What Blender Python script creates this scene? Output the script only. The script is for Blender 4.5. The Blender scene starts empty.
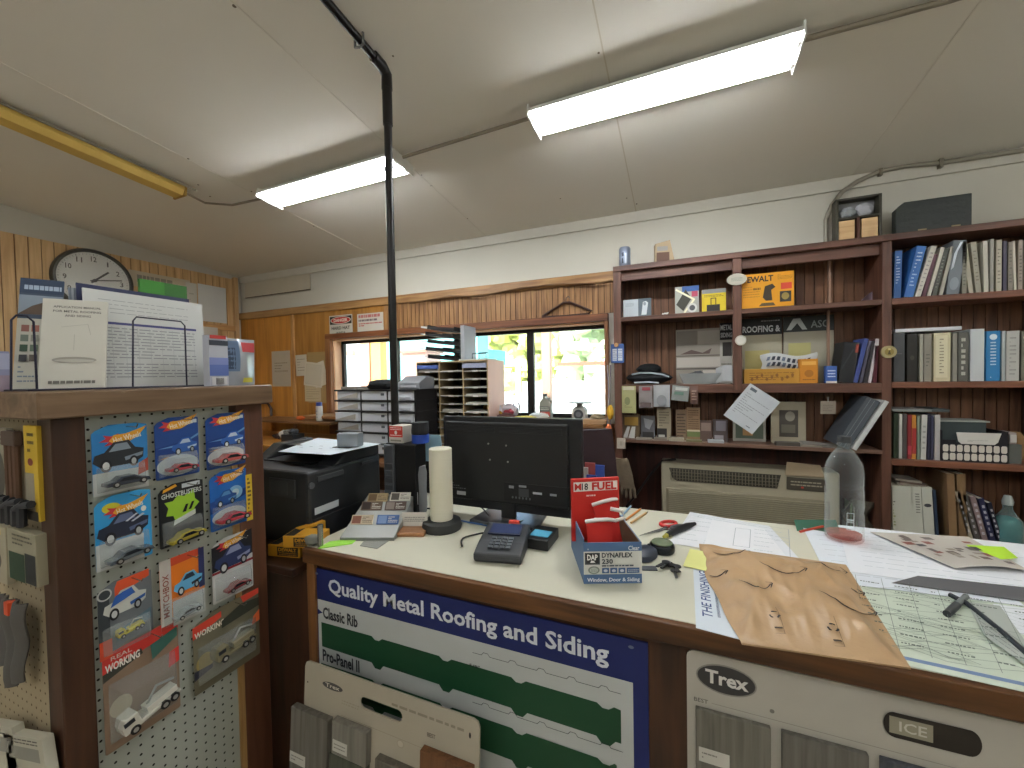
import bpy, bmesh, math, random
from mathutils import Vector, Matrix, Euler, noise
random.seed(7)
PI = math.pi
SC = bpy.context.scene
COL = SC.collection
# ---------------------------------------------------------------- camera
CZ = 1.52
FPX = 399.56
YAW, PITCH, ROLL = (math.radians(a) for a in (22.441, 1.281, 1.040))
_cy, _sy, _cp, _sp, _cr, _sr = math.cos(YAW), math.sin(YAW), math.cos(PITCH), math.sin(PITCH), math.cos(ROLL), math.sin(ROLL)
FW = Vector((-_sy*_cp, _cy*_cp, -_sp)); _r0 = Vector((_cy, _sy, 0)); _dn = FW.cross(_r0)
RT = _cr*_r0 + _sr*_dn; DN = -_sr*_r0 + _cr*_dn
cam_d = bpy.data.cameras.new('camera'); cam = bpy.data.objects.new('camera', cam_d); COL.objects.link(cam)
cam_d.sensor_width = 36; cam_d.sensor_fit = 'HORIZONTAL'; cam_d.lens = FPX/1024*36; cam_d.clip_start = .02
mw = Matrix.Identity(4)
for i in range(3):
    mw[i][0] = RT[i]; mw[i][1] = -DN[i]; mw[i][2] = -FW[i]
mw[2][3] = CZ
cam.matrix_world = mw
SC.camera = cam
# where the sight line through a point of the photo meets a real plane of the room
def ray(x, y): return RT*((x-512)/FPX) + DN*((y-384)/FPX) + FW
def aY(x, y, Y): d = ray(x, y); t = Y/d.y; return Vector((d.x*t, Y, CZ+d.z*t))
def aX(x, y, X): d = ray(x, y); t = X/d.x; return Vector((X, d.y*t, CZ+d.z*t))
def aZ(x, y, Z): d = ray(x, y); t = (Z-CZ)/d.z; return Vector((d.x*t, d.y*t, Z))
CE0, CSL, WY = 2.70, .095, 3.1          # ceiling height at the back wall, slope, back wall
def cz(Y): return CE0 + CSL*(WY-Y)
def aC(x, y, dz=0):
    d = ray(x, y); t = (CE0+dz+CSL*WY-CZ)/(d.z+CSL*d.y); return Vector((d.x*t, d.y*t, CZ+d.z*t))
def rY(x0, y0, x1, y1, Y):               # X0, Z0, w, h on a plane facing the camera side
    xm, ym = (x0+x1)/2, (y0+y1)/2
    a, b, c, d = aY(x0, ym, Y).x, aY(x1, ym, Y).x, aY(xm, y1, Y).z, aY(xm, y0, Y).z
    return a, c, b-a, d-c
def rX(x0, y0, x1, y1, X):
    xm, ym = (x0+x1)/2, (y0+y1)/2
    a, b, c, d = aX(x0, ym, X).y, aX(x1, ym, X).y, aX(xm, y1, X).z, aX(xm, y0, X).z
    return a, c, b-a, d-c
# ---------------------------------------------------------------- materials
def lin(h):
    if isinstance(h, str):
        h = h.lstrip('#'); c = [int(h[i:i+2], 16)/255 for i in (0, 2, 4)]
    else: c = list(h)
    return tuple(v/12.92 if v <= .04045 else ((v+.055)/1.055)**2.4 for v in c)+(1,)
_MC = {}
def C(h, rough=.6, metal=0, var=.06, scale=9, alpha=1, emit=0, trans=0, bump=0, coat=0):
    k = (h, rough, metal, var, scale, alpha, emit, trans, bump, coat)
    if k in _MC: return _MC[k]
    m = bpy.data.materials.new('mat_%s_%d' % (str(h).lstrip('#'), len(_MC))); m.use_nodes = True
    nt = m.node_tree; n = nt.nodes; l = nt.links; b = n['Principled BSDF']
    c = lin(h)
    tc = n.new('ShaderNodeTexCoord'); ns = n.new('ShaderNodeTexNoise'); ns.inputs['Scale'].default_value = scale
    ns.inputs['Detail'].default_value = 4
    l.new(tc.outputs['Object'], ns.inputs['Vector'])
    mx = n.new('ShaderNodeMix'); mx.data_type = 'RGBA'
    mx.inputs[6].default_value = tuple(v*(1-var) for v in c[:3])+(1,); mx.inputs[7].default_value = tuple(min(1, v*(1+var)) for v in c[:3])+(1,)
    l.new(ns.outputs['Fac'], mx.inputs[0]); l.new(mx.outputs[2], b.inputs['Base Color'])
    b.inputs['Roughness'].default_value = rough; b.inputs['Metallic'].default_value = metal
    if coat: b.inputs['Coat Weight'].default_value = coat
    if bump:
        bp = n.new('ShaderNodeBump'); bp.inputs['Strength'].default_value = bump; bp.inputs['Distance'].default_value = .01
        l.new(ns.outputs['Fac'], bp.inputs['Height']); l.new(bp.outputs['Normal'], b.inputs['Normal'])
    if emit:
        b.inputs['Emission Color'].default_value = c; b.inputs['Emission Strength'].default_value = emit
    if alpha < 1: b.inputs['Alpha'].default_value = alpha
    if trans: b.inputs['Transmission Weight'].default_value = trans; b.inputs['IOR'].default_value = 1.3
    _MC[k] = m; return m
_WC = {}
def W(c1, c2, axis='x', rough=.45, scale=14, stretch=14, bump=.1, coat=0):
    k = (c1, c2, axis, rough, scale, stretch)
    if k in _WC: return _WC[k]
    m = bpy.data.materials.new('wood_%d' % len(_WC)); m.use_nodes = True
    nt = m.node_tree; n = nt.nodes; l = nt.links; b = n['Principled BSDF']
    tc = n.new('ShaderNodeTexCoord'); mp = n.new('ShaderNodeMapping'); l.new(tc.outputs['Object'], mp.inputs['Vector'])
    s = [stretch]*3; s['xyz'.index(axis)] = 1; mp.inputs['Scale'].default_value = s
    ns = n.new('ShaderNodeTexNoise'); ns.inputs['Scale'].default_value = scale/6; ns.inputs['Detail'].default_value = 6; ns.inputs['Distortion'].default_value = .6
    l.new(mp.outputs['Vector'], ns.inputs['Vector'])
    n2 = n.new('ShaderNodeTexNoise'); n2.inputs['Scale'].default_value = 2.5; l.new(tc.outputs['Object'], n2.inputs['Vector'])
    ad = n.new('ShaderNodeMath'); ad.operation = 'MULTIPLY_ADD'; ad.inputs[1].default_value = .45; l.new(n2.outputs['Fac'], ad.inputs[0])
    sb = n.new('ShaderNodeMath'); sb.operation = 'SUBTRACT'; sb.inputs[1].default_value = .22; l.new(ns.outputs['Fac'], sb.inputs[0])
    l.new(sb.outputs[0], ad.inputs[2])
    r = n.new('ShaderNodeValToRGB'); r.color_ramp.elements[0].position = .32; r.color_ramp.elements[1].position = .7
    r.color_ramp.elements[0].color = lin(c1); r.color_ramp.elements[1].color = lin(c2)
    l.new(ad.outputs[0], r.inputs['Fac']); l.new(r.outputs['Color'], b.inputs['Base Color'])
    b.inputs['Roughness'].default_value = rough
    bp = n.new('ShaderNodeBump'); bp.inputs['Strength'].default_value = bump; bp.inputs['Distance'].default_value = .004
    l.new(ns.outputs['Fac'], bp.inputs['Height']); l.new(bp.outputs['Normal'], b.inputs['Normal'])
    _WC[k] = m; return m
def clearm(h='#ffffff', a=.12, rough=.08, name='clear_film'):
    k = ('clear', h, a, rough)
    if k in _MC: return _MC[k]
    m = bpy.data.materials.new(name); m.use_nodes = True
    nt = m.node_tree; n = nt.nodes; l = nt.links; n.remove(n['Principled BSDF'])
    tr = n.new('ShaderNodeBsdfTransparent'); tr.inputs['Color'].default_value = lin(h)
    gl = n.new('ShaderNodeBsdfPrincipled'); gl.inputs['Base Color'].default_value = lin(h); gl.inputs['Roughness'].default_value = rough
    ns = n.new('ShaderNodeTexNoise'); ns.inputs['Scale'].default_value = 30
    bp = n.new('ShaderNodeBump'); bp.inputs['Strength'].default_value = .05; l.new(ns.outputs['Fac'], bp.inputs['Height']); l.new(bp.outputs['Normal'], gl.inputs['Normal'])
    lw = n.new('ShaderNodeLayerWeight'); lw.inputs['Blend'].default_value = .25
    mm = n.new('ShaderNodeMath'); mm.operation = 'MULTIPLY_ADD'; mm.inputs[1].default_value = .5; mm.inputs[2].default_value = a
    l.new(lw.outputs['Facing'], mm.inputs[0])
    mx = n.new('ShaderNodeMixShader'); l.new(mm.outputs[0], mx.inputs[0]); l.new(tr.outputs[0], mx.inputs[1]); l.new(gl.outputs[0], mx.inputs[2])
    l.new(mx.outputs[0], n['Material Output'].inputs['Surface'])
    _MC[k] = m; return m
# ---------------------------------------------------------------- text outlines
_TX = {}
def text_geo(s, bold=.012):
    k = (s, bold)
    if k in _TX: return _TX[k]
    cu = bpy.data.curves.new('t', 'FONT'); cu.body = s; cu.size = 1; cu.offset = bold; cu.resolution_u = 2; cu.fill_mode = 'FRONT'
    o = bpy.data.objects.new('t', cu); COL.objects.link(o)
    dg = bpy.context.evaluated_depsgraph_get(); me = bpy.data.meshes.new_from_object(o.evaluated_get(dg))
    vs = [(v.co.x, v.co.y) for v in me.vertices]; fs = [tuple(p.vertices) for p in me.polygons]
    bpy.data.objects.remove(o); bpy.data.curves.remove(cu); bpy.data.meshes.remove(me)
    if not vs: vs = [(0, 0), (1, 0), (0, 1)]; fs = [(0, 1, 2)]
    x0 = min(v[0] for v in vs); x1 = max(v[0] for v in vs); y0 = min(v[1] for v in vs); y1 = max(v[1] for v in vs)
    _TX[k] = ([((a-x0)/(x1-x0), (b-y0)/(y1-y0)) for a, b in vs], fs, (x1-x0)/(y1-y0)); return _TX[k]
# ---------------------------------------------------------------- mesh builder
def asm(m): return C(m) if isinstance(m, str) else m
class MB:
    def __init__(s): s.v = []; s.f = []; s.mi = []; s.ms = []; s.X = Matrix.Identity(4)
    def mid(s, m):
        m = asm(m)
        if m not in s.ms: s.ms.append(m)
        return s.ms.index(m)
    def add(s, vs, fs, m):
        b = len(s.v); i = s.mid(m)
        s.v += [tuple(s.X @ Vector(p)) for p in vs]
        s.f += [tuple(b+q for q in f) for f in fs]; s.mi += [i]*len(fs); return s
    def box(s, x0, y0, z0, x1, y1, z1, m):
        return s.add([(x0,y0,z0),(x1,y0,z0),(x1,y1,z0),(x0,y1,z0),(x0,y0,z1),(x1,y0,z1),(x1,y1,z1),(x0,y1,z1)],
              [(0,3,2,1),(4,5,6,7),(0,1,5,4),(1,2,6,5),(2,3,7,6),(3,0,4,7)], m)
    def prism(s, pts, a, b, m, ax='y'):     # polygon pts in the plane across ax, from a to b
        n = len(pts)
        def P(p, t): return {'y': (p[0], t, p[1]), 'x': (t, p[0], p[1]), 'z': (p[0], p[1], t)}[ax]
        vs = [P(p, a) for p in pts]+[P(p, b) for p in pts]
        fs = [tuple(range(n)), tuple(range(2*n-1, n-1, -1))]+[(i, n+i, n+(i+1) % n, (i+1) % n) for i in range(n)]
        return s.add(vs, fs, m)
    def lathe(s, prof, m, n=20, c=(0,0,0), ax='z', sx=1, sy=1):
        vs = []; fs = []
        for r, h in prof:
            for i in range(n):
                a = 2*PI*i/n; u, w = r*math.cos(a)*sx, r*math.sin(a)*sy
                vs.append({'z': (c[0]+u, c[1]+w, c[2]+h), 'y': (c[0]+u, c[1]+h, c[2]+w), 'x': (c[0]+h, c[1]+u, c[2]+w)}[ax])
        for j in range(len(prof)-1):
            for i in range(n): k = (i+1) % n; fs.append((j*n+i, j*n+k, (j+1)*n+k, (j+1)*n+i))
        if prof[0][0] > 1e-6: fs.append(tuple(range(n-1, -1, -1)))
        if prof[-1][0] > 1e-6: fs.append(tuple(range((len(prof)-1)*n, len(prof)*n)))
        return s.add(vs, fs, m)
    def cyl(s, c, r, h, m, n=20, ax='z'): return s.lathe([(r, 0), (r, h)], m, n, c, ax)
    def tube(s, path, r, m, n=8, closed=False):
        P = [Vector(p) for p in path]; vs = []; fs = []; N = len(P); up = None
        for i, p in enumerate(P):
            if closed: t = P[(i+1) % N]-P[i-1]
            else: t = P[min(i+1, N-1)]-P[max(i-1, 0)]
            t.normalize()
            if up is None: up = Vector((0,0,1)) if abs(t.z) < .9 else Vector((1,0,0))
            a = t.cross(up)
            if a.length < 1e-4: a = t.cross(Vector((1,0,0)))
            a.normalize(); b = a.cross(t); up = b
            rr = r[i] if isinstance(r, (list, tuple)) else r
            for k in range(n): q = 2*PI*k/n; vs.append(p+a*math.cos(q)*rr+b*math.sin(q)*rr)
        for i in range(N if closed else N-1):
            j = (i+1) % N
            for k in range(n): q = (k+1) % n; fs.append((i*n+k, i*n+q, j*n+q, j*n+k))
        if not closed: fs += [tuple(range(n-1, -1, -1)), tuple(range((N-1)*n, N*n))]
        return s.add(vs, fs, m)
    def grid(s, fn, nu, nv, m, th=0):       # fn(u,v)->point, a thin sheet of thickness th
        vs = [Vector(fn(i/nu, j/nv)) for j in range(nv+1) for i in range(nu+1)]
        W_ = nu+1; fs = [(j*W_+i, j*W_+i+1, (j+1)*W_+i+1, (j+1)*W_+i) for j in range(nv) for i in range(nu)]
        if th:
            n = len(vs); lo = []
            for j in range(nv+1):
                for i in range(nu+1):
                    a = vs[j*W_+min(i+1, nu)]-vs[j*W_+max(i-1, 0)]; b = vs[min(j+1, nv)*W_+i]-vs[max(j-1, 0)*W_+i]
                    q = a.cross(b); q.normalize() if q.length else None; lo.append(vs[j*W_+i]-q*th)
            vs += lo; fs2 = [tuple(n+q for q in reversed(f)) for f in fs]
            bd = [i for i in range(W_)]+[j*W_+nu for j in range(1, nv+1)]+[nv*W_+i for i in range(nu-1, -1, -1)]+[j*W_ for j in range(nv-1, 0, -1)]
            fs = fs+fs2+[(bd[k], n+bd[k], n+bd[(k+1) % len(bd)], bd[(k+1) % len(bd)]) for k in range(len(bd))]
        return s.add(vs, fs, m)
    def blob(s, c, r, m, seed=0, amp=.15, n=10, k=7):
        rr = random.Random(seed); prof = []; vs = []; fs = []
        for j in range(k+1):
            t = PI*j/k
            for i in range(n):
                a = 2*PI*i/n; q = 1+rr.uniform(-amp, amp)
                vs.append((c[0]+r[0]*math.sin(t)*math.cos(a)*q, c[1]+r[1]*math.sin(t)*math.sin(a)*q, c[2]+r[2]*math.cos(t)*(q if 0 < j < k else 1)))
        for j in range(k):
            for i in range(n): q = (i+1) % n; fs.append((j*n+i, (j+1)*n+i, (j+1)*n+q, j*n+q))
        return s.add(vs, fs, m)
    # flat printed shapes on a face whose front looks along -y; x right, z up; fractions of w and h
    def art(s, w, h, y, shapes, x0=0, z0=0, step=.0003):
        k = 0; rnd = random.Random(len(shapes)*7+int(w*1000))
        for sh in shapes:
            k += 1; yy = y-step*k; t = sh[0]; c = sh[1]; a = sh[2:]
            P = lambda u, v: (x0+u*w, yy, z0+v*h)
            if t == 'r': s.add([P(a[0],a[1]), P(a[2],a[1]), P(a[2],a[3]), P(a[0],a[3])], [(0,1,2,3)], c)
            elif t == 'p': s.add([P(*q) for q in a[0]], [tuple(range(len(a[0])))], c)
            elif t == 'e':
                n = 28; s.add([P(a[0]+a[2]*math.cos(2*PI*i/n), a[1]+a[3]*math.sin(2*PI*i/n)) for i in range(n)], [tuple(range(n))], c)
            elif t == 't':
                vs, fs, _ = text_geo(a[0], a[5] if len(a) > 5 else .012)
                s.add([P(a[1]+(a[3]-a[1])*u, a[2]+(a[4]-a[2])*v) for u, v in vs], fs, c)
            elif t == 'tr':                 # rotated text: str, cx, cz, length, height (metres), degrees
                vs, fs, _ = text_geo(a[0]); q = math.radians(a[5]); co, si = math.cos(q), math.sin(q)
                s.add([(x0+a[1]*w+(u-.5)*a[3]*co-(v-.5)*a[4]*si, yy, z0+a[2]*h+(u-.5)*a[3]*si+(v-.5)*a[4]*co) for u, v in vs], fs, c)
            elif t == 'l':                  # polyline, width in metres
                pts = [Vector((x0+u*w, z0+v*h)) for u, v in a[0]]; hw = a[1]/2
                for p, q in zip(pts, pts[1:]):
                    d = (q-p); d.normalize() if d.length else None; nn = Vector((-d.y, d.x))*hw; e = d*hw*.5
                    s.add([(v.x, yy, v.y) for v in (p-e-nn, q+e-nn, q+e+nn, p-e+nn)], [(0,1,2,3)], c)
            elif t == 'n':                  # n rows of fine print: x0,z0,x1,z1,n,fill
                n = a[4]; fill = a[5] if len(a) > 5 else .4
                for i in range(n):
                    zz = a[3]-(i+.5)*(a[3]-a[1])/n; hh = (a[3]-a[1])/n*fill/2; x = a[0]
                    while x < a[2]-.01:
                        e = min(a[2], x+rnd.uniform(.04, .16)*(a[2]-a[0]))
                        s.add([P(x, zz-hh), P(e, zz-hh), P(e, zz+hh), P(x, zz+hh)], [(0,1,2,3)], c); x = e+.015*(a[2]-a[0])+.004
                        if rnd.random() < .06: break
        return s
    def build(s, name, parent=None, loc=None, rot=None, bev=0, smooth=False, label=None, cat=None, group=None, kind=None, sub=0):
        me = bpy.data.meshes.new(name); me.from_pydata(s.v, [], s.f)
        for m in s.ms: me.materials.append(m)
        me.polygons.foreach_set('material_index', s.mi)
        me.update()
        if smooth:
            me.polygons.foreach_set('use_smooth', [True]*len(me.polygons))
            try: me.set_sharp_from_angle(angle=math.radians(42))
            except Exception: pass
        o = bpy.data.objects.new(name, me); COL.objects.link(o)
        if parent: o.parent = parent
        if loc is not None: o.location = loc
        if rot is not None: o.rotation_euler = rot
        if bev:
            b = o.modifiers.new('bevel', 'BEVEL'); b.width = bev; b.segments = 2; b.limit_method = 'ANGLE'; b.angle_limit = .7
        if sub: q = o.modifiers.new('sub', 'SUBSURF'); q.levels = q.render_levels = sub
        tag(o, label, cat, group, kind); return o
def tag(o, label=None, cat=None, group=None, kind=None):
    if label: o['label'] = label
    if cat: o['category'] = cat
    if group: o['group'] = group
    if kind: o['kind'] = kind
    return o
def T(name, label, cat, loc=(0,0,0), rz=0, group=None, rot=None):
    o = bpy.data.objects.new(name, None); COL.objects.link(o); o.location = loc; o.rotation_euler = rot or (0, 0, rz)
    o.empty_display_size = .05
    return tag(o, label, cat, group)
def copy_tree(o, parent=None):
    c = o.copy(); COL.objects.link(c); c.parent = parent
    for ch in list(o.children): copy_tree(ch, c)
    return c
RX = PI/2                                   # turns a -y facing thing to face +x
def card(name, label, cat, rect, plane, face, base, shapes, t=.0015, group=None, tilt=0, lean=0, parent=None, gap=0, bev=0, edge=None, spin=0):
    """a flat thing (sign, paper, card) on a plane: face 'y' looks to the camera side, 'x' looks towards +x; tilt turns it in its own plane"""
    a, z, w, h = rect; m = MB(); m.box(0, -t, 0, w, 0, h, base)
    m.art(w, h, -t, shapes)
    loc = (a, plane-gap, z) if face == 'y' else (plane+gap, a, z)
    o = m.build(name, parent, loc, (lean, tilt, (0 if face == 'y' else RX)+spin), label=label, cat=cat, group=group, bev=bev)
    return o
def ground_sheet(px, Z, t=.0008):
    """outline of a flat sheet lying at height Z"""
    return [aZ(x, y, Z) for x, y in px]
def sheet(name, label, cat, px, Z, col, extra=None, t=.0008, group=None):
    P = ground_sheet(px, Z); o0 = P[0].copy(); m = MB()
    m.prism([(p.x-o0.x, p.y-o0.y) for p in P], 0, t, col, 'z')
    if extra:
        a = P[0]; ux = P[1]-a; uy = P[3]-a
        e = MB(); e.art(1, 1, 0, extra, step=.0002)
        # map unit art (x,z) on to the sheet
        vs = [(ux.x*v[0]+uy.x*v[2], ux.y*v[0]+uy.y*v[2], t-v[1]) for v in e.v]
        b = len(m.v); m.v += vs
        for f, i in zip(e.f, e.mi): m.f.append(tuple(b+q for q in f)); m.mi.append(m.mid(e.ms[i]))
    return m.build(name, None, (o0.x, o0.y, Z), label=label, cat=cat, group=group)
# ================================================================= the room
WHITEP = C('#c6c3b6', .85, var=.05, scale=3, bump=.05)
CEILP = C('#dfdbd0', .95, var=.04, scale=1.2, bump=.05)
DARKW = W('#3b1d10', '#6b3d28', 'x'); DARKWZ = W('#3b1d10', '#6b3d28', 'z'); DARKWY = W('#3b1d10', '#6b3d28', 'y')
BOARDW = W('#6d4929', '#a67c4e', 'z', rough=.55); BACKW = W('#5a3720', '#8d6040', 'z', rough=.6)
LEFTW = W('#c29b69', '#dfbc8a', 'z', rough=.55); ORNG = W('#a8702c', '#c98a3a', 'z', rough=.45, scale=8)
TRIMW = W('#7c5630', '#b08753', 'x', rough=.5); BATW = W('#9a6c3c', '#cf9f66', 'z')
def struct(m, name, **k): return m.build(name, kind='structure', **k)
LX, RXW, BY = -4.65, 3.2, -3.6
m = MB(); m.box(LX-.1, BY-.1, -.1, RXW+.1, WY+.15, 0, C('#b3a794', .5, var=.12, scale=4)); struct(m, 'floor')
m = MB(); a, b = cz(WY+.15), cz(BY-.1)
m.prism([(WY+.15, a), (BY-.1, b), (BY-.1, b+.1), (WY+.15, a+.1)], LX-.1, RXW+.1, CEILP, 'x'); struct(m, 'ceiling')
WL, WR, WT, WB = aY(333, 345, WY).x, aY(609, 330, WY).x, aY(608, 321, WY).z, 1.165
H = CE0+.02
m = MB()
m.box(LX, WY, 0, WL, WY+.15, H, WHITEP); m.box(WR, WY, 0, RXW, WY+.15, H, WHITEP)
m.box(WL, WY, 0, WR, WY+.15, WB, WHITEP); m.box(WL, WY, WT, WR, WY+.15, H, WHITEP); struct(m, 'wall_back')
for nm, x0, x1 in (('wall_left', LX-.1, LX), ('wall_right', RXW, RXW+.1)):
    m = MB(); m.prism([(WY+.15, 0), (BY-.1, 0), (BY-.1, b), (WY+.15, a)], x0, x1, WHITEP, 'x'); struct(m, nm)
m = MB(); m.box(LX, BY-.1, 0, RXW, BY, cz(BY)+.05, WHITEP); struct(m, 'wall_rear')
# ceiling seams and crown board
for i, x in enumerate((-.267, -1.487, -2.707, 1.0, 2.2)):
    m = MB(); m.prism([(WY, cz(WY)-.002), (BY, cz(BY)-.002), (BY, cz(BY)+.01), (WY, cz(WY)+.01)], x-.003, x+.003, C('#cbc3b1' if i == 0 else '#d8d3c7', .95), 'x'); struct(m, 'trim_%d' % (i+1))
m = MB(); m.box(LX, WY-.018, CE0-.075, RXW, WY, CE0+.005, C('#c3bfb2', .8, var=.05)); struct(m, 'trim_6')
m = MB(); x0, x1 = aY(247, 290, WY).x, aY(312, 285, WY).x
m.box(x0, WY-.024, CE0-.245, x1, WY-.0185, CE0-.08, C('#beb6a3', .85)); m.box(x0, WY-.026, CE0-.25, x1, WY-.0185, CE0-.245, C('#57493a', .9)); struct(m, 'trim_7')
# timber facing of the back wall
def boards(m, a0, a1, z0, z1, y, th, pitch, mat, gap=.004, ax='y'):
    n = max(1, round((a1-a0)/pitch)); p = (a1-a0)/n
    for i in range(n):
        q0, q1 = a0+i*p+gap/2, a0+(i+1)*p-gap/2
        if ax == 'y': m.box(q0, y-th, z0, q1, y, z1, mat)
        else: m.box(y, q0, z0, y+th, q1, z1, mat)
    if ax == 'y': m.box(a0, y-th*.4, z0, a1, y, z1, C('#3a2514', .9))
    else: m.box(y, a0, z0, y+th*.4, a1, z1, C('#6b4520', .9))
TZ = 2.285
XB = aY(385, 320, WY).x; XL = aY(295, 350, WY).x; XR_ = aY(614, 300, WY).x
m = MB(); m.box(LX, WY-.012, 0, XL, WY, TZ-.02, ORNG); struct(m, 'trim_8')
m = MB(); m.box(XL, WY-.012, WT+.06, XB, WY, TZ-.02, W('#8f5f24', '#b07c38', 'z', scale=8)); m.box(XL, WY-.012, 0, WL-.07, WY, WT+.06, W('#8f5f24', '#b07c38', 'z', scale=8)); struct(m, 'trim_9')
m = MB(); boards(m, XB, XR_+.02, WT+.06, TZ-.02, WY, .012, .045, BOARDW); struct(m, 'trim_10')
m = MB(); m.box(LX, WY-.035, TZ-.075, XR_, WY, TZ, TRIMW); struct(m, 'trim_11', bev=.003)
m = MB(); m.box(XL-.02, WY-.03, .4, XL+.02, WY-.012, TZ-.075, BATW); struct(m, 'trim_12', bev=.003)
m = MB(); m.box(LX, WY-.012, 0, XR_, WY-.0, .0001, ORNG)
m = MB(); m.box(WL-.07, WY-.011, 0, XR_, WY, WB-.03, W('#5a351c', '#80532f', 'x')); struct(m, 'trim_13')
# left wall boarding
m = MB(); boards(m, .2, 3.0, .9, 2.66, LX, .014, .07, LEFTW, gap=.006, ax='x'); struct(m, 'trim_14')
m = MB(); m.box(LX, 3.0, .6, LX+.05, 3.04, 2.68, LEFTW); struct(m, 'trim_15', bev=.003)
zt = aX(220, 325, LX).z
m = MB(); m.box(LX+.014, 1.9, zt-.06, LX+.04, 3.0, zt, W('#a9794a', '#d9ad72', 'y')); struct(m, 'trim_16', bev=.003)
# long window: casing, jambs, metal frames and panes
CAS = W('#5a3018', '#8a5532', 'x'); CASZ = W('#6e4122', '#9a6a42', 'z'); FR = C('#2a2724', .4, .5)
m = MB(); m.box(WL-.07, WY-.04, WT, WR+.0, WY+.0, WT+.055, CAS); m.box(WL-.07, WY-.04, WB-.02, WL-.0, WY, WT, CASZ)
m.box(WR-.03, WY-.04, WB-.02, WR+.0, WY, WT, CASZ); struct(m, 'trim_17', bev=.004)
m = MB(); m.box(WL-.1, WY-.30, WB-.03, WR, WY+.15, WB, W('#7a5330', '#a67c4e', 'x')); struct(m, 'trim_18', bev=.003)
m = MB(); m.box(WL, WY, WB, WL+.018, WY+.15, WT, C('#e3b48c', .6)); m.box(WR-.018, WY, WB, WR, WY+.15, WT, C('#e3b48c', .6)); m.box(WL, WY, WT-.015, WR, WY+.15, WT, C('#e3b48c', .6)); struct(m, 'trim_19')
def pane(i, xa, xb):
    r = bpy.data.objects.new('window_%d' % i, None); COL.objects.link(r); r.location = (xa, WY+.09, WB); r['kind'] = 'structure'
    w, h = xb-xa, WT-.015-WB; f = .03; mm = MB()
    mm.box(0, 0, 0, w, .04, f, FR); mm.box(0, 0, h-f, w, .04, h, FR); mm.box(0, 0, f, f, .04, h-f, FR); mm.box(w-f, 0, f, w, .04, h-f, FR)
    mm.build('window_frame', r, bev=.002)
    g = MB(); g.box(f, .018, f, w-f, .022, h-f, clearm('#f4faf8', .04, .02, 'window_glass')); g.build('window_pane', r)
xa, xb, xc = WL+.02, aY(458, 380, WY+.1).x, aY(531, 380, WY+.1).x
pane(1, xa, (xa+xb)/2-.0); pane(2, (xa+xb)/2+.0, xb); pane(3, xb+.0, xc); pane(4, xc+.0, WR-.02)
# ================================================================= lights
def fixture(name, label, p0, p1, lit=True, group=None, cover=None, bare=False):
    p0, p1 = Vector(p0), Vector(p1); d = p1-p0; L = d.length; c = (p0+p1)/2
    r = T(name, label, 'ceiling light', c, math.atan2(d.y, d.x), group)
    wh = C('#e8e8e2', .4) if lit else C(cover, .6)
    tilt = math.asin(d.z/L) if abs(d.z) > 1e-4 else 0
    r.rotation_euler = (0, -tilt, math.atan2(d.y, d.x)) if tilt else (0 if not lit else -math.atan(CSL), 0, math.atan2(d.y, d.x))
    if not lit:
        m = MB(); m.prism([(-.06, .045), (.06, .045), (.065, .02), (.045, -.015), (-.045, -.015), (-.065, .02)], -L/2, L/2, wh, 'x'); m.build('housing', r)
        m = MB()
        for s in (-1, 1): m.box(s*L/2-.006, -.068, -.018, s*L/2+.006, .068, .047, C('#9c7a2c', .5))
        m.build('end_cap', r); return r
    if bare: m = MB(); m.box(-L/2, -.03, .03, L/2, .03, .06, wh); m.build('spine', r)
    m = MB()
    if not bare: m.prism([(-.088, .03), (-.05, .055), (.05, .055), (.09, .03), (.092, .009), (.03, .03), (.02, .01), (-.02, .01), (-.03, .03), (-.092, .009)], -L/2, L/2, wh, 'x'); m.build('reflector', r)
    else:
        for e in (-.4, .4): m.cyl((e*L, 0, .06), .003, .2, wh, 6)
        m.build('hanger_rod', r)
    for s in (-1, 1): m = MB(); m.prism([(-.098, -.014), (.098, -.014), (.09, .05), (-.09, .05)], s*L/2-.004, s*L/2+.004, wh, 'x'); m.build('end_plate', r, bev=.002)
    for s in (-1, 1):
        m = MB(); m.cyl((-L/2+.02, s*.054, .002), .015, L-.04, C('#f8fbff', .4, emit=TUBE*(.45 if bare else 1)), 12, 'x'); m.build('tube', r)
        for e in (-1, 1): m = MB(); m.box(e*(L/2-.012)-.01, s*.052-.012, -.01, e*(L/2-.012)+.01, s*.052+.012, .035, C('#f4f4f0', .4)); m.build('socket', r)
    return r
TUBE = 40
D = -.075
pa0 = (aC(528, 115, D)+aC(540, 137, D))/2; pa1 = (aC(803, 33, D)+aC(795, 70, D))/2
pb0 = (aC(258, 196, D)+aC(281, 207, D))/2; pb1 = (aC(396, 158, D)+aC(409, 172, D))/2
def flat(p, q): z = (p.z+q.z)/2; p.z = q.z = z; return p, q
fixture('fluorescent_light', 'lit twin-tube fluorescent fitting on the ceiling, the larger one nearer the bookcase', *flat(pa0, pa1), group='twin tube ceiling lights')
fixture('fluorescent_light', 'lit twin-tube fluorescent fitting on the ceiling behind the black pole', *flat(pb0, pb1), group='twin tube ceiling lights')
for x, y in ((-3.0, -.9), (-.6, -1.0), (1.8, -.7), (2.3, 1.3), (-1.8, -2.4), (1.2, -2.4)):  # unseen fill lights, added to brighten the ceiling and counter front
    fixture('fluorescent_light', 'added bare twin-tube fill light hanging unseen behind or beside the viewer', (x-.6, y, cz(y)-.26), (x+.6, y, cz(y)-.26), group='added unseen fill lights', bare=True)
q0, q1 = aC(-60, 92, -.065), aC(180, 195, -.065)
fixture('strip_light', 'unlit long strip light with yellowed cover on the ceiling at left', q0, q1, False, cover='#cfae58')
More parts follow.
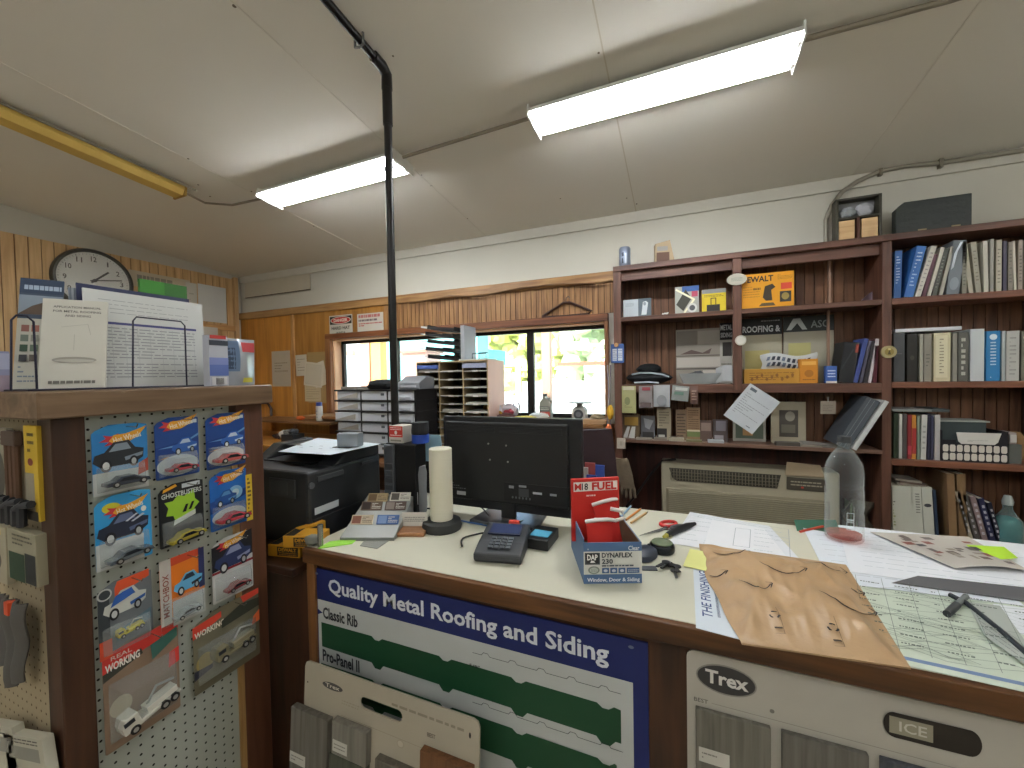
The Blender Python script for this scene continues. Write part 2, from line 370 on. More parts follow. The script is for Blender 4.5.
# conduit between the fittings
m = MB(); m.tube([q0+Vector((.085, 0, .035)), q1+Vector((.085, .05, .035))], .007, C('#8a8272', .5, .3)); m.build('cable', label='thin cable running along the yellowed strip light', cat='cable')
m = MB(); rr = random.Random(3)
for i in range(26):
    x, y = (rr.choice((-.267, -1.487, -2.707))+rr.uniform(-.02, .02), rr.uniform(.4, 3.0)) if i < 16 else (rr.uniform(-3.6, 1.6), rr.uniform(.6, 2.9))
    m.cyl((x, y, cz(y)-.0015), rr.uniform(.004, .007), .004, C('#6d6352', .9), 8)
struct(m, 'trim_20')
CON = C('#8a8272', .5, .3)
m = MB(); q2 = aC(205, 203, -.03); q3 = aC(232, 205, -.03)
m.tube([q1+Vector((0,.02,.03)), q2, q3, pb0+Vector((0, 0, .03))], .008, CON); m.build('cable', label='grey cable drooping from the yellowed strip light to the lit fitting', cat='cable')
m = MB(); m.tube([pb1+Vector((0, 0, .045)), pa0+Vector((-.02, 0, .045))], .009, CON); m.build('conduit', label='thin conduit on the ceiling between the two lit fittings', cat='conduit')
m = MB(); m.tube([pa1+Vector((.0, 0, .045)), aC(950, 0, -.02), aC(1100, -45, -.02)], .011, CON); m.build('conduit', label='thin conduit on the ceiling running right from the larger fitting', cat='conduit')
m = MB(); Q = [aY(x, y, WY-.03) for x, y in ((826, 245), (826, 220), (832, 205), (842, 192), (858, 181), (880, 171), (905, 166), (940, 163), (1024, 150), (1080, 141))]
m.tube(Q, .013, C('#8d8778', .5, .2)); 
for i in (5, 7): m.box(Q[i].x-.008, WY-.046, Q[i].z-.03, Q[i].x+.008, WY-.001, Q[i].z+.025, C('#77705f', .5, .3))
m.build('conduit', label='grey conduit curving up the white wall behind the wooden box on the bookcase', cat='conduit', smooth=True)
# pole and overhead pipe
px, py = -1.136, 1.41; BLK = C('#1f1d1c', .35, .4)
r = T('steel_pole', 'tall thin black pole from the counter up to the ceiling pipe', 'pole', (px, py, .95))
pt = cz(py)-.03-.95
m = MB(); m.cyl((0, 0, 0), .017, pt-.02, BLK, 14); m.cyl((0, 0, 0), .022, .012, BLK, 18); m.build('shaft', r, smooth=True)
m = MB(); m.cyl((0, 0, pt-.23), .021, .19, BLK, 14); m.tube([(0, 0, pt-.08), (0, 0, pt-.02), (0, -.03, pt+.0), (0, -.08, pt+.003)], .023, BLK, 12); m.build('elbow', r, smooth=True)
m = MB(); m.tube([(0, -.05, pt), (0, -2.4, pt+.228)], .016, BLK, 12); m.build('overhead_pipe', r, smooth=True)
m = MB(); m.tube([(-.02, -.16, pt+.03), (-.02, -.16, pt-.016), (0, -.16, pt-.02), (.02, -.16, pt-.016), (.02, -.16, pt+.03)], .005, C('#777777', .4, .5)); m.build('pipe_clamp', r)
# ================================================================= outdoors
m = MB(); m.box(-40, WY+.15, -.25, 30, 45, -.15, C('#cfc8ba', .95, scale=.7, var=.12)); struct(m, 'ground')
def foliage(name, label, c, R, n, col, seed, group=None):
    rr = random.Random(seed); m = MB(); c1 = C(col, .9, var=.25, scale=2)
    m.cyl((0, 0, 0), R*.06, R*1.1, C('#6d5a42', .9), 8)
    for i in range(n*6):
        t = rr.random()*2*PI; p = rr.random()**.5*R*.95; z = R*.9+rr.uniform(-.6, .8)*R
        m.blob((p*math.cos(t), p*math.sin(t), z), (R*rr.uniform(.08, .2),)*3, c1, rr.randint(0, 999), .5, 6, 4)
    return m.build(name, None, c, label=label, cat='tree', group=group)
foliage('tree', 'leafy green tree outside the right hand window pane', (-1.8, 15.5, -.15), 2.4, 40, '#c3d0ab', 3)
foliage('tree', 'yellow green tree outside the middle window pane', (-6.6, 18.5, -.15), 2.6, 40, '#d3d88e', 5)
foliage('tree', 'green tree outside the window beside the bookcase', (4.2, 17, -.15), 3.0, 40, '#b8c7a4', 9)
# van
r = T('van', 'white van with pale blue windscreen parked outside the right window', 'van', (aY(556, 380, 6.3).x+1.15, 7.2, -.15), math.radians(0))
m = MB(); m.prism([(-1.15, .4), (-1.15, 1.15), (-.75, 1.3), (-.35, 1.93), (2.6, 1.95), (2.7, .4)], -.95, .95, C('#f2f2ee', .3, coat=.4), 'y'); m.build('body', r, bev=.05)
m = MB(); m.box(-.3, -.965, 1.36, 2.6, -.955, 1.74, C('#a9d3de', .15)); m.build('windscreen', r)
m = MB(); m.box(-1.1, -.97, 1.80, 2.65, -.955, 1.86, C('#d0604e', .4)); m.build('stripe', r)
for x in (-.6, 1.9):
    m = MB(); m.cyl((x, -.99, .35), .34, .22, C('#202020', .8), 24, 'y'); m.build('wheel', r)
r = T('shop_building', 'teal and white building front outside the left window', 'building', (aY(378, 380, 8.5).x, 8.5, -.15))
m = MB(); m.box(0, 0, 0, 3.0, .6, 3.6, C('#7fcfd0', .7)); m.box(-6, .05, 0, 0, .6, 3.6, C('#dfe3e8', .7)); m.build('wall', r)
m = MB(); m.box(-3.0, -.03, .7, -.9, .04, 2.3, C('#c3d3e0', .2)); m.build('shop_window', r)
m = MB(); m.box(-3.1, -.06, 2.3, -.8, .04, 2.42, C('#c9907e', .6)); m.build('lintel', r)
for a_, b_, c_ in ((361, 370, '#c08a70'), (371.5, 381, '#e3b45c')):
    xa_, xb_ = aY(a_, 380, 6.0).x, aY(b_, 380, 6.0).x
    m = MB(); m.box(0, 0, 0, xb_-xa_, .18, 3.3, C(c_, .6)); o = m.build('porch_column', None, (xa_, 6.0, -.15), label=('brown' if a_ == 361 else 'yellow')+' timber column outside the left window', cat='column')
xa_, xb_ = aY(402, 370, 7.4).x, aY(426, 370, 7.4).x; zz_ = aY(412, 353, 7.4).z+.15
m = MB(); m.box(0, 0, 0, xb_-xa_, .6, zz_, C('#c39a90', .7)); m.box(-.05, -.05, zz_, xb_-xa_+.05, .65, zz_+.06, C('#9b6f60', .7)); m.build('kiosk', None, (xa_, 7.4, -.15), label='pinkish brown kiosk outside the left window, right of the pole', cat='kiosk')
m = MB()
for k in range(16): m.box(k*.8, 0, 0, k*.8+.78, .04, 1.45, C('#e6e8e6', .6))
m.build('fence', None, (-4.6, 12.0, -.15), label='long white board fence outside in front of the trees', cat='fence')
r = T('canopy', 'long teal canopy outside behind the literature sorter', 'canopy', (-4.6, 9.2, -.15))
m = MB(); m.box(0, 0, 1.95, aY(487, 350, 9.2).x+4.6, 1.2, 2.35, C('#59cfc7', .5)); m.build('roof', r)
for x in (.1, .9):
    m = MB(); m.box(x, 0, 0, x+.1, .1, 1.95, C('#d8d8d4', .5)); m.build('post', r)
r = T('porch_post', 'tan timber post outside between the right window panes', 'post', (aY(547, 370, 4.6).x, 4.6, -.15))
m = MB(); m.box(-.05, -.05, 0, .05, .05, 3.2, C('#c99a7e', .6)); m.build('post', r); m = MB(); m.box(-.09, -.09, 0, .09, .09, .2, C('#cfcfca', .7)); m.build('base', r)
m = MB(); m.box(-2.6, 0, 0, -.95, .6, 1.05, C('#f1f1ee', .6)); m.box(-2.5, .1, 1.05, -1.0, .5, 1.25, C('#e2e6e8', .6))
m.build('pallet_stack', None, (-1.2, 5.6, -.15), label='stack of white wrapped goods outside below the middle pane', cat='pallet', bev=.02)
# daylight
w = bpy.data.worlds.new('world'); SC.world = w; w.use_nodes = True; nt = w.node_tree
sk = nt.nodes.new('ShaderNodeTexSky'); sk.sky_type = 'NISHITA'; sk.sun_disc = False; sk.sun_elevation = math.radians(48); sk.sun_rotation = math.radians(200); sk.air_density = 1; sk.dust_density = 3
nt.links.new(sk.outputs[0], nt.nodes['Background'].inputs[0]); nt.nodes['Background'].inputs[1].default_value = .55
sl = bpy.data.lights.new('sun', 'SUN'); sl.energy = 9; sl.angle = .02; sl.color = (1, .96, .9)
so = bpy.data.objects.new('sun', sl); COL.objects.link(so); so.rotation_euler = Vector((-.25, -1, 1.15)).to_track_quat('Z', 'Y').to_euler()
SC.view_settings.view_transform = 'Standard'; SC.view_settings.look = 'None'; SC.view_settings.gamma = 1
SC.view_settings.exposure = .75; SC.view_settings.use_curve_mapping = False
# ================================================================= the counter
def uvf(rect, Y):                            # photo point -> fraction of a flat face at Y
    a, z, w, h = rect
    def g(x, y): p = aY(x, y, Y); return ((p.x-a)/w, (p.z-z)/h)
    return g
CT = .95; CF = .958; CBK = 1.735; CX0, CX1 = -1.172, 2.3
LAM = C('#d0cebb', .35, var=.04, scale=5); CWD = W('#38200e', '#6b4523', 'x', .35, bump=.2); CPN = W('#2e1a0d', '#4b2c18', 'z', .5)
r = T('counter', 'long service counter with white laminate top and brown wood front', 'counter', (CX0, CF, 0))
m = MB(); m.box(0, .02, .912, CX1-CX0, CBK-CF, CT, LAM); m.build('worktop', r)
m = MB(); m.box(0, 0, .902, CX1-CX0, .02, CT, CWD); m.box(0, .02, .902, .014, CBK-CF, CT-.001, CWD); m.build('edge_band', r, bev=.003)
m = MB(); m.box(.02, .03, .0, CX1-CX0, .05, .912, CPN); m.box(.02, .05, 0, .04, CBK-CF-.05, .912, CPN); m.box(.04, CBK-CF-.07, 0, CX1-CX0, CBK-CF-.05, .912, CPN); m.build('front_panel', r)
PY = CF+.03                                  # face of the counter front
m = MB(); m.box(.0, .016, 0, .035, .03, .902, W('#6a4424', '#94663a', 'z')); m.build('corner_strip', r, bev=.002)
# lower cabinet left of the counter
r = T('side_cabinet', 'dark brown cabinet left of the counter, under the printer', 'cabinet', (-2.35, .99, 0))
m = MB(); m.box(0, 0, 0, 1.165, .8, .86, CPN); m.build('body', r)
m = MB(); m.box(-.01, -.06, .86, 1.165, .8, .885, W('#2c1a10', '#4a2d1a', 'x')); m.build('top', r, bev=.003)
# ---- blue roofing sign
R_ = rY(313, 600, 648, 700, PY-.004); top = aY(313, 567, PY-.004).z; R_ = (R_[0], top-.66, R_[2], .66)
g = uvf(R_, PY-.004); NAVY = '#112160'; WH = '#bcc0be'; GRN = '#12472a'; INK = '#20242c'
def ribpoly(x0, yt0, yb0, x1, yt1, u_ribs):
    a = g(x0, yt0); b = g(x0, yb0); c = g(x1, yt1); vt = (a[1]+c[1])/2; vb = vt-(a[1]-b[1]); w = .012; dv = .018
    P = [(a[0], vt)]
    for u in u_ribs: P += [(u-w*1.6, vt+.004), (u-w*.6, vt-dv*.6), (u+w*.6, vt-dv*.6), (u+w*1.6, vt+.004)]
    P += [(c[0], vt), (c[0], vb)]
    for u in reversed(u_ribs): P += [(u+w*1.8, vb), (u+w*.8, vb-dv*1.3), (u-w*.8, vb-dv*1.3), (u-w*1.8, vb)]
    P += [(a[0], vb)]; return P
def profile_line(x0, y0, x1, y1):
    a = g(x0, y0); b = g(x1, y1); v = (a[1]+b[1])/2; P = [(a[0], v)]
    for k in range(5):
        u = a[0]+(b[0]-a[0])*(k+.5)/5; P += [(u-.012, v), (u-.006, v+.012), (u+.006, v+.012), (u+.012, v)]
    return P+[(b[0], v)]
ws = [g(318, 599), g(633, 682)]; vt = (ws[0][1]+ws[1][1])/2
ribs = [g(260+c/2.438, 700)[0] for c in (290, 455, 632)]+[g(606, 740)[0]]
sh = [('r', WH, ws[0][0], .03, ws[1][0], vt),
  ('p', NAVY, [(ws[0][0]-.001, vt-.05), (ws[0][0]+.02, vt-.065), (ws[0][0]-.001, vt-.08)]),
  ('t', '#d6dbe2', 'Quality Metal Roofing and Siding', g(329, 590)[0], g(609, 669)[1], g(609, 660)[0], g(329, 578)[1], .024),
  ('t', INK, 'Classic Rib', g(323.6, 618)[0], g(341, 622)[1]-.004, g(358, 620)[0], g(341, 611)[1], .03),
  ('p', GRN, ribpoly(322, 622, 646, 621, 709, ribs)),
  ('l', INK, profile_line(473, 652, 621, 693), .0014),
  ('t', INK, 'Pro-Panel II', g(323.6, 660)[0], g(341, 665)[1]-.004, g(360, 660)[0], g(341, 654)[1], .03),
  ('p', GRN, ribpoly(322, 663, 688, 617, 763, ribs)),
  ('l', INK, profile_line(473, 701, 623, 751), .0014),
  ('t', INK, "5/8\"", .56, g(470, 652)[1]-.06, .59, g(470, 652)[1]-.045),
  ('p', GRN, [(.05, .08), (.05, .2), (.95, .2), (.95, .08)]),
  ('e', '#6f7787', .03, .975, .006, .006), ('e', '#6f7787', .965, .975, .006, .006)]
card('roofing_sign', 'blue and white metal roofing sign on the counter front with green panel profiles', 'sign', R_, PY-.001, 'y', NAVY, sh, t=.004)
# ---- sample boards
def swatch(m, x0, z0, w, h, col, side, d=.02, lab=True):
    m.box(x0, -d-.004, z0, x0+w, -.004, z0+h, W(col, side, 'z', .6, 20, 20))
def sample(r, x0, z0, w, h, c1, c2, label, lab=(.1, .25), t=.02):
    m = MB(); m.box(x0, -t-.004, z0, x0+w, -.004, z0+h, W(c1, c2, 'z', .65, 20, 20)); s = m.build('sample_block', r, bev=.002, label=label)
    if lab:
        m = MB(); m.box(x0+w*lab[0], -t-.0055, z0+h*lab[1], x0+w*(lab[0]+.42), -t-.0045, z0+h*lab[1]+.032, '#c9c7bd')
        m.art(w*.42, .032, -t-.0055, [('n', '#84827a', .1, .2, .9, .8, 2, .35)], x0+w*lab[0], z0+h*lab[1]); m.build('sticker', s)
BRD = C('#b4b0a5', .55)
def rounded(w, h, rad=.018, n=5):
    P = []
    for cx, cy, a in ((w-rad, h-rad, 0), (rad, h-rad, 90), (rad, rad, 180), (w-rad, rad, 270)):
        for i in range(n+1): q = math.radians(a+90*i/n); P.append((cx+rad*math.cos(q), cy+rad*math.sin(q)))
    return P
# right board, fixed to the counter front
x0 = aY(687, 700, PY-.006).x; zt = aY(700, 652, PY-.006).z; bw, bh = .74, .55
r = T('sample_board', 'white decking sample board with dark oval logo at right on the counter front', 'sample board', (x0, PY-.001, zt-bh))
gg = uvf((x0, zt-bh, bw, bh), PY-.006)
m = MB(); m.prism(rounded(bw, bh), -.004, 0, BRD, 'y')
e0, e1 = gg(696, 681), gg(757, 681); ec = ((e0[0]+e1[0])/2, gg(727, 681)[1]); er = (e1[0]-e0[0])/2
ez = (gg(727, 666)[1]-gg(727, 696)[1])/2
tx = [('e', '#8b8880', ec[0], ec[1], er, ez), ('e', '#3a3838', ec[0], ec[1], er*.95, ez*.9), ('t', '#d8d6d0', 'Trex', ec[0]-er*.68, ec[1]-ez*.42, ec[0]+er*.74, ec[1]+ez*.5, .03),
  ('t', '#5d5a54', 'BEST', gg(694, 698)[0], gg(700, 702)[1], gg(708, 700)[0], gg(700, 698)[1]), ('l', '#8b8880', [(gg(712, 700)[0], gg(700, 700)[1]), (.93, gg(700, 700)[1])], .0012),
  ('e', '#77746c', gg(772, 711)[0], gg(772, 711)[1], .006, .008)]
s0, s1 = gg(884, 722), gg(975, 748)
sz = gg(930, 733)[1]
tx += [('e', '#241e18', s0[0]+.02, sz, .022, .045), ('e', '#241e18', s1[0]-.01, sz, .022, .045), ('r', '#241e18', s0[0]+.02, sz-.045, s1[0]-.01, sz+.045),
  ('r', '#97927f', s0[0]+.01, sz-.03, s0[0]+(s1[0]-s0[0])*.55, sz+.03), ('t', '#c9c6ba', 'ICE', s0[0]+.03, sz-.018, s0[0]+.085, sz+.018)]
m.art(bw, bh, -.004, tx); m.build('board', r)
q0, q1 = gg(695.5, 705), gg(770, 725)
zb = gg(696, 705)[1]*bh; sample(r, q0[0]*bw, zb-.2, (q1[0]-q0[0])*bw, .2, '#5f5c52', '#7d7a6f', 'grey sample block', (.04, .42), .012)
q0, q1 = gg(781, 735), gg(867, 750); sample(r, q0[0]*bw, zb-.2, (q1[0]-q0[0])*bw, .2, '#58554c', '#74716a', 'darker grey sample block', (.5, .3), .012)
q0 = gg(879, 735); sample(r, q0[0]*bw, zb-.2, .12, .2, '#3e4047', '#5a5c62', 'slate sample block', None, .012)
sample(r, gg(695.5, 705)[0]*bw, zb-.34, .11, .13, '#6b4b30', '#8a6644', 'brown sample block', None, .012)
# left board, leaning on the counter front
YB = .90; x0 = aY(308, 700, YB).x; x1 = aY(481, 740, YB).x; zt = (aY(312, 665, YB).z+aY(478, 715, YB).z)/2
bw = x1-x0; LN = .07; bh = zt/math.cos(LN)
r = T('sample_board', 'cream decking sample board with slot handle leaning on the counter below the blue sign', 'sample board', (x0, YB-math.sin(LN)*bh, .002), rot=(-LN, 0, 0))
YP = YB
def gg(x, y): p = aY(x, y, YP); return ((p.x-x0)/bw, 1-(zt-p.z)/bh)
m = MB(); P = rounded(bw, bh)
c0, c1 = gg(364, 705), gg(403, 712); hz = gg(384, 708)[1]*bh
hx0, hx1 = c0[0]*bw, c1[0]*bw; hh = .017
def lobe(cx, a0): return [(cx+hh*math.cos(math.radians(a0+180*i/8)), hz+hh*math.sin(math.radians(a0+180*i/8))) for i in range(9)]
hole = lobe(hx1-.012, -90)+lobe(hx0+.012, 90)
# board with a real slot: two halves joined around the hole
xm0, xm1 = hx0-.006, hx1+.006
m.prism([p for p in [(0, .018), (.018, 0)]]+[(xm0, 0), (xm0, bh), (.018, bh), (.005, bh-.005), (0, bh-.018)], -.005, 0, '#aea694', 'y')
m.prism([(xm1, 0), (bw-.018, 0), (bw, .018), (bw, bh-.018), (bw-.005, bh-.005), (bw-.018, bh), (xm1, bh)], -.005, 0, '#aea694', 'y')
lo = [p for p in hole if p[1] <= hz+1e-6]; up = [p for p in hole if p[1] >= hz-1e-6]
lo = sorted(lo, key=lambda p: (p[0])); up = sorted(up, key=lambda p: -p[0])
m.prism([(xm0, 0), (xm1, 0), (xm1, hz)]+list(reversed(lo))+[(xm0, hz)], -.005, 0, '#aea694', 'y')
m.prism([(xm1, hz), (xm1, bh), (xm0, bh), (xm0, hz)]+list(reversed(up)), -.005, 0, '#aea694', 'y')
o0, o1 = gg(325, 685), gg(345, 690); oc = ((o0[0]+o1[0])/2, gg(335, 685.5)[1]); orr = (o1[0]-o0[0])/2
m.art(bw, bh, -.005, [('e', '#4a4744', oc[0], oc[1], orr, .017), ('t', '#c8c2b4', 'Trex', oc[0]-orr*.7, oc[1]-.009, oc[0]+orr*.7, oc[1]+.01, .02),
  ('n', '#8d8574', gg(394, 715)[0], gg(440, 722)[1], gg(466, 720)[0], gg(440, 717)[1], 1, .5), ('n', '#a09886', gg(345, 703)[0], gg(350, 704)[1], gg(362, 703)[0], gg(350, 699)[1], 2, .5),
  ('e', '#a79f8d', gg(404, 740)[0], gg(404, 740)[1], .02, .018), ('e', '#bdb5a2', gg(404, 740)[0], gg(404, 740)[1], .015, .013),
  ('l', '#8d8574', [(gg(345, 710)[0], gg(345, 712)[1]), (gg(463, 745)[0], gg(345, 712)[1])], .001), ('t', '#6d665a', 'BEST', gg(430, 733)[0], gg(440, 737)[1], gg(438, 733)[0], gg(440, 733)[1]),
  ('e', '#22201e', gg(311, 680)[0], gg(311, 680)[1], .004, .004), ('e', '#22201e', gg(472, 733)[0], gg(472, 733)[1], .005, .012)])
m.build('board', r)
def smp(px0, py, px1, c1, c2, lab, ll, hh_=.3, tt=.022):
    a, b = gg(px0, py), gg(px1, py); z1 = a[1]*bh; sample(r, a[0]*bw, z1-hh_, (b[0]-a[0])*bw*.96, hh_, c1, c2, lab, ll, tt)
smp(301, 699, 338, '#5d594f', '#77736a', 'tall grey sample block', (.02, .35), .25)
smp(341, 712, 376, '#6a675d', '#858177', 'light grey sample block', (.05, .12), .095)
smp(340, 742, 376, '#3f4238', '#565a4c', 'green grey sample block', None, .2)
smp(384, 748, 426, '#565047', '#6d665a', 'taupe sample block', (.3, .5), .2)
smp(427, 741, 479, '#5b3a20', '#7d5432', 'brown sample block', (.03, .6), .2)
# ================================================================= display stand with pegboards
SX = -1.27; sy0, sy1 = .403, .944
PX = -1.30; py0 = aX(51, 430, PX).y; pxl = aY(37, 440, py0).x
r = T('display_stand', 'brown wooden display stand with pegboard sides and thick top slab', 'display stand', (0, 0, 0))
SLB = W('#604830', '#866c52', 'y', .5); PST = W('#2f1a0d', '#4a2b18', 'z', .5); PSTL = W('#4c2d1d', '#68432f', 'z', .45)
m = MB(); m.box(-2.5, sy0, 1.441, SX, sy1, 1.502, SLB); m.build('top_slab', r, bev=.004)
yp0, yp1 = .488, .82
m = MB(); m.box(pxl, py0, 0, PX, yp0, 1.441, PST); m.build('post', r, bev=.003)
m = MB(); m.box(PX-.05, yp1+.018, 0, PX+.0005, .925, 1.441, PSTL); m.build('post', r, bev=.003)
m = MB(); m.box(PX-.02, yp1, 0, PX+.0005, yp1+.018, 1.25, W('#8d6a3d', '#b8925c', 'z')); m.build('edge_strip', r)
def pegboard(x0, z0, x1, z1, frame, col, hole, pitch=.0254, off=(.012, .012)):
    m = MB(); m.box(x0, 0, z0, x1, .006, z1, col); hm = C(hole, .9); z = z1-off[1]
    while z > z0+.005:
        x = x0+off[0]
        while x < x1-.003:
            m.add([(x+.0032*math.cos(PI*i/4), -.0004, z+.0032*math.sin(PI*i/4)) for i in range(8)], [tuple(range(8))], hm); x += pitch
        z -= pitch
    return m
m = pegboard(0, .02, yp1-yp0, 1.441, None, C('#a5aaa0', .55), '#17150f', off=(.006, .008)); o = m.build('pegboard', r, (PX-.006, yp0, 0), (0, 0, RX), label='pale grey green pegboard side')
TY = py0+.012
m = pegboard(-2.45, .02, pxl, 1.441, None, C('#a8997c', .6), '#5b4c34'); m.build('pegboard', r, (0, TY, 0), label='tan pegboard front')
def hook(y, z, L=.05):                       # chrome wire hook standing out of the side pegboard
    m = MB(); m.tube([(PX-.001, y, z+.012), (PX+.004, y, z), (PX+L, y, z), (PX+L+.006, y, z+.008)], .0014, C('#b8b8b2', .25, .9), 6); m.build('peg_hook', r)
STAND = r
# ---- toy car in side view, modelled in 3D (length along x, depth towards -y)
def toy_car(parent, c, L, col, kind='car', ang=0, name='toy_car'):
    m = MB(); m.X = Matrix.Translation(c) @ Matrix.Rotation(ang, 4, 'Y'); H_ = L*.27; D_ = L*.34
    if kind == 'car': prof = [(-.5, .08), (-.49, .42), (-.3, .55), (-.17, .95), (.12, .95), (.27, .6), (.46, .48), (.5, .1)]
    elif kind == 'truck': prof = [(-.5, .2), (-.5, .75), (-.44, 1.3), (-.22, 1.35), (-.2, .5), (.5, .45), (.5, .2)]
    else: prof = [(-.5, .1), (-.5, .9), (-.2, 1.0), (.1, .95), (.25, .6), (.5, .5), (.5, .1)]
    m.prism([(x*L, z*H_) for x, z in prof], -D_, 0, C(col, .25, .2, coat=.5), 'y')
    m.prism([(x*L*.8, z*H_*.86) for x, z in prof if z > .45] , -D_-.0006, -D_+.001, C('#1b1f25', .15), 'y') if kind == 'car' else None
    o = m.build(name, parent, bev=L*.02)
    if kind == 'truck':
        w = MB(); w.X = m.X; w.box(-.47*L, -D_-.0008, .85*H_, -.3*L, -D_+.001, 1.18*H_, '#20252a'); w.box(-.08*L, -D_*.9, .5*H_, .46*L, -D_*.2, .95*H_, C(col, .4)); w.tube([(-.02*L, -D_*.5, .9*H_), (.2*L, -D_*.5, 1.75*H_), (.5*L, -D_*.5, 1.3*H_)], L*.025, C('#9b9c96', .4), 6); w.build('crane', o)
    for x in ((-.3, .31) if kind != 'truck' else (-.34, .18, .36)):
        w = MB(); w.X = m.X; w.lathe([(L*.085, 0), (L*.085, L*.06), (L*.05, L*.062), (L*.045, L*.05), (.0001, L*.05)], '#141414', 14, (x*L, -D_-.0015+0, L*.04), 'y') if False else w.cyl((x*L, -D_-.002, L*.055), L*.085, L*.09, C('#151515', .6), 14, 'y'); w.cyl((x*L, -D_-.0028, L*.055), L*.045, L*.01, C('#b9b9b5', .3, .7), 12, 'y')
        w.build('wheel', o)
    return o
BL = clearm('#eef2f2', .10, .06)
def blister(parent, x0, z0, x1, z1, d):
    m = MB(); i = (x1-x0)*.12; j = (z1-z0)*.18
    b = [(x0, z0), (x1, z0), (x1, z1), (x0, z1)]; t = [(x0+i, z0+j), (x1-i, z0+j), (x1-i, z1-j), (x0+i, z1-j)]
    m.add([(p[0], -.0016, p[1]) for p in b]+[(p[0], -d, p[1]) for p in t], [(4, 5, 6, 7), (0, 1, 5, 4), (1, 2, 6, 5), (2, 3, 7, 6), (3, 0, 4, 7)], BL); m.build('blister', parent, bev=.002)
def flame(x, z, s, tilt=.12, txt='Hot Wheels'):
    f = lambda u, v: (x+u*s, z+v*s*.36+u*s*tilt)
    return [('p', '#c02f38', [f(0, .52), f(.2, .42), f(.1, .28), f(.3, .26), f(.4, .3), f(.4, .72), f(.25, .66), f(.08, .8), f(.14, .62)]),
            ('p', '#e3a12a', [f(.2, .46), f(.32, .26), f(.58, .2), f(.8, .34), f(1.02, .78), f(.8, .7), f(.55, .64), f(.3, .7)])]+[
            ('tr', '#f3ead0', txt, *f(.58, .44), .6*s*CW, .15*s*CW*1.0, 11)]
def carart(x, z, s, col, hi='#7d8894'):      # car drawn on the card
    f = lambda u, v: (x+u*s, z+v*s*.45)
    return [('p', col, [f(0, .3), f(.04, .55), f(.22, .62), f(.4, .95), f(.7, .98), f(.82, .7), f(1, .62), f(.98, .3), f(.8, .12), f(.15, .1)]),
            ('p', hi, [f(.3, .62), f(.43, .88), f(.66, .9), f(.74, .66)]), ('p', hi, [f(.6, .38), f(.98, .5), f(.96, .38), f(.62, .25)]),
            ('e', '#15161a', x+s*.24, z+s*.07, s*.11, s*.1), ('e', '#c7c9c7', x+s*.24, z+s*.07, s*.065, s*.06), ('e', '#15161a', x+s*.78, z+s*.09, s*.09, s*.085), ('e', '#a9abaa', x+s*.78, z+s*.09, s*.05, s*.05)]
def toycard(label, px, base, art_f, car, carcol, kind='car', z=.16, L=.8, d=.028, bz=(.04, .4), ang=0):
    global CW
    rect = rX(*px, PX+.006); a, zz, w, h = rect; CW = w
    r = T('toy_car_card', label, 'toy', (PX+.004, a, zz), RX, 'carded toy cars on the pegboard')
    m = MB(); P = [(.003, 0), (w-.003, 0), (w, .003), (w, h-.006), (w*.8, h), (w*.3, h), (w*.06, h*.93), (0, h*.88), (0, .003)]
    m.prism(P, -.0008, 0, C(base, .35), 'y'); m.art(w, h, -.0009, art_f(w/h)); m.build('backing_card', r)
    if car: toy_car(r, (w*.52, -.003, h*z), w*L, carcol, kind, ang)
    blister(r, w*.06, h*bz[0], w*.94, h*bz[1], d)
    hook(a+w*.62, zz+h*.955)
HB = '#2b82bc'; DB = '#1c458a'
toycard('blue toy car card with large black muscle car picture, top left of the pegboard', (92, 424, 148, 492), HB,
  lambda q: [('r', '#c3c7c4', 0, 0, 1, .32), ('p', '#b5452f', [(.8, .2), (1, .25), (1, .45), (.82, .38)]), ('p', '#2b7fc0', [(0, .33), (1, .5), (1, .8), (0, .9)])]+flame(.12, .6, .86)+carart(.0, .35, .92, '#25282c'), 1, '#3c4450', z=.12)
toycard('dark blue toy car card with pinkish red car, top middle of the pegboard', (155, 417, 199, 477), DB,
  lambda q: [('p', '#123a80', [(0, .35), (1, .45), (1, .62), (0, .52)]), ('p', '#6a97c8', [(.05, .5), (.6, .55), (1, .7), (1, .66), (.5, .5)]), ('e', '#b9c6cc', .5, .2, .48, .17), ('r', '#c7cdd2', .78, .88, .96, .94)]+flame(.08, .68, .88)+carart(.35, .38, .6, '#2c5fae', '#b9cde0')+[('p', '#e0a032', [(.05, .33), (.3, .37), (.2, .34)])], 1, '#b5474e', z=.12, L=.7)
toycard('dark blue toy car card with pale red car, top right of the pegboard', (206, 413, 245, 467), DB,
  lambda q: [('p', '#123a80', [(0, .35), (1, .45), (1, .62), (0, .52)]), ('p', '#6a97c8', [(.05, .5), (.6, .55), (1, .7), (1, .66), (.5, .5)]), ('e', '#c6cccc', .5, .2, .48, .17), ('r', '#c7cdd2', .78, .88, .96, .94)]+flame(.08, .68, .88)+carart(.35, .38, .6, '#3567b8', '#c4d4e4')+[('p', '#e0a032', [(.05, .33), (.3, .37), (.2, .34)])], 1, '#cf6a66', z=.12, L=.8)
toycard('light blue toy car card with dark striped car, left column second from top', (95, 493, 152, 564), '#36a0dc',
  lambda q: [('r', '#c6cac8', 0, 0, .84, .36), ('e', '#c9c42e', .28, .83, .16, .07)]+flame(.14, .6, .8)+carart(.02, .34, .92, '#242a3c', '#5b6788')+[('p', '#c6cbd6', [(.5, .6), (.7, .68), (.74, .67), (.54, .59)]), ('p', '#c6cbd6', [(.6, .58), (.82, .66), (.86, .64), (.64, .57)]), ('e', '#e8e4d8', .84, .72, .05, .04)], 1, '#5d666e', z=.1, ang=-.1)
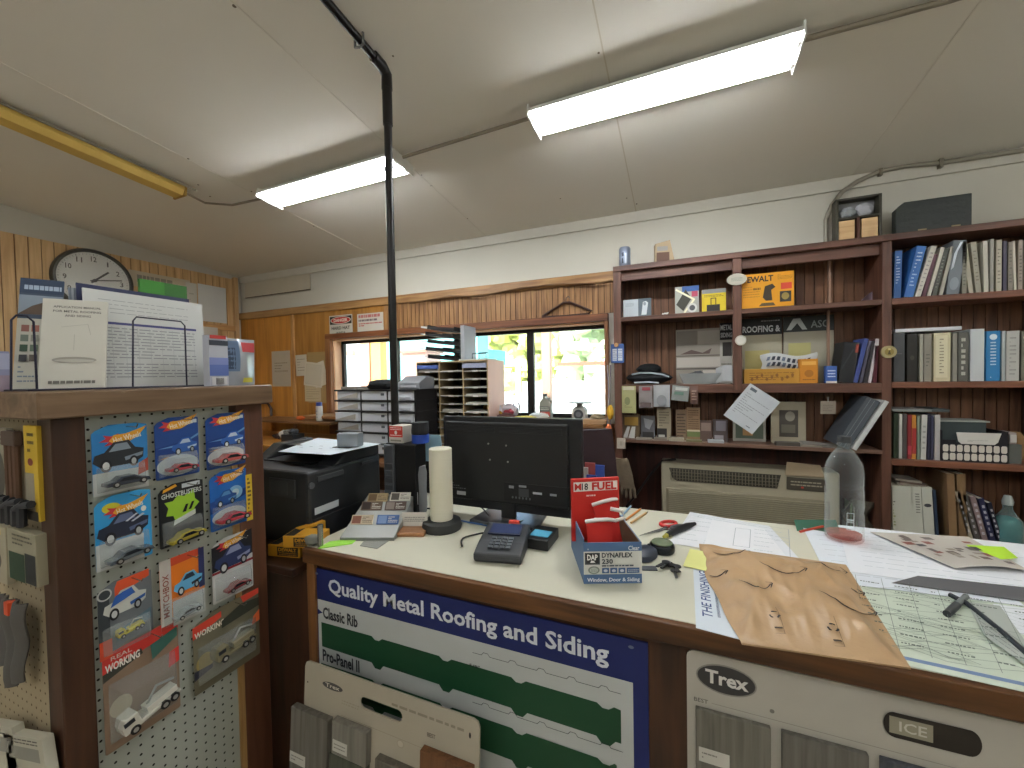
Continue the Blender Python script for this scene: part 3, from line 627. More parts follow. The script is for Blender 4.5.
toycard('black toy car card with lime green slime splat, middle column second from top', (159, 482, 204, 543), '#15181a',
  lambda q: [('p', '#9bc832', [(.15, .5), (.2, .62), (.12, .72), (.3, .72), (.42, .8), (.55, .76), (.78, .84), (.8, .68), (.9, .6), (.78, .52), (.8, .42), (.55, .42), (.35, .38), (.3, .48)]), ('t', '#d5dad6', 'GHOSTBUSTERS', .06, .78, .96, .86, .02),
             ('p', '#c9cdc6', [(.3, .32), (.8, .42), (.8, .5), (.32, .4)]), ('p', '#111111', [(.5, .5), (.58, .62), (.64, .62), (.58, .5)]), ('p', '#111111', [(.64, .52), (.72, .64), (.78, .64), (.7, .52)])]+[('p', '#e8a326', [(.08, .88), (.4, .95), (.36, .99), (.1, .93)]), ('r', '#c7cdd2', .5, .9, .92, .97)], 1, '#b0a23c', z=.08, L=.8, ang=-.1)
toycard('bright blue toy car card with pink red car, right column second from top', (210, 470, 247, 527), '#1e66b8',
  lambda q: [('p', '#0f3f86', [(0, .3), (1, .5), (1, .62), (0, .5)]), ('e', '#8fc3e6', .68, .58, .2, .12), ('e', '#d3e6f2', .68, .58, .1, .06), ('e', '#b9c9cf', .5, .2, .46, .15)]+flame(.1, .68, .88)+carart(.1, .4, .6, '#1a4f95', '#5d92c8'), 1, '#c03c4c', z=.13, L=.85)
toycard('orange and grey toy card with off-road vehicle picture, left column third from top', (98, 577, 153, 650), '#70767a',
  lambda q: [('p', '#e2572b', [(.3, .78), (.95, .9), (.95, 1), (.35, .98), (.3, .9)]), ('r', '#3b4144', 0, .1, .2, .92), ('e', '#c9cbc6', .12, .86, .13, .08), ('e', '#3b4144', .12, .86, .1, .06), ('r', '#e0532e', 0, .0, .22, .25)]+carart(.08, .5, .8, '#c9cbc2', '#3160a8')+[('p', '#2f62b4', [(.2, .66), (.3, .8), (.6, .84), (.62, .74)]), ('p', '#5f7a86', [(.25, .3), (.95, .45), (.95, .3), (.3, .18)])], 1, '#d3c43a', 'truck', z=.25, L=.5, ang=-.14)
toycard('orange toy car card with white name strip on its side and blue sports car', (160, 554, 205, 622), '#e87d22',
  lambda q: [('p', '#d14a28', [(.25, .88), (1, .9), (1, 1), (.2, 1)]), ('r', '#c9c3bb', 0, 0, .24, 1), ('r', '#c0392b', 0, 0, .24, .06), ('tr', '#8f4436', 'MATCHBOX', .12, .48, .72*1.5*CW, .13*CW, 90), ('r', '#2c2f5c', .86, .4, 1, 1), ('r', '#b9bcb8', .25, 0, 1, .36)]+carart(.28, .42, .66, '#67b4dc', '#1d2a3a'), 1, '#a9b0b4', z=.12, L=.62, ang=-.12)
toycard('black and white toy car card with small dark red car, right column third from top', (212, 535, 253, 596), '#c9cac6',
  lambda q: [('p', '#16181c', [(0, .5), (1, .58), (1, 1), (0, .9)]), ('r', '#8b1f24', 0, .46, 1, .5)]+flame(.1, .72, .75)+carart(.05, .46, .9, '#27345e', '#8b93b4'), 1, '#8e3a3c', z=.14, L=.6, ang=-.06)
toycard('red toy card with white crane truck, lowest on the pegboard', (103, 634, 180, 733), '#8d7560',
  lambda q: [('p', '#d5392f', [(0, .78), (1, .88), (1, 1), (0, .96)]), ('p', '#3a3a30', [(0, .7), (.5, .8), (.48, .86), (0, .78)]), ('t', '#f0ece4', 'WORKING', .03, .78, .46, .86, .03), ('t', '#e8c9be', 'REAL', .1, .88, .36, .92), ('p', '#3d6e62', [(.62, .68), (.98, .8), (.98, .9), (.6, .84)]), ('p', '#d5392f', [(.84, .5), (1, .52), (1, .68), (.86, .66)]), ('e', '#b6a98c', .2, .4, .14, .1)], 1, '#d9d7cb', 'truck', z=.2, L=.78, d=.04, bz=(.08, .66), ang=-.22)
CWx = rX(103, 634, 180, 733, PX+.006)
toycard('tan and red toy card with military vehicles, right of the crane truck card', (193, 604, 260, 676), '#6f6a55',
  lambda q: [('p', '#d8452f', [(.0, .74), (.4, .86), (.4, .94), (0, .9)]), ('p', '#d8452f', [(.74, .9), (1, .92), (1, 1), (.7, 1)]), ('t', '#ece6d6', 'WORKING', .02, .74, .44, .82, .03), ('p', '#35382c', [(.4, .8), (.7, .9), (1, .86), (1, .74), (.4, .7)]), ('e', '#9c8a4e', .15, .38, .12, .12), ('p', '#2b2d3c', [(0, .2), (.25, .25), (.25, .3), (0, .32)]), ('p', '#e0662e', [(.86, .5), (1, .52), (1, .68), (.9, .62)])], 1, '#8b8468', 'truck', z=.36, L=.6, d=.03, bz=(.1, .6), ang=-.1)
a, z, w, h = rX(244, 474, 250, 520, PX+.02)
card('key_tag_card', 'narrow yellow card hanging at the right edge of the pegboard', 'card', (a, z, w, h), PX+.03, 'x', '#d8b62c', [('n', '#4a3c14', .2, .05, .8, .95, 10, .5)])
# ---- goods on the tan pegboard front
def pegitem(name, label, cat, px, base, shapes, d=.012, gap=.02, **k):
    return card(name, label, cat, rY(*px, TY-gap), TY, 'y', base, shapes, t=d, gap=gap-d, bev=.001, **k)
pegitem('blister_pack', 'yellow tool blister pack at the upper right of the tan pegboard', 'package', (25, 426, 38, 520), '#c9a72c', [('r', '#8a8271', .0, .1, .7, .5), ('r', '#33302a', .1, .0, .9, .1), ('n', '#5a4a1c', .3, .7, .8, .95, 3), ('e', '#7d3220', .5, .62, .2, .04)])
r = T('brush', 'brown stick tools hanging left of the yellow pack on the tan pegboard', 'tool', aY(16, 510, TY-.02))
for k in range(3):
    m = MB(); m.cyl((-.028+.022*k, 0, .0), .007, .16, C('#5a3f2c', .6), 8); m.build('stick', r)
m = MB(); m.box(-.04, -.008, .155, .03, .008, .19, C('#4b382c', .6)); m.build('handle', r, bev=.003)
pegitem('blister_pack', 'pale blister pack at the left photo edge of the tan pegboard', 'package', (-12, 428, 8, 512), '#8f8a78', [('e', '#4d4a40', .5, .45, .35, .3), ('n', '#5b5647', .2, .8, .8, .95, 3)])
rr = random.Random(4)
r = T('tool_bundle', 'bundle of black handled tools below the yellow pack', 'tool', aY(16, 520, TY-.03))
for k in range(6):
    m = MB(); x = -.12+.03*k; m.tube([(x, 0, -.01), (x+.02, -.005, .03+.01*(k % 2)), (x+.05, 0, .045)], .009, C('#2c2f35', .5), 8); m.build('handle', r)
pegitem('blister_pack', 'clear backed pack with dark green box below the tool bundle', 'package', (8, 532, 36, 582), '#9d9780', [('r', '#28402c', .05, .0, .6, .55), ('r', '#23262a', .62, .02, .98, .6), ('n', '#5b5647', .2, .7, .9, .95, 3)], d=.02, gap=.03)
pegitem('blister_pack', 'pale pack beside the dark green box on the tan pegboard', 'package', (-16, 525, 6, 580), '#a79f88', [('r', '#d9c23a', .3, .85, .8, .95), ('e', '#555144', .5, .4, .3, .2)])
r = T('work_gloves', 'grey gloves and straps hanging low on the tan pegboard', 'gloves', aY(22, 600, TY-.025))
for k, (x, L, ww) in enumerate(((-.11, .17, .05), (-.045, .21, .045), (.012, .19, .045))):
    m = MB(); m.grid(lambda u, v: ((u-.5)*ww*(1-.3*v)+x-.02*v*(k-1), -.012*math.sin(PI*u)-.004*math.sin(9*v), -v*L), 6, 10, C('#5b5854', .9, bump=.3), .006); m.build('glove', r, smooth=True)
m = MB(); m.box(-.03, -.02, -.03, -.01, -.005, 0, C('#d8542e', .6)); m.build('clip', r)
for k, (px, lab) in enumerate((((-8, 738, 20, 790), 'white and yellow package low on the tan pegboard at the photo corner'), ((10, 752, 50, 800), 'white and yellow package lowest on the tan pegboard beside the brown post'))):
    pegitem('package', lab, 'package', px, '#b8b5a4', [('r', '#8b8a80', .1, .55, .9, .8), ('r', '#c9b62a', 0, 0, .35, .3), ('n', '#55524a', .1, .85, .9, .97, 2)], d=.02, gap=.04, tilt=-.25)
# ================================================================= things on the counter
def foot(p0, p1, p2, p3, Z):                 # front-left, front-right, back-right, back-left on the ground -> place, turn, width, depth
    P = [aZ(*p, Z) for p in (p0, p1, p2, p3)]; u = (P[1]-P[0]); v = ((P[3]-P[0])+(P[2]-P[1]))/2
    return P[0], math.atan2(u.y, u.x), u.length, v.length
BK = C('#191a1c', .45); BKG = C('#222326', .35); DGR = C('#3a3c3f', .5)
# monitor seen from behind
MY = 1.43; a = aY(444, 460, MY).x; b = aY(582.5, 460, MY).x; zt = aY(513, 417.5, MY).z; zb = aY(513, 512, MY).z
r = T('monitor', 'large black computer monitor seen from behind on the counter', 'monitor', ((a+b)/2, MY-.0, CT)); w = b-a; h = zt-zb; z0 = zb-CT
m = MB(); m.box(-w/2, 0, z0, w/2, .022, z0+h, BKG); m.build('shell', r, bev=.004)
m = MB(); m.prism([(-w/2+.02, z0+.035), (w/2-.05, z0+.035), (w/2-.05, z0+h-.02), (-w/2+.02, z0+h-.02)], -.018, .001, BK, 'y'); m.build('back_cover', r, bev=.006)
m = MB(); zz = z0+h-.03
for (u0, u1) in ((-.46, -.08), (-.05, .38)):
    m.box(u0*w, -.0195, zz-.03, u1*w, -.0175, zz-.005, '#0d0d0e')
    for k in range(5): m.box(u0*w, -.021, zz-.029+k*.005, u1*w, -.019, zz-.027+k*.005, '#2a2b2d')
m.build('vent', r)
m = MB(); m.box(-.02*w, -.0195, z0+.05, .42*w, -.018, z0+.12, '#101112')
m.art(.44*w, .07, -.0195, [('r', '#8f9297', .08, .7, .16, .85), ('r', '#8f9297', .24, .8, .36, .92), ('r', '#b9bcc0', .46, .5, .6, .62), ('r', '#9a9da2', .72, .5, .82, .62)]+[('e', '#55585c', .14+.055*i, .22, .015, .07) for i in range(6)]+[('r', '#3f4144', .24, .3, .4, .75)], -.02*w, z0+.05); m.build('port_panel', r)
m = MB(); m.art(w, h, -.0185, [('r', '#b5b7ba', -.38+.5, .14, -.31+.5, .18), ('n', '#6a6c70', -.42+.5, .2, -.3+.5, .28, 3), ('r', '#606266', .09+.5, .86, .16+.5, .885)], -w/2, z0); m.build('rating_label', r)
for u, v in ((-.13, .72), (0, .71), (-.12, .55), (.01, .54)):
    m = MB(); m.cyl((u*w, -.0205, z0+v*h), .0035, .004, C('#9a9a96', .3, .8), 10, 'y'); m.build('screw', r)
m = MB(); m.box(-.03, -.012, .012, .03, .006, z0+.05, BK); m.build('neck', r, bev=.003)
m = MB(); m.prism([(-.14, -.07), (.14, -.07), (.125, .1), (-.125, .1)], 0, .012, C('#5a5d60', .2, .2), 'z'); m.build('base', r, bev=.003)
# white roll on its black base
p = aZ(442, 528, CT)
r = T('wrap_roll', 'tall white roll standing on a dark round base on the counter', 'roll', p)
m = MB(); m.lathe([(.072, 0), (.075, .012), (.07, .03), (.05, .036), (0, .036)], C('#2b2d2d', .5), 28); m.build('base', r, smooth=True)
m = MB(); H_ = .30; m.lathe([(.018, .037), (.0415, .037), (.0425, .05), (.0425, H_), (.04, H_+.002), (.018, H_+.002)], C('#e2dec9', .45, var=.03), 32); m.build('roll', r, smooth=True)
m = MB(); m.lathe([(.018, .038), (.018, H_+.001), (.014, H_+.001), (.014, .038)], C('#8c7a5c', .8), 20); m.build('core', r, smooth=True)
# clear sleeve of cups beside the roll
p = aZ(419, 513, CT)
r = T('cup_sleeve', 'translucent plastic bag of stacked cups left of the white roll', 'plastic sleeve', p)
m = MB(); m.lathe([(.03, 0), (.036, .03), (.034, .1), (.037, .17), (.03, .2), (0, .203)], clearm('#dfe3e8', .35, .25), 18); m.build('sleeve', r, smooth=True)
m = MB(); m.lathe([(.022, .004), (.026, .17), (0, .17)], C('#a8acb4', .6), 16); m.build('cup_stack', r, smooth=True)
m = MB(); m.art(.04, .05, -.038, [('r', '#c9c9cc', 0, 0, 1, 1)], -.015, .05); m.build('label_patch', r)
# card terminal
p, an, w, d = foot((473, 563), (521, 567), (521, 541), (480, 540), CT)
r = T('card_terminal', 'black card payment terminal with keypad in front of the monitor', 'card reader', p, an)
m = MB(); m.prism([(0, .012), (0, .03), (d*.35, .045), (d, .062), (d, .03), (d*.9, 0), (.01, 0)], 0, w, C('#34373b', .4), 'x'); m.build('body', r, bev=.006)
sl = math.atan2(.032, d)
m = MB(); m.X = Matrix.Translation((0, 0, .0335)) @ Matrix.Rotation(sl*.85, 4, 'X')
m.box(w*.14, d*.56, .003, w*.86, d*.94, .0065, '#1c2440'); m.box(w*.17, d*.6, .0066, w*.83, d*.9, .007, C('#3c4668', .2)); m.build('screen', r)
for i in range(4):
    for j in range(4):
        m = MB(); m.X = Matrix.Translation((0, 0, .031)) @ Matrix.Rotation(sl*.85, 4, 'X')
        x = w*(.27+.125*j); y = d*(.14+.095*i); m.box(x, y, .004, x+w*.095, y+d*.07, .0085, C('#4d5258' if j < 3 else '#5c6268', .5)); m.build('key', r)
m = MB(); m.box(w*.5, d*.97, .03, w*.74, d*1.06, .07, C('#d8412e', .5)); m.build('card_slot_cap', r, bev=.002, label='red plastic piece')
p, an, w, d = foot((524, 548), (548, 552), (557, 538), (530, 533), CT)
r = T('receipt_box', 'small black box with a light blue strip on top, right of the card terminal', 'box', p, an)
m = MB(); m.box(0, 0, 0, w, d, .035, BK); m.build('body', r, bev=.003)
m = MB(); m.box(w*.15, d*.2, .0352, w*.9, d*.62, .0375, '#4fa3c4'); m.build('strip', r)
# caulk box with red gloves in it
p0 = aZ(584, 584, CT); u = aZ(642, 583, CT)-p0; an = math.atan2(u.y, u.x); w = u.length; d = .235; h = .112
r = T('caulk_box', 'open blue and white caulk box with red gloves inside, right of the card terminal', 'box', p0, an)
kb = C('#4d6d96', .6); ins = C('#7d6a52', .8)
m = MB(); t = .003; m.box(0, 0, 0, w, t, h, kb); m.box(0, t, 0, t, d, h+.01, C('#5b7597', .6)); m.box(w-t, t, 0, w, d, h, C('#5b7597', .6)); m.box(t, d-t, 0, w-t, d, h+.01, C('#5b7597', .6)); m.box(t, t, 0, w-t, d-t, t, ins)
m.build('carton', r)
m = MB(); m.box(t, t, t, t+.001, d-t, h, ins); m.box(w-t-.001, t, t, w-t, d-t, h, ins); m.box(t, d-t-.001, t, w-t, d-t, h, ins); m.build('lining', r)
m = MB()
m.art(w, h, 0, [('r', '#d9d9d2', .0, .23, 1, .79), ('r', '#44484d', .02, .47, .28, .76), ('r', '#1b1c1e', .04, .5, .26, .74), ('t', '#f2f2ee', 'DAP', .06, .58, .24, .72, .03), ('p', '#f2f2ee', [(.11, .52), (.2, .52), (.17, .57), (.13, .57)]),
  ('t', '#2a3038', 'DYNAFLEX', .31, .64, .84, .76, .03), ('t', '#2a3038', '230', .31, .49, .5, .61, .03), ('n', '#4a5058', .31, .42, .86, .47, 1, .7),
  ('e', '#8a9188', .17, .345, .1, .095), ('e', '#c4c9c0', .17, .345, .07, .065), ('n', '#6d756b', .12, .3, .22, .39, 3),
  ('r', '#41608c', .31, .27, .43, .4), ('r', '#41608c', .45, .27, .57, .4), ('r', '#41608c', .59, .27, .71, .4), ('r', '#41608c', .73, .27, .95, .4),
  ('e', '#cfd6e0', .37, .335, .035, .035), ('e', '#cfd6e0', .51, .335, .035, .035), ('e', '#cfd6e0', .65, .335, .035, .035), ('n', '#cfd6e0', .75, .3, .93, .37, 2),
  ('t', '#e6eaef', 'Window, Door & Siding', .05, .05, .95, .17, .02), ('t', '#e6eaef', 'Clear', .76, .83, .95, .94, .015), ('n', '#aebccd', .06, .84, .4, .9, 1, .5)])
m.build('front_print', r)
# contents rest in the box: separate things
M_ = Matrix.Translation(p0) @ Matrix.Rotation(an, 4, 'Z')
def inbox(x, y, z): return M_ @ Vector((x, y, z))
cw, ch = .15, .19
m = MB(); m.box(0, -.012, 0, cw, 0, ch, '#c9281f'); m.art(cw, ch, -.0125, [('r', '#e8e4de', .04, .8, .96, .95), ('t', '#c9281f', 'M', .06, .82, .2, .93, .02), ('t', '#17181a', '18', .21, .82, .34, .93, .02), ('t', '#c9281f', 'FUEL', .42, .81, .94, .94, .04), ('n', '#f0dcd8', .3, .7, .7, .76, 1)])
m.build('tool_carton', None, inbox(-.012, d*.62, .06), (.0, 0, an+.12), label='red cardboard tool packet with white lettering standing in the caulk box', cat='package', bev=.001)
for k, (x, y, tw, lab) in enumerate(((.012, .03, .1, 'red glove with white cuff edge at the front of the caulk box'), (.07, .1, .55, 'red glove with white cuff edge behind, leaning in the caulk box'))):
    r = T('glove', lab, 'glove', inbox(x, y, .01), 0, 'red gloves in the caulk box', rot=(-.22, .12-tw*.3, an+.1+tw*.3))
    W_g = .085; Hg = .17 if k else .145
    m = MB(); m.grid(lambda u, v: ((u-.5)*W_g*(1-.14*math.sin(PI*v*.9))+.04, -.014*math.sin(PI*u)*(.7+.3*math.sin(5*v)), v*Hg), 8, 10, C('#cf2a22', .8, bump=.25, var=.12), .018); m.build('fabric', r, smooth=True)
    m = MB(); m.tube([(.04-W_g/2, 0, Hg-.004), (.025, -.02, Hg+.004), (.055, -.02, Hg+.006), (.04+W_g/2, 0, Hg+.002), (.04+W_g*.45, .014, Hg), (.03, .018, Hg)], .0055, C('#ece4e0', .8), 8); m.build('cuff', r, smooth=True)
    m = MB(); m.art(.05, .05, -.017, [('tr', '#f1e3df', 'GLOVES' if False else 'M', .3, .75, .018, .012, -12), ('n', '#ecd2cd', .2, .1, .8, .55, 4, .35)], .02, .01); m.build('print', r)
    if k:
        m = MB(); m.tube([(.045, -.02, Hg-.02), (.075, -.035, Hg-.03), (.08, -.035, Hg-.05), (.05, -.025, Hg-.055)], .006, C('#ece4e0', .8), 8); m.build('loop', r, smooth=True)
# small clutter right of the box
def on(x, y, Z=CT): return aZ(x, y, Z)
# scissors
r = T('scissors', 'scissors with red and grey handles at the back of the counter', 'scissors', on(664, 530), math.radians(50))
def ringpts(cx, cy, rx, ry, n=14, z=.006): return [(cx+rx*math.cos(2*PI*i/n), cy+ry*math.sin(2*PI*i/n), z) for i in range(n)]
m = MB(); m.tube(ringpts(.05, .024, .034, .022), .006, C('#c22c26', .4), 8, True); m.build('handle', r, smooth=True, label='red handle')
m = MB(); m.tube(ringpts(.05, -.024, .034, .02), .006, C('#5a5c5e', .4), 8, True); m.build('handle', r, smooth=True, label='grey handle')
for s in (1, -1):
    m = MB(); m.prism([(.02, .012*s), (.0, .004*s), (-.12, -.004*s), (-.02, -.008*s), (.02, -.0)], .003+.003*s, .005+.003*s, C('#b5b8ba', .25, .9), 'z'); m.build('blade', r)
r = T('utility_knife', 'black handled knife lying right of the scissors', 'knife', on(667, 538), math.radians(62))
a = on(667, 538); b = on(695, 526); r.rotation_euler.z = math.atan2((b-a).y, (b-a).x); L = (b-a).length
m = MB(); m.tube([(0, 0, .01), (L*.3, 0, .013), (L*.7, 0, .012), (L, 0, .009)], [.009, .013, .012, .006], BK, 10); m.build('handle', r, smooth=True)
m = MB(); m.tube([(-.02, 0, .009), (.01, 0, .01)], [.005, .01], C('#a8a03a', .5), 8); m.build('tip', r, label='olive yellow tip')
r = T('tape_coil', 'dark glassy round tin lying beside the caulk box', 'tin', on(662, 551))
m = MB(); m.lathe([(.036, 0), (.039, .006), (.039, .02), (.034, .026), (.02, .022), (0, .021)], C('#20262a', .15, .3), 26); m.build('tin', r, smooth=True)
m = MB(); m.lathe([(.03, .0262), (.0325, .029), (.03, .031), (.028, .029)], C('#6d7a5e', .4), 26); m.build('rim', r, smooth=True)
r = T('computer_mouse', 'dark blue grey mouse tucked behind the caulk box corner', 'mouse', on(645, 557), 1.2)
m = MB(); m.lathe([(.001, .03), (.02, .028), (.032, .018), (.034, .004), (.03, 0)], C('#343b4a', .5), 20, sx=1.5); m.build('shell', r, smooth=True)
m = MB(); m.lathe([(.006, -.004), (.006, .004)], '#15161a', 12, (.03, 0, .026), 'y'); m.build('wheel', r)
r = T('key_bunch', 'bunch of black keys and tags in front of the dark tin', 'keys', on(672, 570))
rr = random.Random(12)
for i in range(6):
    an2 = rr.uniform(-2.2, -.6); L = rr.uniform(.02, .04); x, y = rr.uniform(-.02, .02), rr.uniform(-.015, .02); m = MB()
    m.X = Matrix.Translation((x, y, .003+.003*i)) @ Matrix.Rotation(an2, 4, 'Z'); m.cyl((0, 0, 0), .011, .003, BK if i % 3 else C('#8c8e90', .3, .8), 12); m.box(.008, -.004, 0, .008+L, .004, .003, C('#8c8e90', .3, .8) if i % 3 == 0 else BK); m.build('key', r)
m = MB(); m.tube(ringpts(-.012, .03, .014, .014, z=.004), .0015, C('#a5a6a8', .2, .9), 6, True); m.build('ring', r)
m = MB(); m.box(-.022, -.012, 0, .022, .012, .004, '#4c5054'); m.art(.04, .02, 0, [], 0, 0); m.build('sanding_block', None, on(649, 569), (0, 0, .3), label='small flat grey pad below the mouse', cat='pad', bev=.001)
PEN = (('pencil', 'orange pencil lying behind the caulk box', 'pencil', (626, 521), (642, 509), '#d08a3c'), ('pen', 'pale blue pen lying behind the caulk box', 'pen', (621, 518), (632, 506), '#8fb0cc'), ('pencil', 'tan pencil lying beside the orange one', 'pencil', (631, 524), (648, 513), '#c9a56e'), ('pen', 'red pen lying left of the clear bottle', 'pen', (800, 533), (826, 527), '#d0472e'))
for nm, lb, ct, a, b, cc in PEN:
    a, b = on(*a), on(*b); L = (b-a).length; r = T(nm, lb, ct, a, math.atan2((b-a).y, (b-a).x))
    m = MB(); m.tube([(0, 0, .005), (L*.88, 0, .005)], .0042, C(cc, .4), 6); m.build('barrel', r)
    m = MB(); m.tube([(L*.88, 0, .005), (L, 0, .005)], [.004, .0006], C('#3a3330', .5), 6); m.build('tip', r)
# papers (each a sheet of its own, stacked by a fraction of a millimetre)
def lines(n=6, c='#c0c6ca', x0=.08, x1=.9, z0=.1, z1=.9, f=.1): return ('n', c, x0, z0, x1, z1, n, f)
sheet('paper_sheet', 'plan sheet with faint drawing spread at the back of the counter behind the envelope', 'paper', [(672, 541), (806, 566), (769, 526), (690, 512)], CT+.0002, '#dfe2e6',
      [('l', '#98a0a8', [(.1, .1), (.9, .1), (.9, .9), (.1, .9), (.1, .1)], .004), lines(7), ('l', '#6d757c', [(.2, .3), (.5, .7), (.8, .4)], .004)])
sheet('paper_sheet', 'white form with ruled box beside the scissors', 'paper', [(668, 543), (700, 548), (716, 521), (691, 516)], CT+.0018, '#e4e6ea', [lines(5)])
sheet('paper_sheet', 'white sheet with a small drawn rectangle behind the envelope', 'paper', [(703, 548), (790, 561), (764, 529), (712, 520)], CT+.0030, '#e8e9ec', [('l', '#8d949b', [(.35, .2), (.55, .2), (.55, .8), (.35, .8), (.35, .2)], .006), lines(6, x0=.6, x1=.95)])
sheet('sticky_note', 'pale yellow sticky note at the top left corner of the envelope', 'note', [(683, 566), (706, 571), (712, 553), (690, 549)], CT+.0044, '#dfe08f')
sheet('flyer', 'flyer with sideways blue lettering partly under the envelope', 'flyer', [(696, 628), (741, 640), (738, 575), (693, 566)], CT+.0006, '#d3dce4',
      [('tr', '#27407a', 'THE FINISHING', .3, .55, .75, .26, 90), ('n', '#46536c', .55, .02, .62, .95, 1, .6)])
# street map under a sheet of glass
sheet('map', 'large printed map under clear sheet at the right end of the counter', 'map', [(846, 652), (1130, 716), (1080, 600), (852, 574)], CT+.0002, '#c9d3c2',
      [('l', '#6f86a8', [(.0, .06), (1, .06)], .03)]+[('l', '#7a887c', [(.02+.3*random.Random(i).random()+.12*k*(1+.4*math.sin(i)), .1+.8*random.Random(i+50).random()+.035*math.sin(i+k*1.7)) for k in range(5)], .003) for i in range(34)]
      +[('l', '#6d7a72', [(.1+.13*i, .08), (.02+.15*i, .95)], .0025) for i in range(6)]+[('n', '#5f6a62', .05+.19*i, .12, .17+.19*i, .9, 9, .14) for i in range(5)])
sheet('paper_sheet', 'big white sheet under the clear bottle', 'paper', [(830, 582), (1024, 606), (975, 560), (803, 528)], CT+.0022, '#dde3ea', [lines(8, '#c6ccd2')])
sheet('paper_sheet', 'long white sheet reaching from the bottle to the right edge of the photo', 'paper', [(850, 572), (1110, 608), (1030, 545), (838, 525)], CT+.0036, '#e6e9ee', [lines(9, '#c8ced4')])
sheet('grey_sleeve', 'dark grey flat strip lying in front of the newspaper', 'sleeve', [(892, 583), (1100, 612), (1085, 594), (918, 576)], CT+.0050, '#5c5c5e')
sheet('paper_sheet', 'white sheet at the far right under the black strap', 'paper', [(1004, 628), (1120, 668), (1100, 618), (993, 604)], CT+.0024, '#e2e6ea', [lines(5)])
sheet('pamphlet', 'grey lined pamphlet lying between pen and strap at the right', 'pamphlet', [(985, 636), (1060, 690), (1000, 606), (966, 602)], CT+.0062, '#a9afa8', [lines(5, '#5f6a66', f=.12)])
sheet('cutting_mat', 'dark green mat corner showing between the papers at the back', 'mat', [(797, 531), (840, 534), (836, 520), (794, 520)], CT+.0001, '#2c5c48')
sheet('sticky_note', 'bright lime note on the newspaper at the right', 'note', [(986, 561), (1018, 558), (1004, 547), (966, 545)], CT+.013, '#b8e23c')
# newspaper, slightly curled
def quadf(P): return lambda u, v: (P[0]*(1-u)+P[1]*u)*(1-v)+(P[3]*(1-u)+P[2]*u)*v
Q = [on(*q) for q in ((955, 572), (1030, 575), (968, 540), (870, 535))]; O = Q[0].copy(); f = quadf([q-O for q in Q])
m = MB(); m.grid(lambda u, v: f(u, v)+Vector((0, 0, .006+.012*(1-v)*math.sin(PI*u)*.8)), 12, 8, C('#bdb7ae', .7), .0006)
rr = random.Random(8)
for i in range(26):
    u, v = rr.uniform(.05, .85), rr.uniform(.08, .85); du, dv = rr.uniform(.05, .13), rr.uniform(.05, .12); cc = rr.choice(['#6d6560', '#8a5248', '#4c4a4c', '#958c80', '#6a5a50'])
    m.add([f(u+a_, v+b_)+Vector((0, 0, .0072+.012*(1-v-b_)*math.sin(PI*(u+a_))*.8)) for a_, b_ in ((0, 0), (du, 0), (du, dv), (0, dv))], [(0, 1, 2, 3)], cc)
m.build('newspaper', None, O+Vector((0, 0, .005)), label='folded newspaper page with small pictures at the right of the counter', cat='newspaper')
# pen clip and strap
a, b = on(947, 618), on(966, 600); L = (b-a).length
r = T('marker', 'short dark grey marker lying on the map', 'marker', a+Vector((0, 0, .0012)), math.atan2((b-a).y, (b-a).x))
m = MB(); m.tube([(0, 0, .008), (L*.5, 0, .008)], .0075, C('#3c4042', .4), 10); m.build('cap', r, smooth=True); m = MB(); m.tube([(L*.5, 0, .008), (L, 0, .008)], .006, C('#6e7474', .4), 10); m.build('barrel', r, smooth=True)
P = [on(x, y)+Vector((0, 0, .008)) for x, y in ((950, 598), (966, 606), (1000, 634), (1030, 661), (1062, 692))]; O = P[0].copy()
m = MB(); m.tube([p-O for p in P], .0055, C('#20262c', .6), 8); m.build('strap', None, O, label='black strap running across the map to the photo edge', cat='strap', smooth=True)
# ---- brown mailing envelope with curved arrow print
Q = [on(742, 645), on(911, 670), on(846, 566), on(699, 545)]; O = Q[0].copy(); Q = [q-O for q in Q]; f = quadf(Q)
def bagz(u, v):
    e = min(u, 1-u, v, 1-v); s = min(1, e/.22); s = s*s*(3-2*s)
    return .004+.028*s+.0035*s*math.sin(9*u+6*v)+.003*s*math.sin(19*v-7*u+2*math.sin(5*u))+.002*math.sin(17*u+11*v)*s+.003*s*abs(math.sin(6*u-4*v))*math.exp(-((u-.18)/.15)**2) + .0045*math.exp(-((u-.1)/.06)**2)*math.sin(20*v)**2
_bz = bagz
def bagz(u, v):
    e = min(u, 1-u, v, 1-v); s = min(1, e/.15)
    n1 = noise.noise(Vector((u*5.5, v*3.5, .3))); n2 = noise.noise(Vector((u*11+3, v*5-u*4, 1.7)))
    return _bz(u, v)+s*(.012*(.25-abs(n1))+.006*(.25-abs(n2)))
def bag(u, v):
    p = f(u, v); n1 = Q[1].normalized(); p = p-n1*(.016*math.sin(PI*v)*(1+.25*math.sin(14*v))*(1-min(1, u*4))); return Vector((p.x, p.y, bagz(u, v)))
BAG = C('#b3946f', .4, var=.08, scale=16, bump=.5)
r = T('mailing_envelope', 'brown padded mailing envelope with curved arrow print on the counter', 'envelope', O)
m = MB(); m.grid(bag, 72, 56, BAG, .0015)
m.build('top_sheet', r, smooth=True)
m = MB(); m.grid(lambda u, v: Vector((f(u, v).x, f(u, v).y, .0015)), 2, 2, BAG, .001); m.build('back_sheet', r, smooth=True)
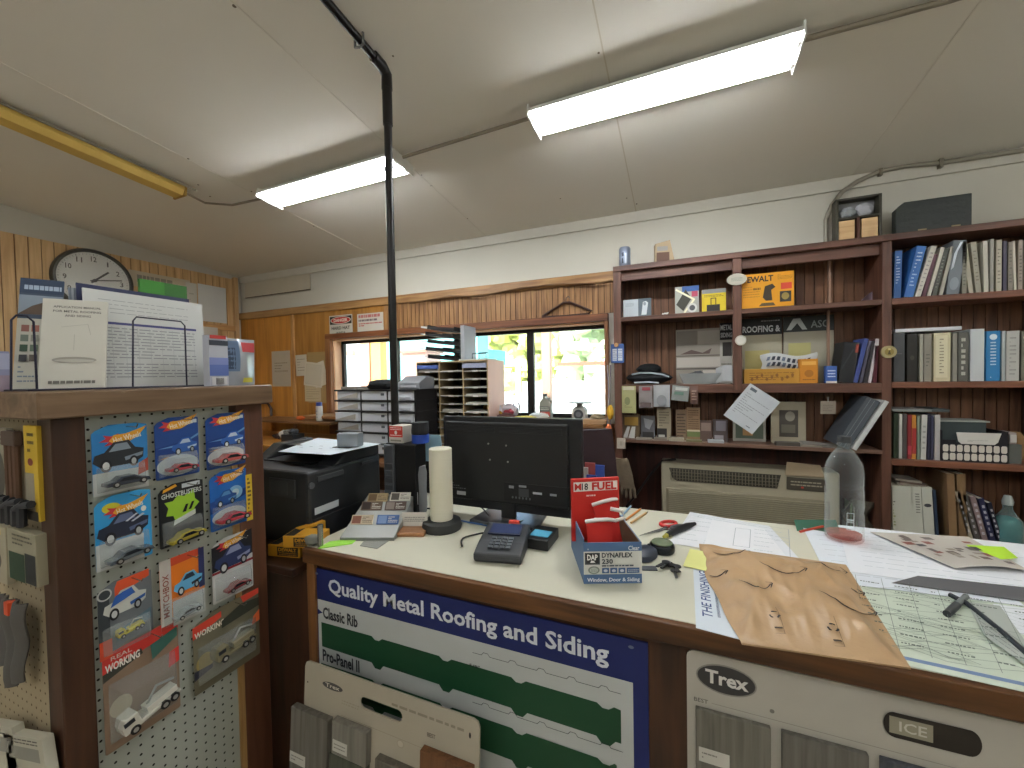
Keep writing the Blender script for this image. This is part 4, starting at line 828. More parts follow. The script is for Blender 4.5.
def onbag(pts, wd, mm, ink):
    pts = [(a_[0]*(1-t)+b_[0]*t, a_[1]*(1-t)+b_[1]*t) for a_, b_ in zip(pts, pts[1:]) for t in (0, .25, .5, .75)]+[pts[-1]]; wd = [x_ for a_, b_ in zip(wd, wd[1:]) for x_ in (a_, a_*.75+b_*.25, (a_+b_)/2, a_*.25+b_*.75)]+[wd[-1]]
    P = [bag(*p)+Vector((0, 0, .0022)) for p in pts]
    for i in range(len(P)-1):
        a, b = P[i], P[i+1]; d = (b-a); n_ = Vector((-d.y, d.x, 0)).normalized(); w0 = wd[i]/2; w1 = wd[i+1]/2
        mm.add([a-n_*w0, b-n_*w1, b+n_*w1, a+n_*w0], [(0, 1, 2, 3)], ink)
def smile(u0, v0, s, mm):
    pts = [(u0+s*t, v0-.34*s*math.sin(PI*t)+.0*t) for t in [k/12 for k in range(13)]]
    onbag(pts, [.0015+.0045*math.sin(PI*min(1, k/10)) if k < 10 else .0025 for k in range(13)], mm, '#2a2420')
    e = pts[-1]; onbag([(e[0]-.026, e[1]+.03), (e[0]+.012, e[1]+.004), (e[0]-.01, e[1]-.035)], [.0016, .0035, .0016], mm, '#2a2420')
m = MB()
uvp = lambda x, y: None
for (u0, v0, s) in ((.08, .84, .25), (.36, .68, .3), (.72, .86, .24), (.02, .56, .1), (.16, .44, .2), (.66, .42, .33), (.92, .62, .07)): smile(u0, v0, s, m)
ASP = Q[1].length/Q[3].length
def recyc(u, v, s, mm):
    for k in range(3):
        a0 = math.radians(90+120*k); pts = [(u+s*.5*math.cos(a0+math.radians(q)), v+s*.5*ASP*math.sin(a0+math.radians(q))) for q in (-38, -10, 18, 34)]
        onbag(pts, [.004, .004, .006, .001], mm, '#2a2420')
    onbag([(u-.025, v-.06), (u+.025, v-.06)], [.006, .006], mm, '#4a3c30'); onbag([(u-.03, v-.085), (u+.03, v-.085), (u+.03, v+.06)], [.0008]*3, mm, '#4a3c30')
recyc(.28, .16, .06, m); recyc(.63, .14, .06, m)
m.build('print', r)
# ---- clear bottle
p = on(844, 540); r = T('plastic_bottle', 'big clear empty plastic bottle with dark cap on the white papers', 'bottle', p)
R0 = .052; m = MB(); m.lathe([(.0001, .012), (.03, .006), (.045, .0), (R0, .012), (R0, .09), (R0-.003, .1), (R0, .11), (R0, .175), (R0-.004, .18), (R0-.001, .188), (R0, .235), (R0-.005, .258), (R0-.015, .28), (.024, .3), (.0175, .308), (.0165, .333)], clearm('#f2f6f6', .03, .04), 36); m.build('bottle_wall', r, smooth=True)
m = MB(); m.cyl((0, 0, .326), .0185, .022, C('#3c3f42', .5), 24); m.build('cap', r, bev=.002)
m = MB(); m.lathe([(.0001, .014), (R0-.006, .014), (R0-.005, .026), (.0001, .026)], clearm('#e8b0a6', .08, .1), 30); m.build('liquid', r, smooth=True)  # no liquid: red refraction in the empty bottle, put in as a tinted layer
m = MB(); m.art(.03, .06, -R0-.0005, [('r', '#c9d3d4', .2, .55, .8, .62), ('l', '#c9d3d4', [(.2, .05), (.8, .05), (.8, .45), (.2, .45), (.2, .05)], .0015), ('l', '#c9d3d4', [(.2, .5), (.8, .5), (.8, .95), (.2, .95), (.2, .5)], .0015)], -.015, .05); m.build('moulded_mark', r)
# ---- left end of the counter
p, an, w, d = foot((340, 541), (394, 541), (397, 520), (349, 520), CT)
r = T('card_holder', 'clear tiered holder of business cards at the left end of the counter', 'card holder', p, an)
ac = C('#8d9088', .2, var=.03)
m = MB(); m.prism([(0, 0), (d*1.3, 0), (d*1.3, .085), (d*1.15, .085), (.0, .012)], 0, w, clearm('#b9bcb6', .5, .35), 'x'); m.build('holder', r)
for k, (x0, z0, cw_, cc, hi) in enumerate(((.04, .045, .42, '#c9b9a0', '#8a5a48'), (.54, .045, .42, '#4d6ea8', '#7d9ac8'), (.06, .078, .42, '#6b5a4c', '#3a2c28'), (.55, .078, .42, '#5c4a44', '#8c8078'), (.08, .1, .42, '#a8926c', '#6e5638'), (.55, .102, .42, '#cfccc0', '#57534c'))):
    z0 = z0*.74; yy = (z0-.012)*d*1.15/.073; s = MB(); s.box(0, -.001, 0, w*cw_, .004, .034, cc); s.art(w*cw_, .034, -.001, [('r', hi, .05, .1, .45, .9), ('n', '#e5e2d8' if k in (1, 2, 3) else '#5f564c', .52, .15, .95, .85, 4)]); s.build('business_card', r, (w*x0, yy-.004, z0), (-.6, 0, 0))
p, an, w, d = foot((395, 537), (424, 537), (423, 524), (399, 524), CT)
r = T('card_holder', 'small wooden card stand with one white card left of the roll base', 'card holder', p, an)
m = MB(); m.box(0, 0, 0, w, d, .014, W('#8a5a34', '#b8845a', 'x')); m.build('block', r, bev=.002)
m = MB(); m.box(.004, .0, 0, w-.004, .0015, .05, '#d8d5cc'); m.art(w-.008, .05, 0, [('n', '#8d8a84', .1, .3, .9, .7, 3)], .004, 0); m.build('business_card', r, (0, d*.5, .0145), (-.15, 0, 0))
sheet('sticker_strip', 'lime green crumpled strip at the left front of the counter', 'strip', [(318, 549), (352, 544), (358, 539), (330, 542)], CT+.0005, '#9fe04a', [lines(2, '#7dbd3a')], t=.003)
sheet('metal_sample', 'jagged grey metal sample right of the lime strip', 'metal piece', [(360, 546), (377, 549), (389, 541), (366, 539)], CT+.0005, '#86877f', [lines(3, '#6c6d66')], t=.002)
r = T('stapler', 'grey metal stapler standing at the left corner of the counter', 'stapler', on(318, 546))
m = MB(); m.cyl((.012, .0, 0), .009, .075, C('#a9aca8', .25, .8), 14); m.build('cylinder', r, smooth=True); m = MB(); m.blob((-.025, .0, .018), (.03, .02, .018), C('#77786f', .5, .3), 3, .12); m.build('base', r, smooth=True)
# yellow drill bit boxes on the side cabinet
YEL = '#c9911c'
for k, (px, Zb, lab, an) in enumerate((((268, 556), .8855, 'yellow and black fastener box lying lowest between stand and counter', .2), ((283, 548), .93, 'yellow and black fastener box on top, tilted, between stand and counter', .32))):
    p = aZ(*px, Zb); r = T('fastener_box', lab, 'box', p, an, 'yellow boxes left of the counter')
    w, d, h = .13, .075, .042; m = MB(); m.box(0, 0, 0, w, d, h, YEL); m.build('carton', r, bev=.002)
    m = MB(); m.art(w, h, -.0004, [('r', '#1d1a14', .3, .12, .95, .88), ('t', YEL, 'DEWALT', .34, .5, .9, .8, .03), ('n', '#a9761c', .36, .15, .9, .45, 2)]); m.art(w, h, -.0004, []); 
    m.add([(.004, .004, h+.0005), (w*.3, .004, h+.0005), (w*.3, d-.004, h+.0005), (.004, d-.004, h+.0005)], [(0, 1, 2, 3)], '#1d1a14'); m.build('print', r)
p = aZ(302, 554, .8855); r = T('fastener_box', 'yellow and black fastener box standing against the counter end', 'box', p+Vector((-.01, 0, 0)), 1.35, 'yellow boxes left of the counter')
m = MB(); m.box(0, 0, 0, .1, .028, .09, YEL); m.build('carton', r, bev=.002); m = MB(); m.art(.1, .09, -.0004, [('r', '#1d1a14', .1, .1, .9, .9), ('t', YEL, 'DEWALT', .15, .6, .85, .8, .03), ('n', '#a9761c', .15, .2, .85, .5, 3)]); m.build('print', r)
# ================================================================= printer
XP = -1.275; Y0 = 1.075; ZB = .8855
def S(x, y): p = aX(x, y, XP); return (p.y, p.z)
prof = [(Y0, ZB), (Y0, S(309, 473)[1]), S(333, 466), S(339, 461), S(350, 448), S(374, 443)]; yb = S(380, 450)[0]; zt = prof[-1][1]
prof += [(yb, zt-.01), (yb, ZB)]; WP = .47
r = T('printer', 'large black office printer with open paper tray left of the counter', 'printer', (XP, 0, 0))
PB = C('#26282b', .42, var=.1); PD = C('#15161a', .4)
zl = prof[1][1]
m = MB(); m.prism([(Y0, ZB), (Y0, zl), (yb, zl+.0), (yb, ZB)], -WP, 0, PB, 'x'); m.build('body', r, bev=.012)
m = MB(); m.prism([(S(333, 466)[0], zl-.002), S(339, 461), S(350, 448), S(374, 443), (yb-.004, zt-.012), (yb-.004, zl-.002)], -.10, -.002, PB, 'x'); m.build('scanner_arm', r, bev=.006)
m = MB(); m.prism([(S(333, 466)[0], zl-.002), S(339, 461), S(350, 448), S(374, 443), (yb-.004, zt-.012), (yb-.004, zl-.002)], -WP+.004, -WP+.07, PB, 'x')
m.build('scanner_arm', r, bev=.006)
m = MB(); m.box(-WP+.07, S(352, 448)[0], zt-.04, -.1, yb-.006, zt-.004, PB); m.build('scanner_lid', r, bev=.006)
m = MB(); m.box(-WP+.08, S(335, 466)[0]-.02, zl, -.11, yb-.03, zl+.006, PD); m.build('output_tray', r, bev=.002)
m = MB(); sa = S(317, 478); m.box(-.001, Y0+.04, zl-.045, .006, Y0+.17, zl-.022, '#3b3d40'); m.build('side_handle', r, bev=.004)
m = MB(); m.box(-.001, Y0+.27, zl-.03, .006, yb-.02, zl-.014, '#3b3d40'); m.build('side_handle', r, bev=.004)
m = MB(); m.box(-.001, Y0+.02, ZB+.02, .003, yb-.03, ZB+.1, '#1c1d20'); m.build('paper_drawer', r, bev=.004)
st0, st1 = S(314, 512), S(338, 508); m = MB(); m.box(.0032, st0[0], st0[1]-.012, .0045, st1[0], st0[1]+.014, '#b9bdbf'); m.build('sticker', r)
m = MB(); m.box(-.2, Y0-.006, zl-.1, -.06, Y0+.001, zl-.03, '#3c3e42'); m.box(-.19, Y0-.007, zl-.09, -.1, Y0-.005, zl-.04, C('#55585c', .2)); m.build('control_panel', r, bev=.002)
m = MB(); m.lathe([(.012, 0), (.012, .006)], C('#5a5c60', .4), 16, (0, Y0+.015, zl-.05), 'x'); m.build('power_button', r)
# paper and grey box on top of the printer
pts = [(278, 449), (330, 455), (381, 444), (318, 438)]; zz = zt+.001; P = [aZ(x, y, zz) for x, y in pts]; O = P[0].copy(); f = quadf([p-O for p in P])
m = MB(); m.grid(lambda u, v: f(u, v)+Vector((0, 0, -.012*(1-u)*(1-v)+.001)), 8, 6, '#dbe6ee', .0012)
for i in range(6): 
    u, v = .15+.12*i, .3+.08*(i % 3); m.add([f(u+a_, v+b_)+Vector((0, 0, .0022-.012*(1-u-a_)*(1-v-b_))) for a_, b_ in ((0, 0), (.06, 0), (.06, .03), (0, .03))], [(0, 1, 2, 3)], '#a9b4bd')
m.build('paper_sheet', None, O, label='white paper sheet lying across the top of the printer', cat='paper')
p, an, w, d = foot((337, 447.5), (358, 447.5), (362, 443), (341, 443), zz+.002)
m = MB(); m.box(0, 0, 0, w, .05, w*.62, '#8b9298'); m.build('small_box', None, p+Vector((0, 0, .001)), (0, 0, an), bev=.002, label='small grey box standing on the paper on the printer', cat='box')
# ---- black computer tower, boxes, tape
p = aZ(387, 513, CT); r = T('computer_tower', 'black slim computer with silver front behind the card holder', 'computer', p, .0)
hz = aY(388, 443, p.y).z-CT
m = MB(); m.box(.0, 0, 0, .15, .075, hz, C('#101113', .5)); m.build('case', r, bev=.004)
m = MB(); m.box(.0, -.012, 0, .05, .001, hz-.005, C('#5d6268', .3, .4)); m.build('front_panel', r, bev=.003)
m = MB()
for k in range(4): m.box(.006, -.0135, hz*.35+k*.03, .044, -.011, hz*.35+.02+k*.03, '#43474c')
m.build('drive_bay', r, bev=.001)
TP = p+Vector((0, .02, hz))
q = Vector((aY(400, 443, p.y+.03).x, p.y, CT+hz)); m = MB(); w = .068; m.box(-w/2, -.04, 0, w/2, .04, .07, '#c9c4ba'); m.art(w, .07, -.0401, [('r', '#c8352a', 0, .35, 1, 1), ('t', '#f0e6e0', 'RX', .35, .5, .65, .72, .03) if False else ('e', '#f0e6e0', .5, .62, .1, .12), ('n', '#f0d8d2', .08, .75, .92, .95, 2), ('n', '#a55', .08, .4, .92, .55, 1) if False else ('n', '#f0d8d2', .08, .4, .92, .52, 1), ('r', '#8b877c', .1, .1, .9, .2)], -w/2, 0)
m.build('tape_box', None, q+Vector((0, .045, .001)), (0, 0, .0), label='red and white small box on top of the computer tower', cat='box', bev=.001)
q = aY(420.5, 441, q.y+.048); r = T('tape_roll', 'blue painters tape and black tape stacked behind the tower', 'tape', (q.x, q.y, CT+hz+.0005))
m = MB(); m.lathe([(.02, 0), (.036, 0), (.036, .035), (.02, .035)], C('#2348a8', .5), 26); m.build('blue_tape', r, bev=.001)
m = MB(); m.lathe([(.02, .0355), (.036, .0355), (.037, .05), (.034, .085), (.02, .085)], C('#17181c', .7), 26); m.build('black_tape', r, bev=.002)
m = MB(); m.grid(lambda u, v: ((u-.5)*.12+.01*math.sin(4*v), -.02+.02*math.sin(5*u)*v, -.13*v), 10, 10, C('#9cc4dc', .8, bump=.2), .004)
m.build('shop_cloth', None, aY(432, 434, 1.60), label='light blue cloth draped beside the blue tape behind the roll', cat='cloth', smooth=True)
r = T('desk_riser', 'black riser under the blue cloth behind the roll', 'riser', (aY(432, 470, 1.62).x-.06, 1.635, CT)); m = MB(); m.box(0, 0, 0, .16, .085, aY(432, 455, 1.62).z-CT, C('#121315', .5)); m.build('body', r, bev=.003)
r = T('marker', 'red capped marker standing in a black pen cup', 'marker', aZ(377, 514, .8855)+Vector((0, 0, .03)), rot=(.1, -.1, 0))
m = MB(); m.cyl((0, 0, 0), .006, .07, C('#b9b4ac', .5), 10); m.build('barrel', r); m = MB(); m.cyl((0, 0, .07), .007, .04, C('#c0302a', .4), 10); m.build('cap', r)
m = MB(); m.lathe([(.026, 0), (.03, .06), (.027, .06), (.024, .004), (0, .004)], BK, 18); m.build('pen_cup', None, aZ(376, 519, .8855), label='black pen cup beside the printer', cat='cup', smooth=True)
# cables
for k, (pts, cc, lab, rd) in enumerate((([(385, 492), (395, 505), (405, 515), (425, 520), (460, 520)], '#3c5a9c', 'blue network cable looping left of the white roll', .0035),
     ([(462, 548), (463, 540), (480, 535), (500, 530), (520, 505)], '#17181a', 'black cable looping from the card terminal to the monitor', .003),
     ([(455, 521), (470, 524), (490, 528), (505, 534)], '#34609c', 'blue cable running behind the card terminal', .003),
     ([(470, 505), (482, 512), (495, 523), (512, 528), (530, 520), (548, 515)], '#1b1c1f', 'black cable curling across the monitor base', .003),
     ([(400, 500), (412, 508), (430, 510)], '#22252c', 'black cable between tower and cup sleeve', .0035))):
    P = [aZ(x, y, CT)+Vector((0, 0, .006+.012*(i % 2)*(k == 3))) for i, (x, y) in enumerate(pts)]
    Q = []
    for i in range(len(P)-1):
        a_, b_ = P[i], P[i+1]; pa = P[max(i-1, 0)]; pb = P[min(i+2, len(P)-1)]
        for t in (0, .25, .5, .75):
            Q.append(.5*((2*a_)+(b_-pa)*t+(2*pa-5*a_+4*b_-pb)*t*t+(3*a_-pa-3*b_+pb)*t**3))
    Q.append(P[-1]); m = MB(); O = Q[0].copy(); m.tube([q_-O for q_ in Q], rd, C(cc, .5), 7); m.build('cable', None, O, label=lab, cat='cable', smooth=True)
# ---- literature on top of the display stand
ZS = 1.5025
def leaf(name, label, cat, px, X, base, shapes, t=.004, lean=-.08, spin=0, tilt=0, group=None):
    a, z, w, h = rX(*px, X); h = h+(z-ZS); z = ZS
    return card(name, label, cat, (a, z+.0005, w, h), X, 'x', base, shapes, t=t, lean=lean, spin=spin, tilt=tilt, group=group)
def leaf2(name, label, cat, pxs, X0, spin, lean, base, shapes, t=.006):
    """a booklet on the stand top turned towards the room's near side and leaning back"""
    x0, x1, yt = pxs; P0 = aX(x0, 391, X0); dx, dy = math.cos(RX+spin), math.sin(RX+spin); q = aX(x1, 391, -1.0); k = q.y/q.x
    L = (k*P0.x-P0.y)/(dy-k*dx); h = aX((x0+x1)/2, yt, X0+.3*lean).z-ZS; h = h/math.cos(lean)
    m = MB(); m.box(0, -t, 0, L, 0, h, base); m.art(L, h, -t, shapes)
    return m.build(name, None, (P0.x, P0.y, ZS+.003), (lean, 0, RX+spin), label=label, cat=cat)
leaf2('manual', 'white application manual booklet at the front of the display stand top', 'booklet', (39, 106, 305), -1.43, -.62, -.22, '#cfcdc2',
  [('t', '#4a4a48', 'APPLICATION MANUAL', .16, .9, .9, .925, .015), ('t', '#4a4a48', 'FOR METAL ROOFING', .16, .85, .9, .875, .015), ('t', '#4a4a48', 'AND SIDING', .34, .8, .74, .825, .015), ('l', '#a9a79c', [(.3, .68), (.7, .72), (.75, .6)], .0008), ('l', '#a9a79c', [(.5, .6), (.5, .42)], .0008),
   ('e', '#9c9a90', .52, .31, .34, .035), ('e', '#bab8ae', .52, .3, .3, .02), ('n', '#77756c', .15, .045, .85, .085, 1, .8)], t=.008)
leaf2('brochure', 'dark blue brochure with house photo standing left of the white manual', 'brochure', (13, 60, 283), -1.46, -.5, -.34, '#3c4c60',
  [('r', '#2c3e58', 0, .86, 1, 1), ('n', '#9fb0c4', .1, .88, .95, .95, 1, .6), ('r', '#8795a4', 0, .66, 1, .84), ('p', '#5b4a3c', [(0, .66), (.3, .74), (.7, .8), (1, .72), (1, .66)]), ('r', '#b9b8ac', 0, .0, 1, .62)]+[('r', c_, .1+.22*(i % 4), .5-.09*(i//4), .27+.22*(i % 4), .56-.09*(i//4)) for i, c_ in enumerate(['#8c5a50', '#a06458', '#6d4c48', '#b5aFA0', '#6e7a70', '#8d8f84', '#4d5a4c', '#9c9a88', '#2f4a38', '#5c6e5c', '#3c3f3c', '#7c8070', '#2a2c30', '#5b544c', '#454a50', '#8b8070'])]+[('n', '#6f7c8c', .1, .04, .9, .2, 4, .3)], t=.006)
leaf('price_sheet', 'large white tabulated sheets in the wire rack on the display stand', 'paper', (87, 296, 205, 389), -1.415, '#d8dad8',
  [('n', '#9a9ca0', .1, .76, .85, .93, 4, .12), ('r', '#4a4f86', .06, .66, .92, .685)]+[('n', '#9fa2a6', .08, .1, .9, .64, 16, .3)]+[('r', '#b9bbbd', .08+.1*i, .1, .083+.1*i, .64) for i in range(9)], t=.006, lean=-.06)
leaf('folder', 'navy blue folder behind the tabulated sheets', 'folder', (80, 291, 192, 389), -1.44, '#2f3558', [], t=.003, lean=-.04)
leaf('brochure', 'grey brochure edge standing right of the dark blue brochure', 'brochure', (72, 288, 80, 388), -1.445, '#7d8792', [('r', '#aab3bc', .3, 0, .6, 1)], t=.004, lean=-.04)
# wire rack
r = T('wire_rack', 'black wire literature rack on the display stand top', 'rack', (-1.33, .5, ZS))
def loop(px0, px1, ytop, X, name='wire_loop'):
    a = aX(px0, 390, X).y; b = aX(px1, 390, X).y; zt_ = aX((px0+px1)/2, ytop, X).z; m = MB(); rr_ = .012
    m.tube([(X+1.33, a-.5, .003), (X+1.33+.004, a-.5+.004, zt_-ZS-rr_), (X+1.33+.004, a-.5+rr_, zt_-ZS), (X+1.33+.004, b-.5-rr_, zt_-ZS), (X+1.33+.004, b-.5-.002, zt_-ZS-rr_), (X+1.33, b-.5, .003)], .0022, C('#2c2c40', .4, .3), 7); m.build(name, r, smooth=True)
loop(133, 187, 319.5, -1.375); 
loop(11, 37, 316, -1.40)
m = MB()
for xx in (-.01, -.045, -.11): m.tube([(xx, -.09, .003), (xx, .33, .003)], .0022, C('#2c2c40', .4, .3), 7)
for yy in (-.09, .1, .33): m.tube([(.0, yy, .003), (-.12, yy, .003)], .0022, C('#2c2c40', .4, .3), 7)
m.build('base_wire', r, smooth=True)
leaf_r = rX(140, 283, 187, 306, -1.46)
card('packet', 'green packet tilted behind the tabulated sheets', 'packet', (leaf_r[0], ZS+.001, leaf_r[2], leaf_r[1]+leaf_r[3]-ZS), -1.47, 'x', '#2f6e22', [('r', '#274f2e', .78, .7, 1, .8), ('n', '#8fae8c', .8, .72, .97, .79, 2), ('r', '#3c8a2c', 0, .88, .5, 1)], t=.01)
m = MB(); m.box(-.0, 0, 0, .05, .12, .2, '#2d5c2a')
m = MB(); a, z, w, h = rX(203, 336, 222, 386, -1.33); m.box(0, -.03, 0, w, 0, h, '#b9bcc6'); m.art(w, h, -.0302, [('r', '#5a6fb0', 0, .2, 1, .5), ('r', '#7b88bd', 0, .42, 1, .56), ('r', '#c23a34', .05, .93, .9, 1), ('r', '#3a3f4a', 0, .8, 1, .9), ('r', '#d8d8d8', .1, .02, .9, .18)]+[('r', '#2b2b2b', .3+.06*i, .03, .33+.06*i, .16) for i in range(7)])
m.build('small_carton', None, (-1.33, a, ZS+.0005), (0, 0, RX), label='small blue and white carton at the right of the stand top', cat='box', bev=.001)
a, z, w, h = rX(222, 338, 252, 384, -1.33); m = MB()
m.grid(lambda u, v: (u*w, -.012-.014*math.sin(PI*u)*math.sin(PI*v)-.002*math.sin(11*u+3*v), v*h), 14, 14, C('#b4bbc4', .25, .3, bump=.15), .01)
for (c_, u0, v0, u1, v1) in (('#5b7290', .02, .3, .42, .95), ('#b83a40', .5, .72, .98, .93), ('#c9c24a', .55, .06, .9, .16), ('#2c3e58', .04, .35, .3, .8)):
    m.grid(lambda u, v: (w*(u0+(u1-u0)*u), -.0135-.014*math.sin(PI*(u0+(u1-u0)*u))*math.sin(PI*(v0+(v1-v0)*v))-.002*math.sin(11*(u0+(u1-u0)*u)+3*(v0+(v1-v0)*v)), h*(v0+(v1-v0)*v)), 6, 6, c_)
m.build('foil_packet', None, (-1.33, a, ZS+.0005), (0, 0, RX), label='silver and blue foil packet at the right end of the stand top', cat='packet', smooth=True)
a, z, w, h = rX(-14, 350, 14, 391, -1.45); m = MB(); m.box(0, -.05, 0, w, 0, h, '#8f94b4'); m.art(w, h, -.0502, [('r', '#a9aec8', 0, .55, 1, .95), ('r', '#9c8d9c', 0, 0, 1, .4)])
m.build('small_carton', None, (-1.52, a-.0, ZS+.0005), (0, 0, RX), label='lilac carton at the left photo edge on the stand top', cat='box', bev=.001)
# ================================================================= bookcases
FY = 2.85; BKY = WY-.004
zt = 2.258; ZL = {'top': 2.258, 's2': 1.905, 's3': 1.438, 's4': 1.062}
xl0, xl1, xm0, xm1, xr0, xr1, xe = -.404, -.353, .327, .376, 1.058, 1.10, 1.78
BW = W('#472b1e', '#704b3b', 'x', .5); BWZ = W('#472b1e', '#704b3b', 'z', .5)
BB = W('#4e301d', '#80583c', 'z', .6)
r = T('bookcase', 'tall brown built-in bookcase with deep shelves right of the window', 'bookcase', (xl0, FY, 0)); BC = r
def P_(mb, name, bev=.003, **k): return mb.build(name, r, bev=bev, **k)
OX = xl0
def bx(x0, y0, z0, x1, y1, z1, mat, name, bev=.003): m = MB(); m.box(x0-OX, y0-FY, z0, x1-OX, y1-FY, z1, mat); P_(m, name, bev)
bx(xl0, FY, 0, xl1, BKY, zt-.037, BWZ, 'side_panel')
bx(xm0, FY-.003, 1.40, xm1, FY+.04, zt-.037, BWZ, 'centre_post')
bx(xm0+.02, FY+.04, 1.45, xm1-.02, BKY-.02, zt-.037, BWZ, 'divider')
bx(xl0, FY-.005, zt-.037, xr0+.001, BKY, zt, BW, 'shelf')
bx(xl1, FY+.03, zt-.10, xr0, FY+.05, zt-.037, BW, 'rail')
bx(xl1, FY, ZL['s2']-.03, xr0, BKY-.02, ZL['s2'], BW, 'shelf')
bx(xl1, FY, ZL['s3']-.055, xr0, BKY-.02, ZL['s3'], BW, 'shelf')
bx(xl1, FY-.01, ZL['s4']-.022, xr0, BKY-.02, ZL['s4'], W('#55392c', '#7d6050', 'x'), 'shelf')
m = MB(); boards(m, xl1-xl0, xr0-xl0, ZL['s4'], zt-.037, BKY-FY, .02, .05, BB); P_(m, 'back_panel', 0)
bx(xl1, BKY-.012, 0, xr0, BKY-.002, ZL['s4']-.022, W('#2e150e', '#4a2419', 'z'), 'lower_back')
dx = aY(828, 285, 3.0).x
bx(dx-.006, FY+.12, ZL['s2'], dx+.006, FY+.14, zt-.037, W('#7a5a48', '#a58670', 'z'), 'thin_upright', .001)
dx2 = aY(827, 345, 3.0).x
bx(dx2-.006, FY+.12, ZL['s3'], dx2+.006, FY+.14, ZL['s2']-.03, W('#7a5a48', '#a58670', 'z'), 'thin_upright', .001)
r = T('bookcase', 'right hand brown bookcase holding rows of books and binders', 'bookcase', (xr0, FY, 0)); OX = xr0
bx(xr0, FY-.002, 0, xr1, BKY, zt-.037, BWZ, 'side_panel')
RZ = (2.258, 1.905, 1.443, 1.014)
bx(xr0+.0, FY-.005, zt-.035, xe, BKY, zt, BW, 'shelf')
for z_ in RZ[1:]: bx(xr1, FY, z_-.034, xe-.04, BKY-.02, z_, W('#5d3526', '#8a5a42', 'x'), 'shelf')
bx(xr1, FY, .50, xe-.04, BKY-.02, .53, BW, 'shelf')
bx(xe-.04, FY, 0, xe, BKY, zt-.035, BWZ, 'side_panel')
m = MB(); boards(m, xr1-OX, xe-.04-OX, .0, zt-.035, BKY-FY, .02, .05, BB); P_(m, 'back_panel', 0)
# ---- books
def book(px, py_bot, py_top, wpx, zsh, col, label, lean=0, spine=None, group=None, depth=.2, name='book', fy=FY+.03, xtra=None, cat='book', pages=True):
    """upright book whose spine faces the room: px = photo x of its foot, wpx its width in photo px, py_top its top"""
    x = aY(px, py_bot, fy).x; x1 = aY(px+wpx, py_bot, fy).x; w = x1-x; h = aY(px+wpx/2+lean*(py_bot-py_top), py_top, fy).z-zsh
    t = math.atan(lean); h = h/math.cos(t) if lean else h
    x_off = 0; z_off = w*math.sin(t) if t > 0 else 0
    r = T(name, label, cat, (x, fy, zsh+.0005+z_off+(0 if t >= 0 else 0)), 0, group, rot=(0, t, 0))
    if t < 0: pass
    c = C(col, .5, var=.08); m = MB()
    m.box(0, 0, 0, w, .002, h, c); m.box(0, 0, 0, .0015, depth, h, c); m.box(w-.0015, 0, 0, w, depth, h, c)
    if spine: m.art(w, h, 0, spine)
    m.build('cover', r, bev=.0008)
    m = MB(); m.box(.0016, .003, .002, w-.0016, depth-.003, h-.003, C('#cfc9b8', .9, var=.1, scale=60)); m.build('pages', r)
    return r
def SP(c, z0=.15, z1=.85, n=10): return [('n', c, .25, z0, .75, z1, n, .35)]
TOPG = 'books on the top shelf of the right bookcase'
B1 = [ # foot x, bottom y, top y, width, lean, colour, spine, label
 (893.5, 297, 251, 8, .02, '#2c5c98', SP('#c3d2e4', .3, .9), 'blue spined catalogue, first from the left on the top right shelf'),
 (904, 296, 247, 10, .20, '#2f64a6', SP('#b9cce0', .2, .9), 'wide blue leaning catalogue, second from the left on the top right shelf'),
 (915, 295, 247, 6, .25, '#c8c4b8', SP('#8b8880', .1, .9), 'white leaning catalogue right of the blue ones on the top right shelf'),
 (922, 295, 255, 4, .22, '#5a3340', None, 'thin maroon leaning book on the top right shelf'),
 (927, 294, 248, 4, .22, '#c4bfb0', None, 'thin cream leaning book after the maroon one on the top right shelf'),
 (932, 294, 249, 5, .20, '#4a4c44', SP('#8f9084'), 'dark olive leaning book on the top right shelf'),
 (939, 293, 247, 4, .18, '#a9a698', None, 'thin grey leaning book left of the glossy folder'),
 (946, 293, 241, 14, .1, '#6d747a', [('p', '#d5dee6', [(.1, .45), (.2, .75), (.55, .97), (.75, .97), (.45, .8), (.3, .5)]), ('e', '#8d979f', .5, .2, .35, .12)], 'glossy grey folder with bright reflection on the top right shelf'),  # pale sweep on the spine is a reflection painted into the colour
 (962, 291, 242, 5, 0, '#8f8c7c', SP('#55534a'), 'olive grey book right of the glossy folder'),
 (969, 291, 243, 5, -.1, '#b0ab98', None, 'cream book leaning left after the glossy folder'),
 (976, 291, 242, 6, -.08, '#a39f8d', SP('#6d6a5c'), 'tan grey book leaning left near the middle of the top right shelf'),
 (984, 291, 241, 5, -.02, '#c5c2b2', None, 'pale upright book in the middle of the top right shelf'),
 (990, 290, 239, 4, 0, '#9a988c', None, 'tall thin grey book on the top right shelf'),
 (996, 290, 240, 6, 0, '#b5b09a', SP('#6c685a'), 'beige upright book right of the tall thin grey one'),
 (1003, 290, 241, 4, 0, '#4f4a5a', None, 'dark violet grey book near the right on the top right shelf'),
 (1008, 290, 242, 5, 0, '#8a8476', SP('#57534a'), 'taupe book near the right on the top right shelf'),
 (1014, 289, 241, 3, -.03, '#c9c4b4', None, 'very thin cream book near the right on the top right shelf'),
 (1018, 289, 240, 5, 0, '#9c8f80', SP('#625a50'), 'brownish book at the right photo edge on the top right shelf'),
 (1024, 289, 240, 6, 0, '#8c8074', None, 'brown grey book cut by the photo edge on the top right shelf')]
def row(L, zs, grp, **k):
    for (px, pb, pt_, wp, ln, col, sp, lab) in L: book(px, pb, pt_, wp*.94, zs, col, lab, ln, sp, grp, **k)
row(B1, RZ[1], TOPG)
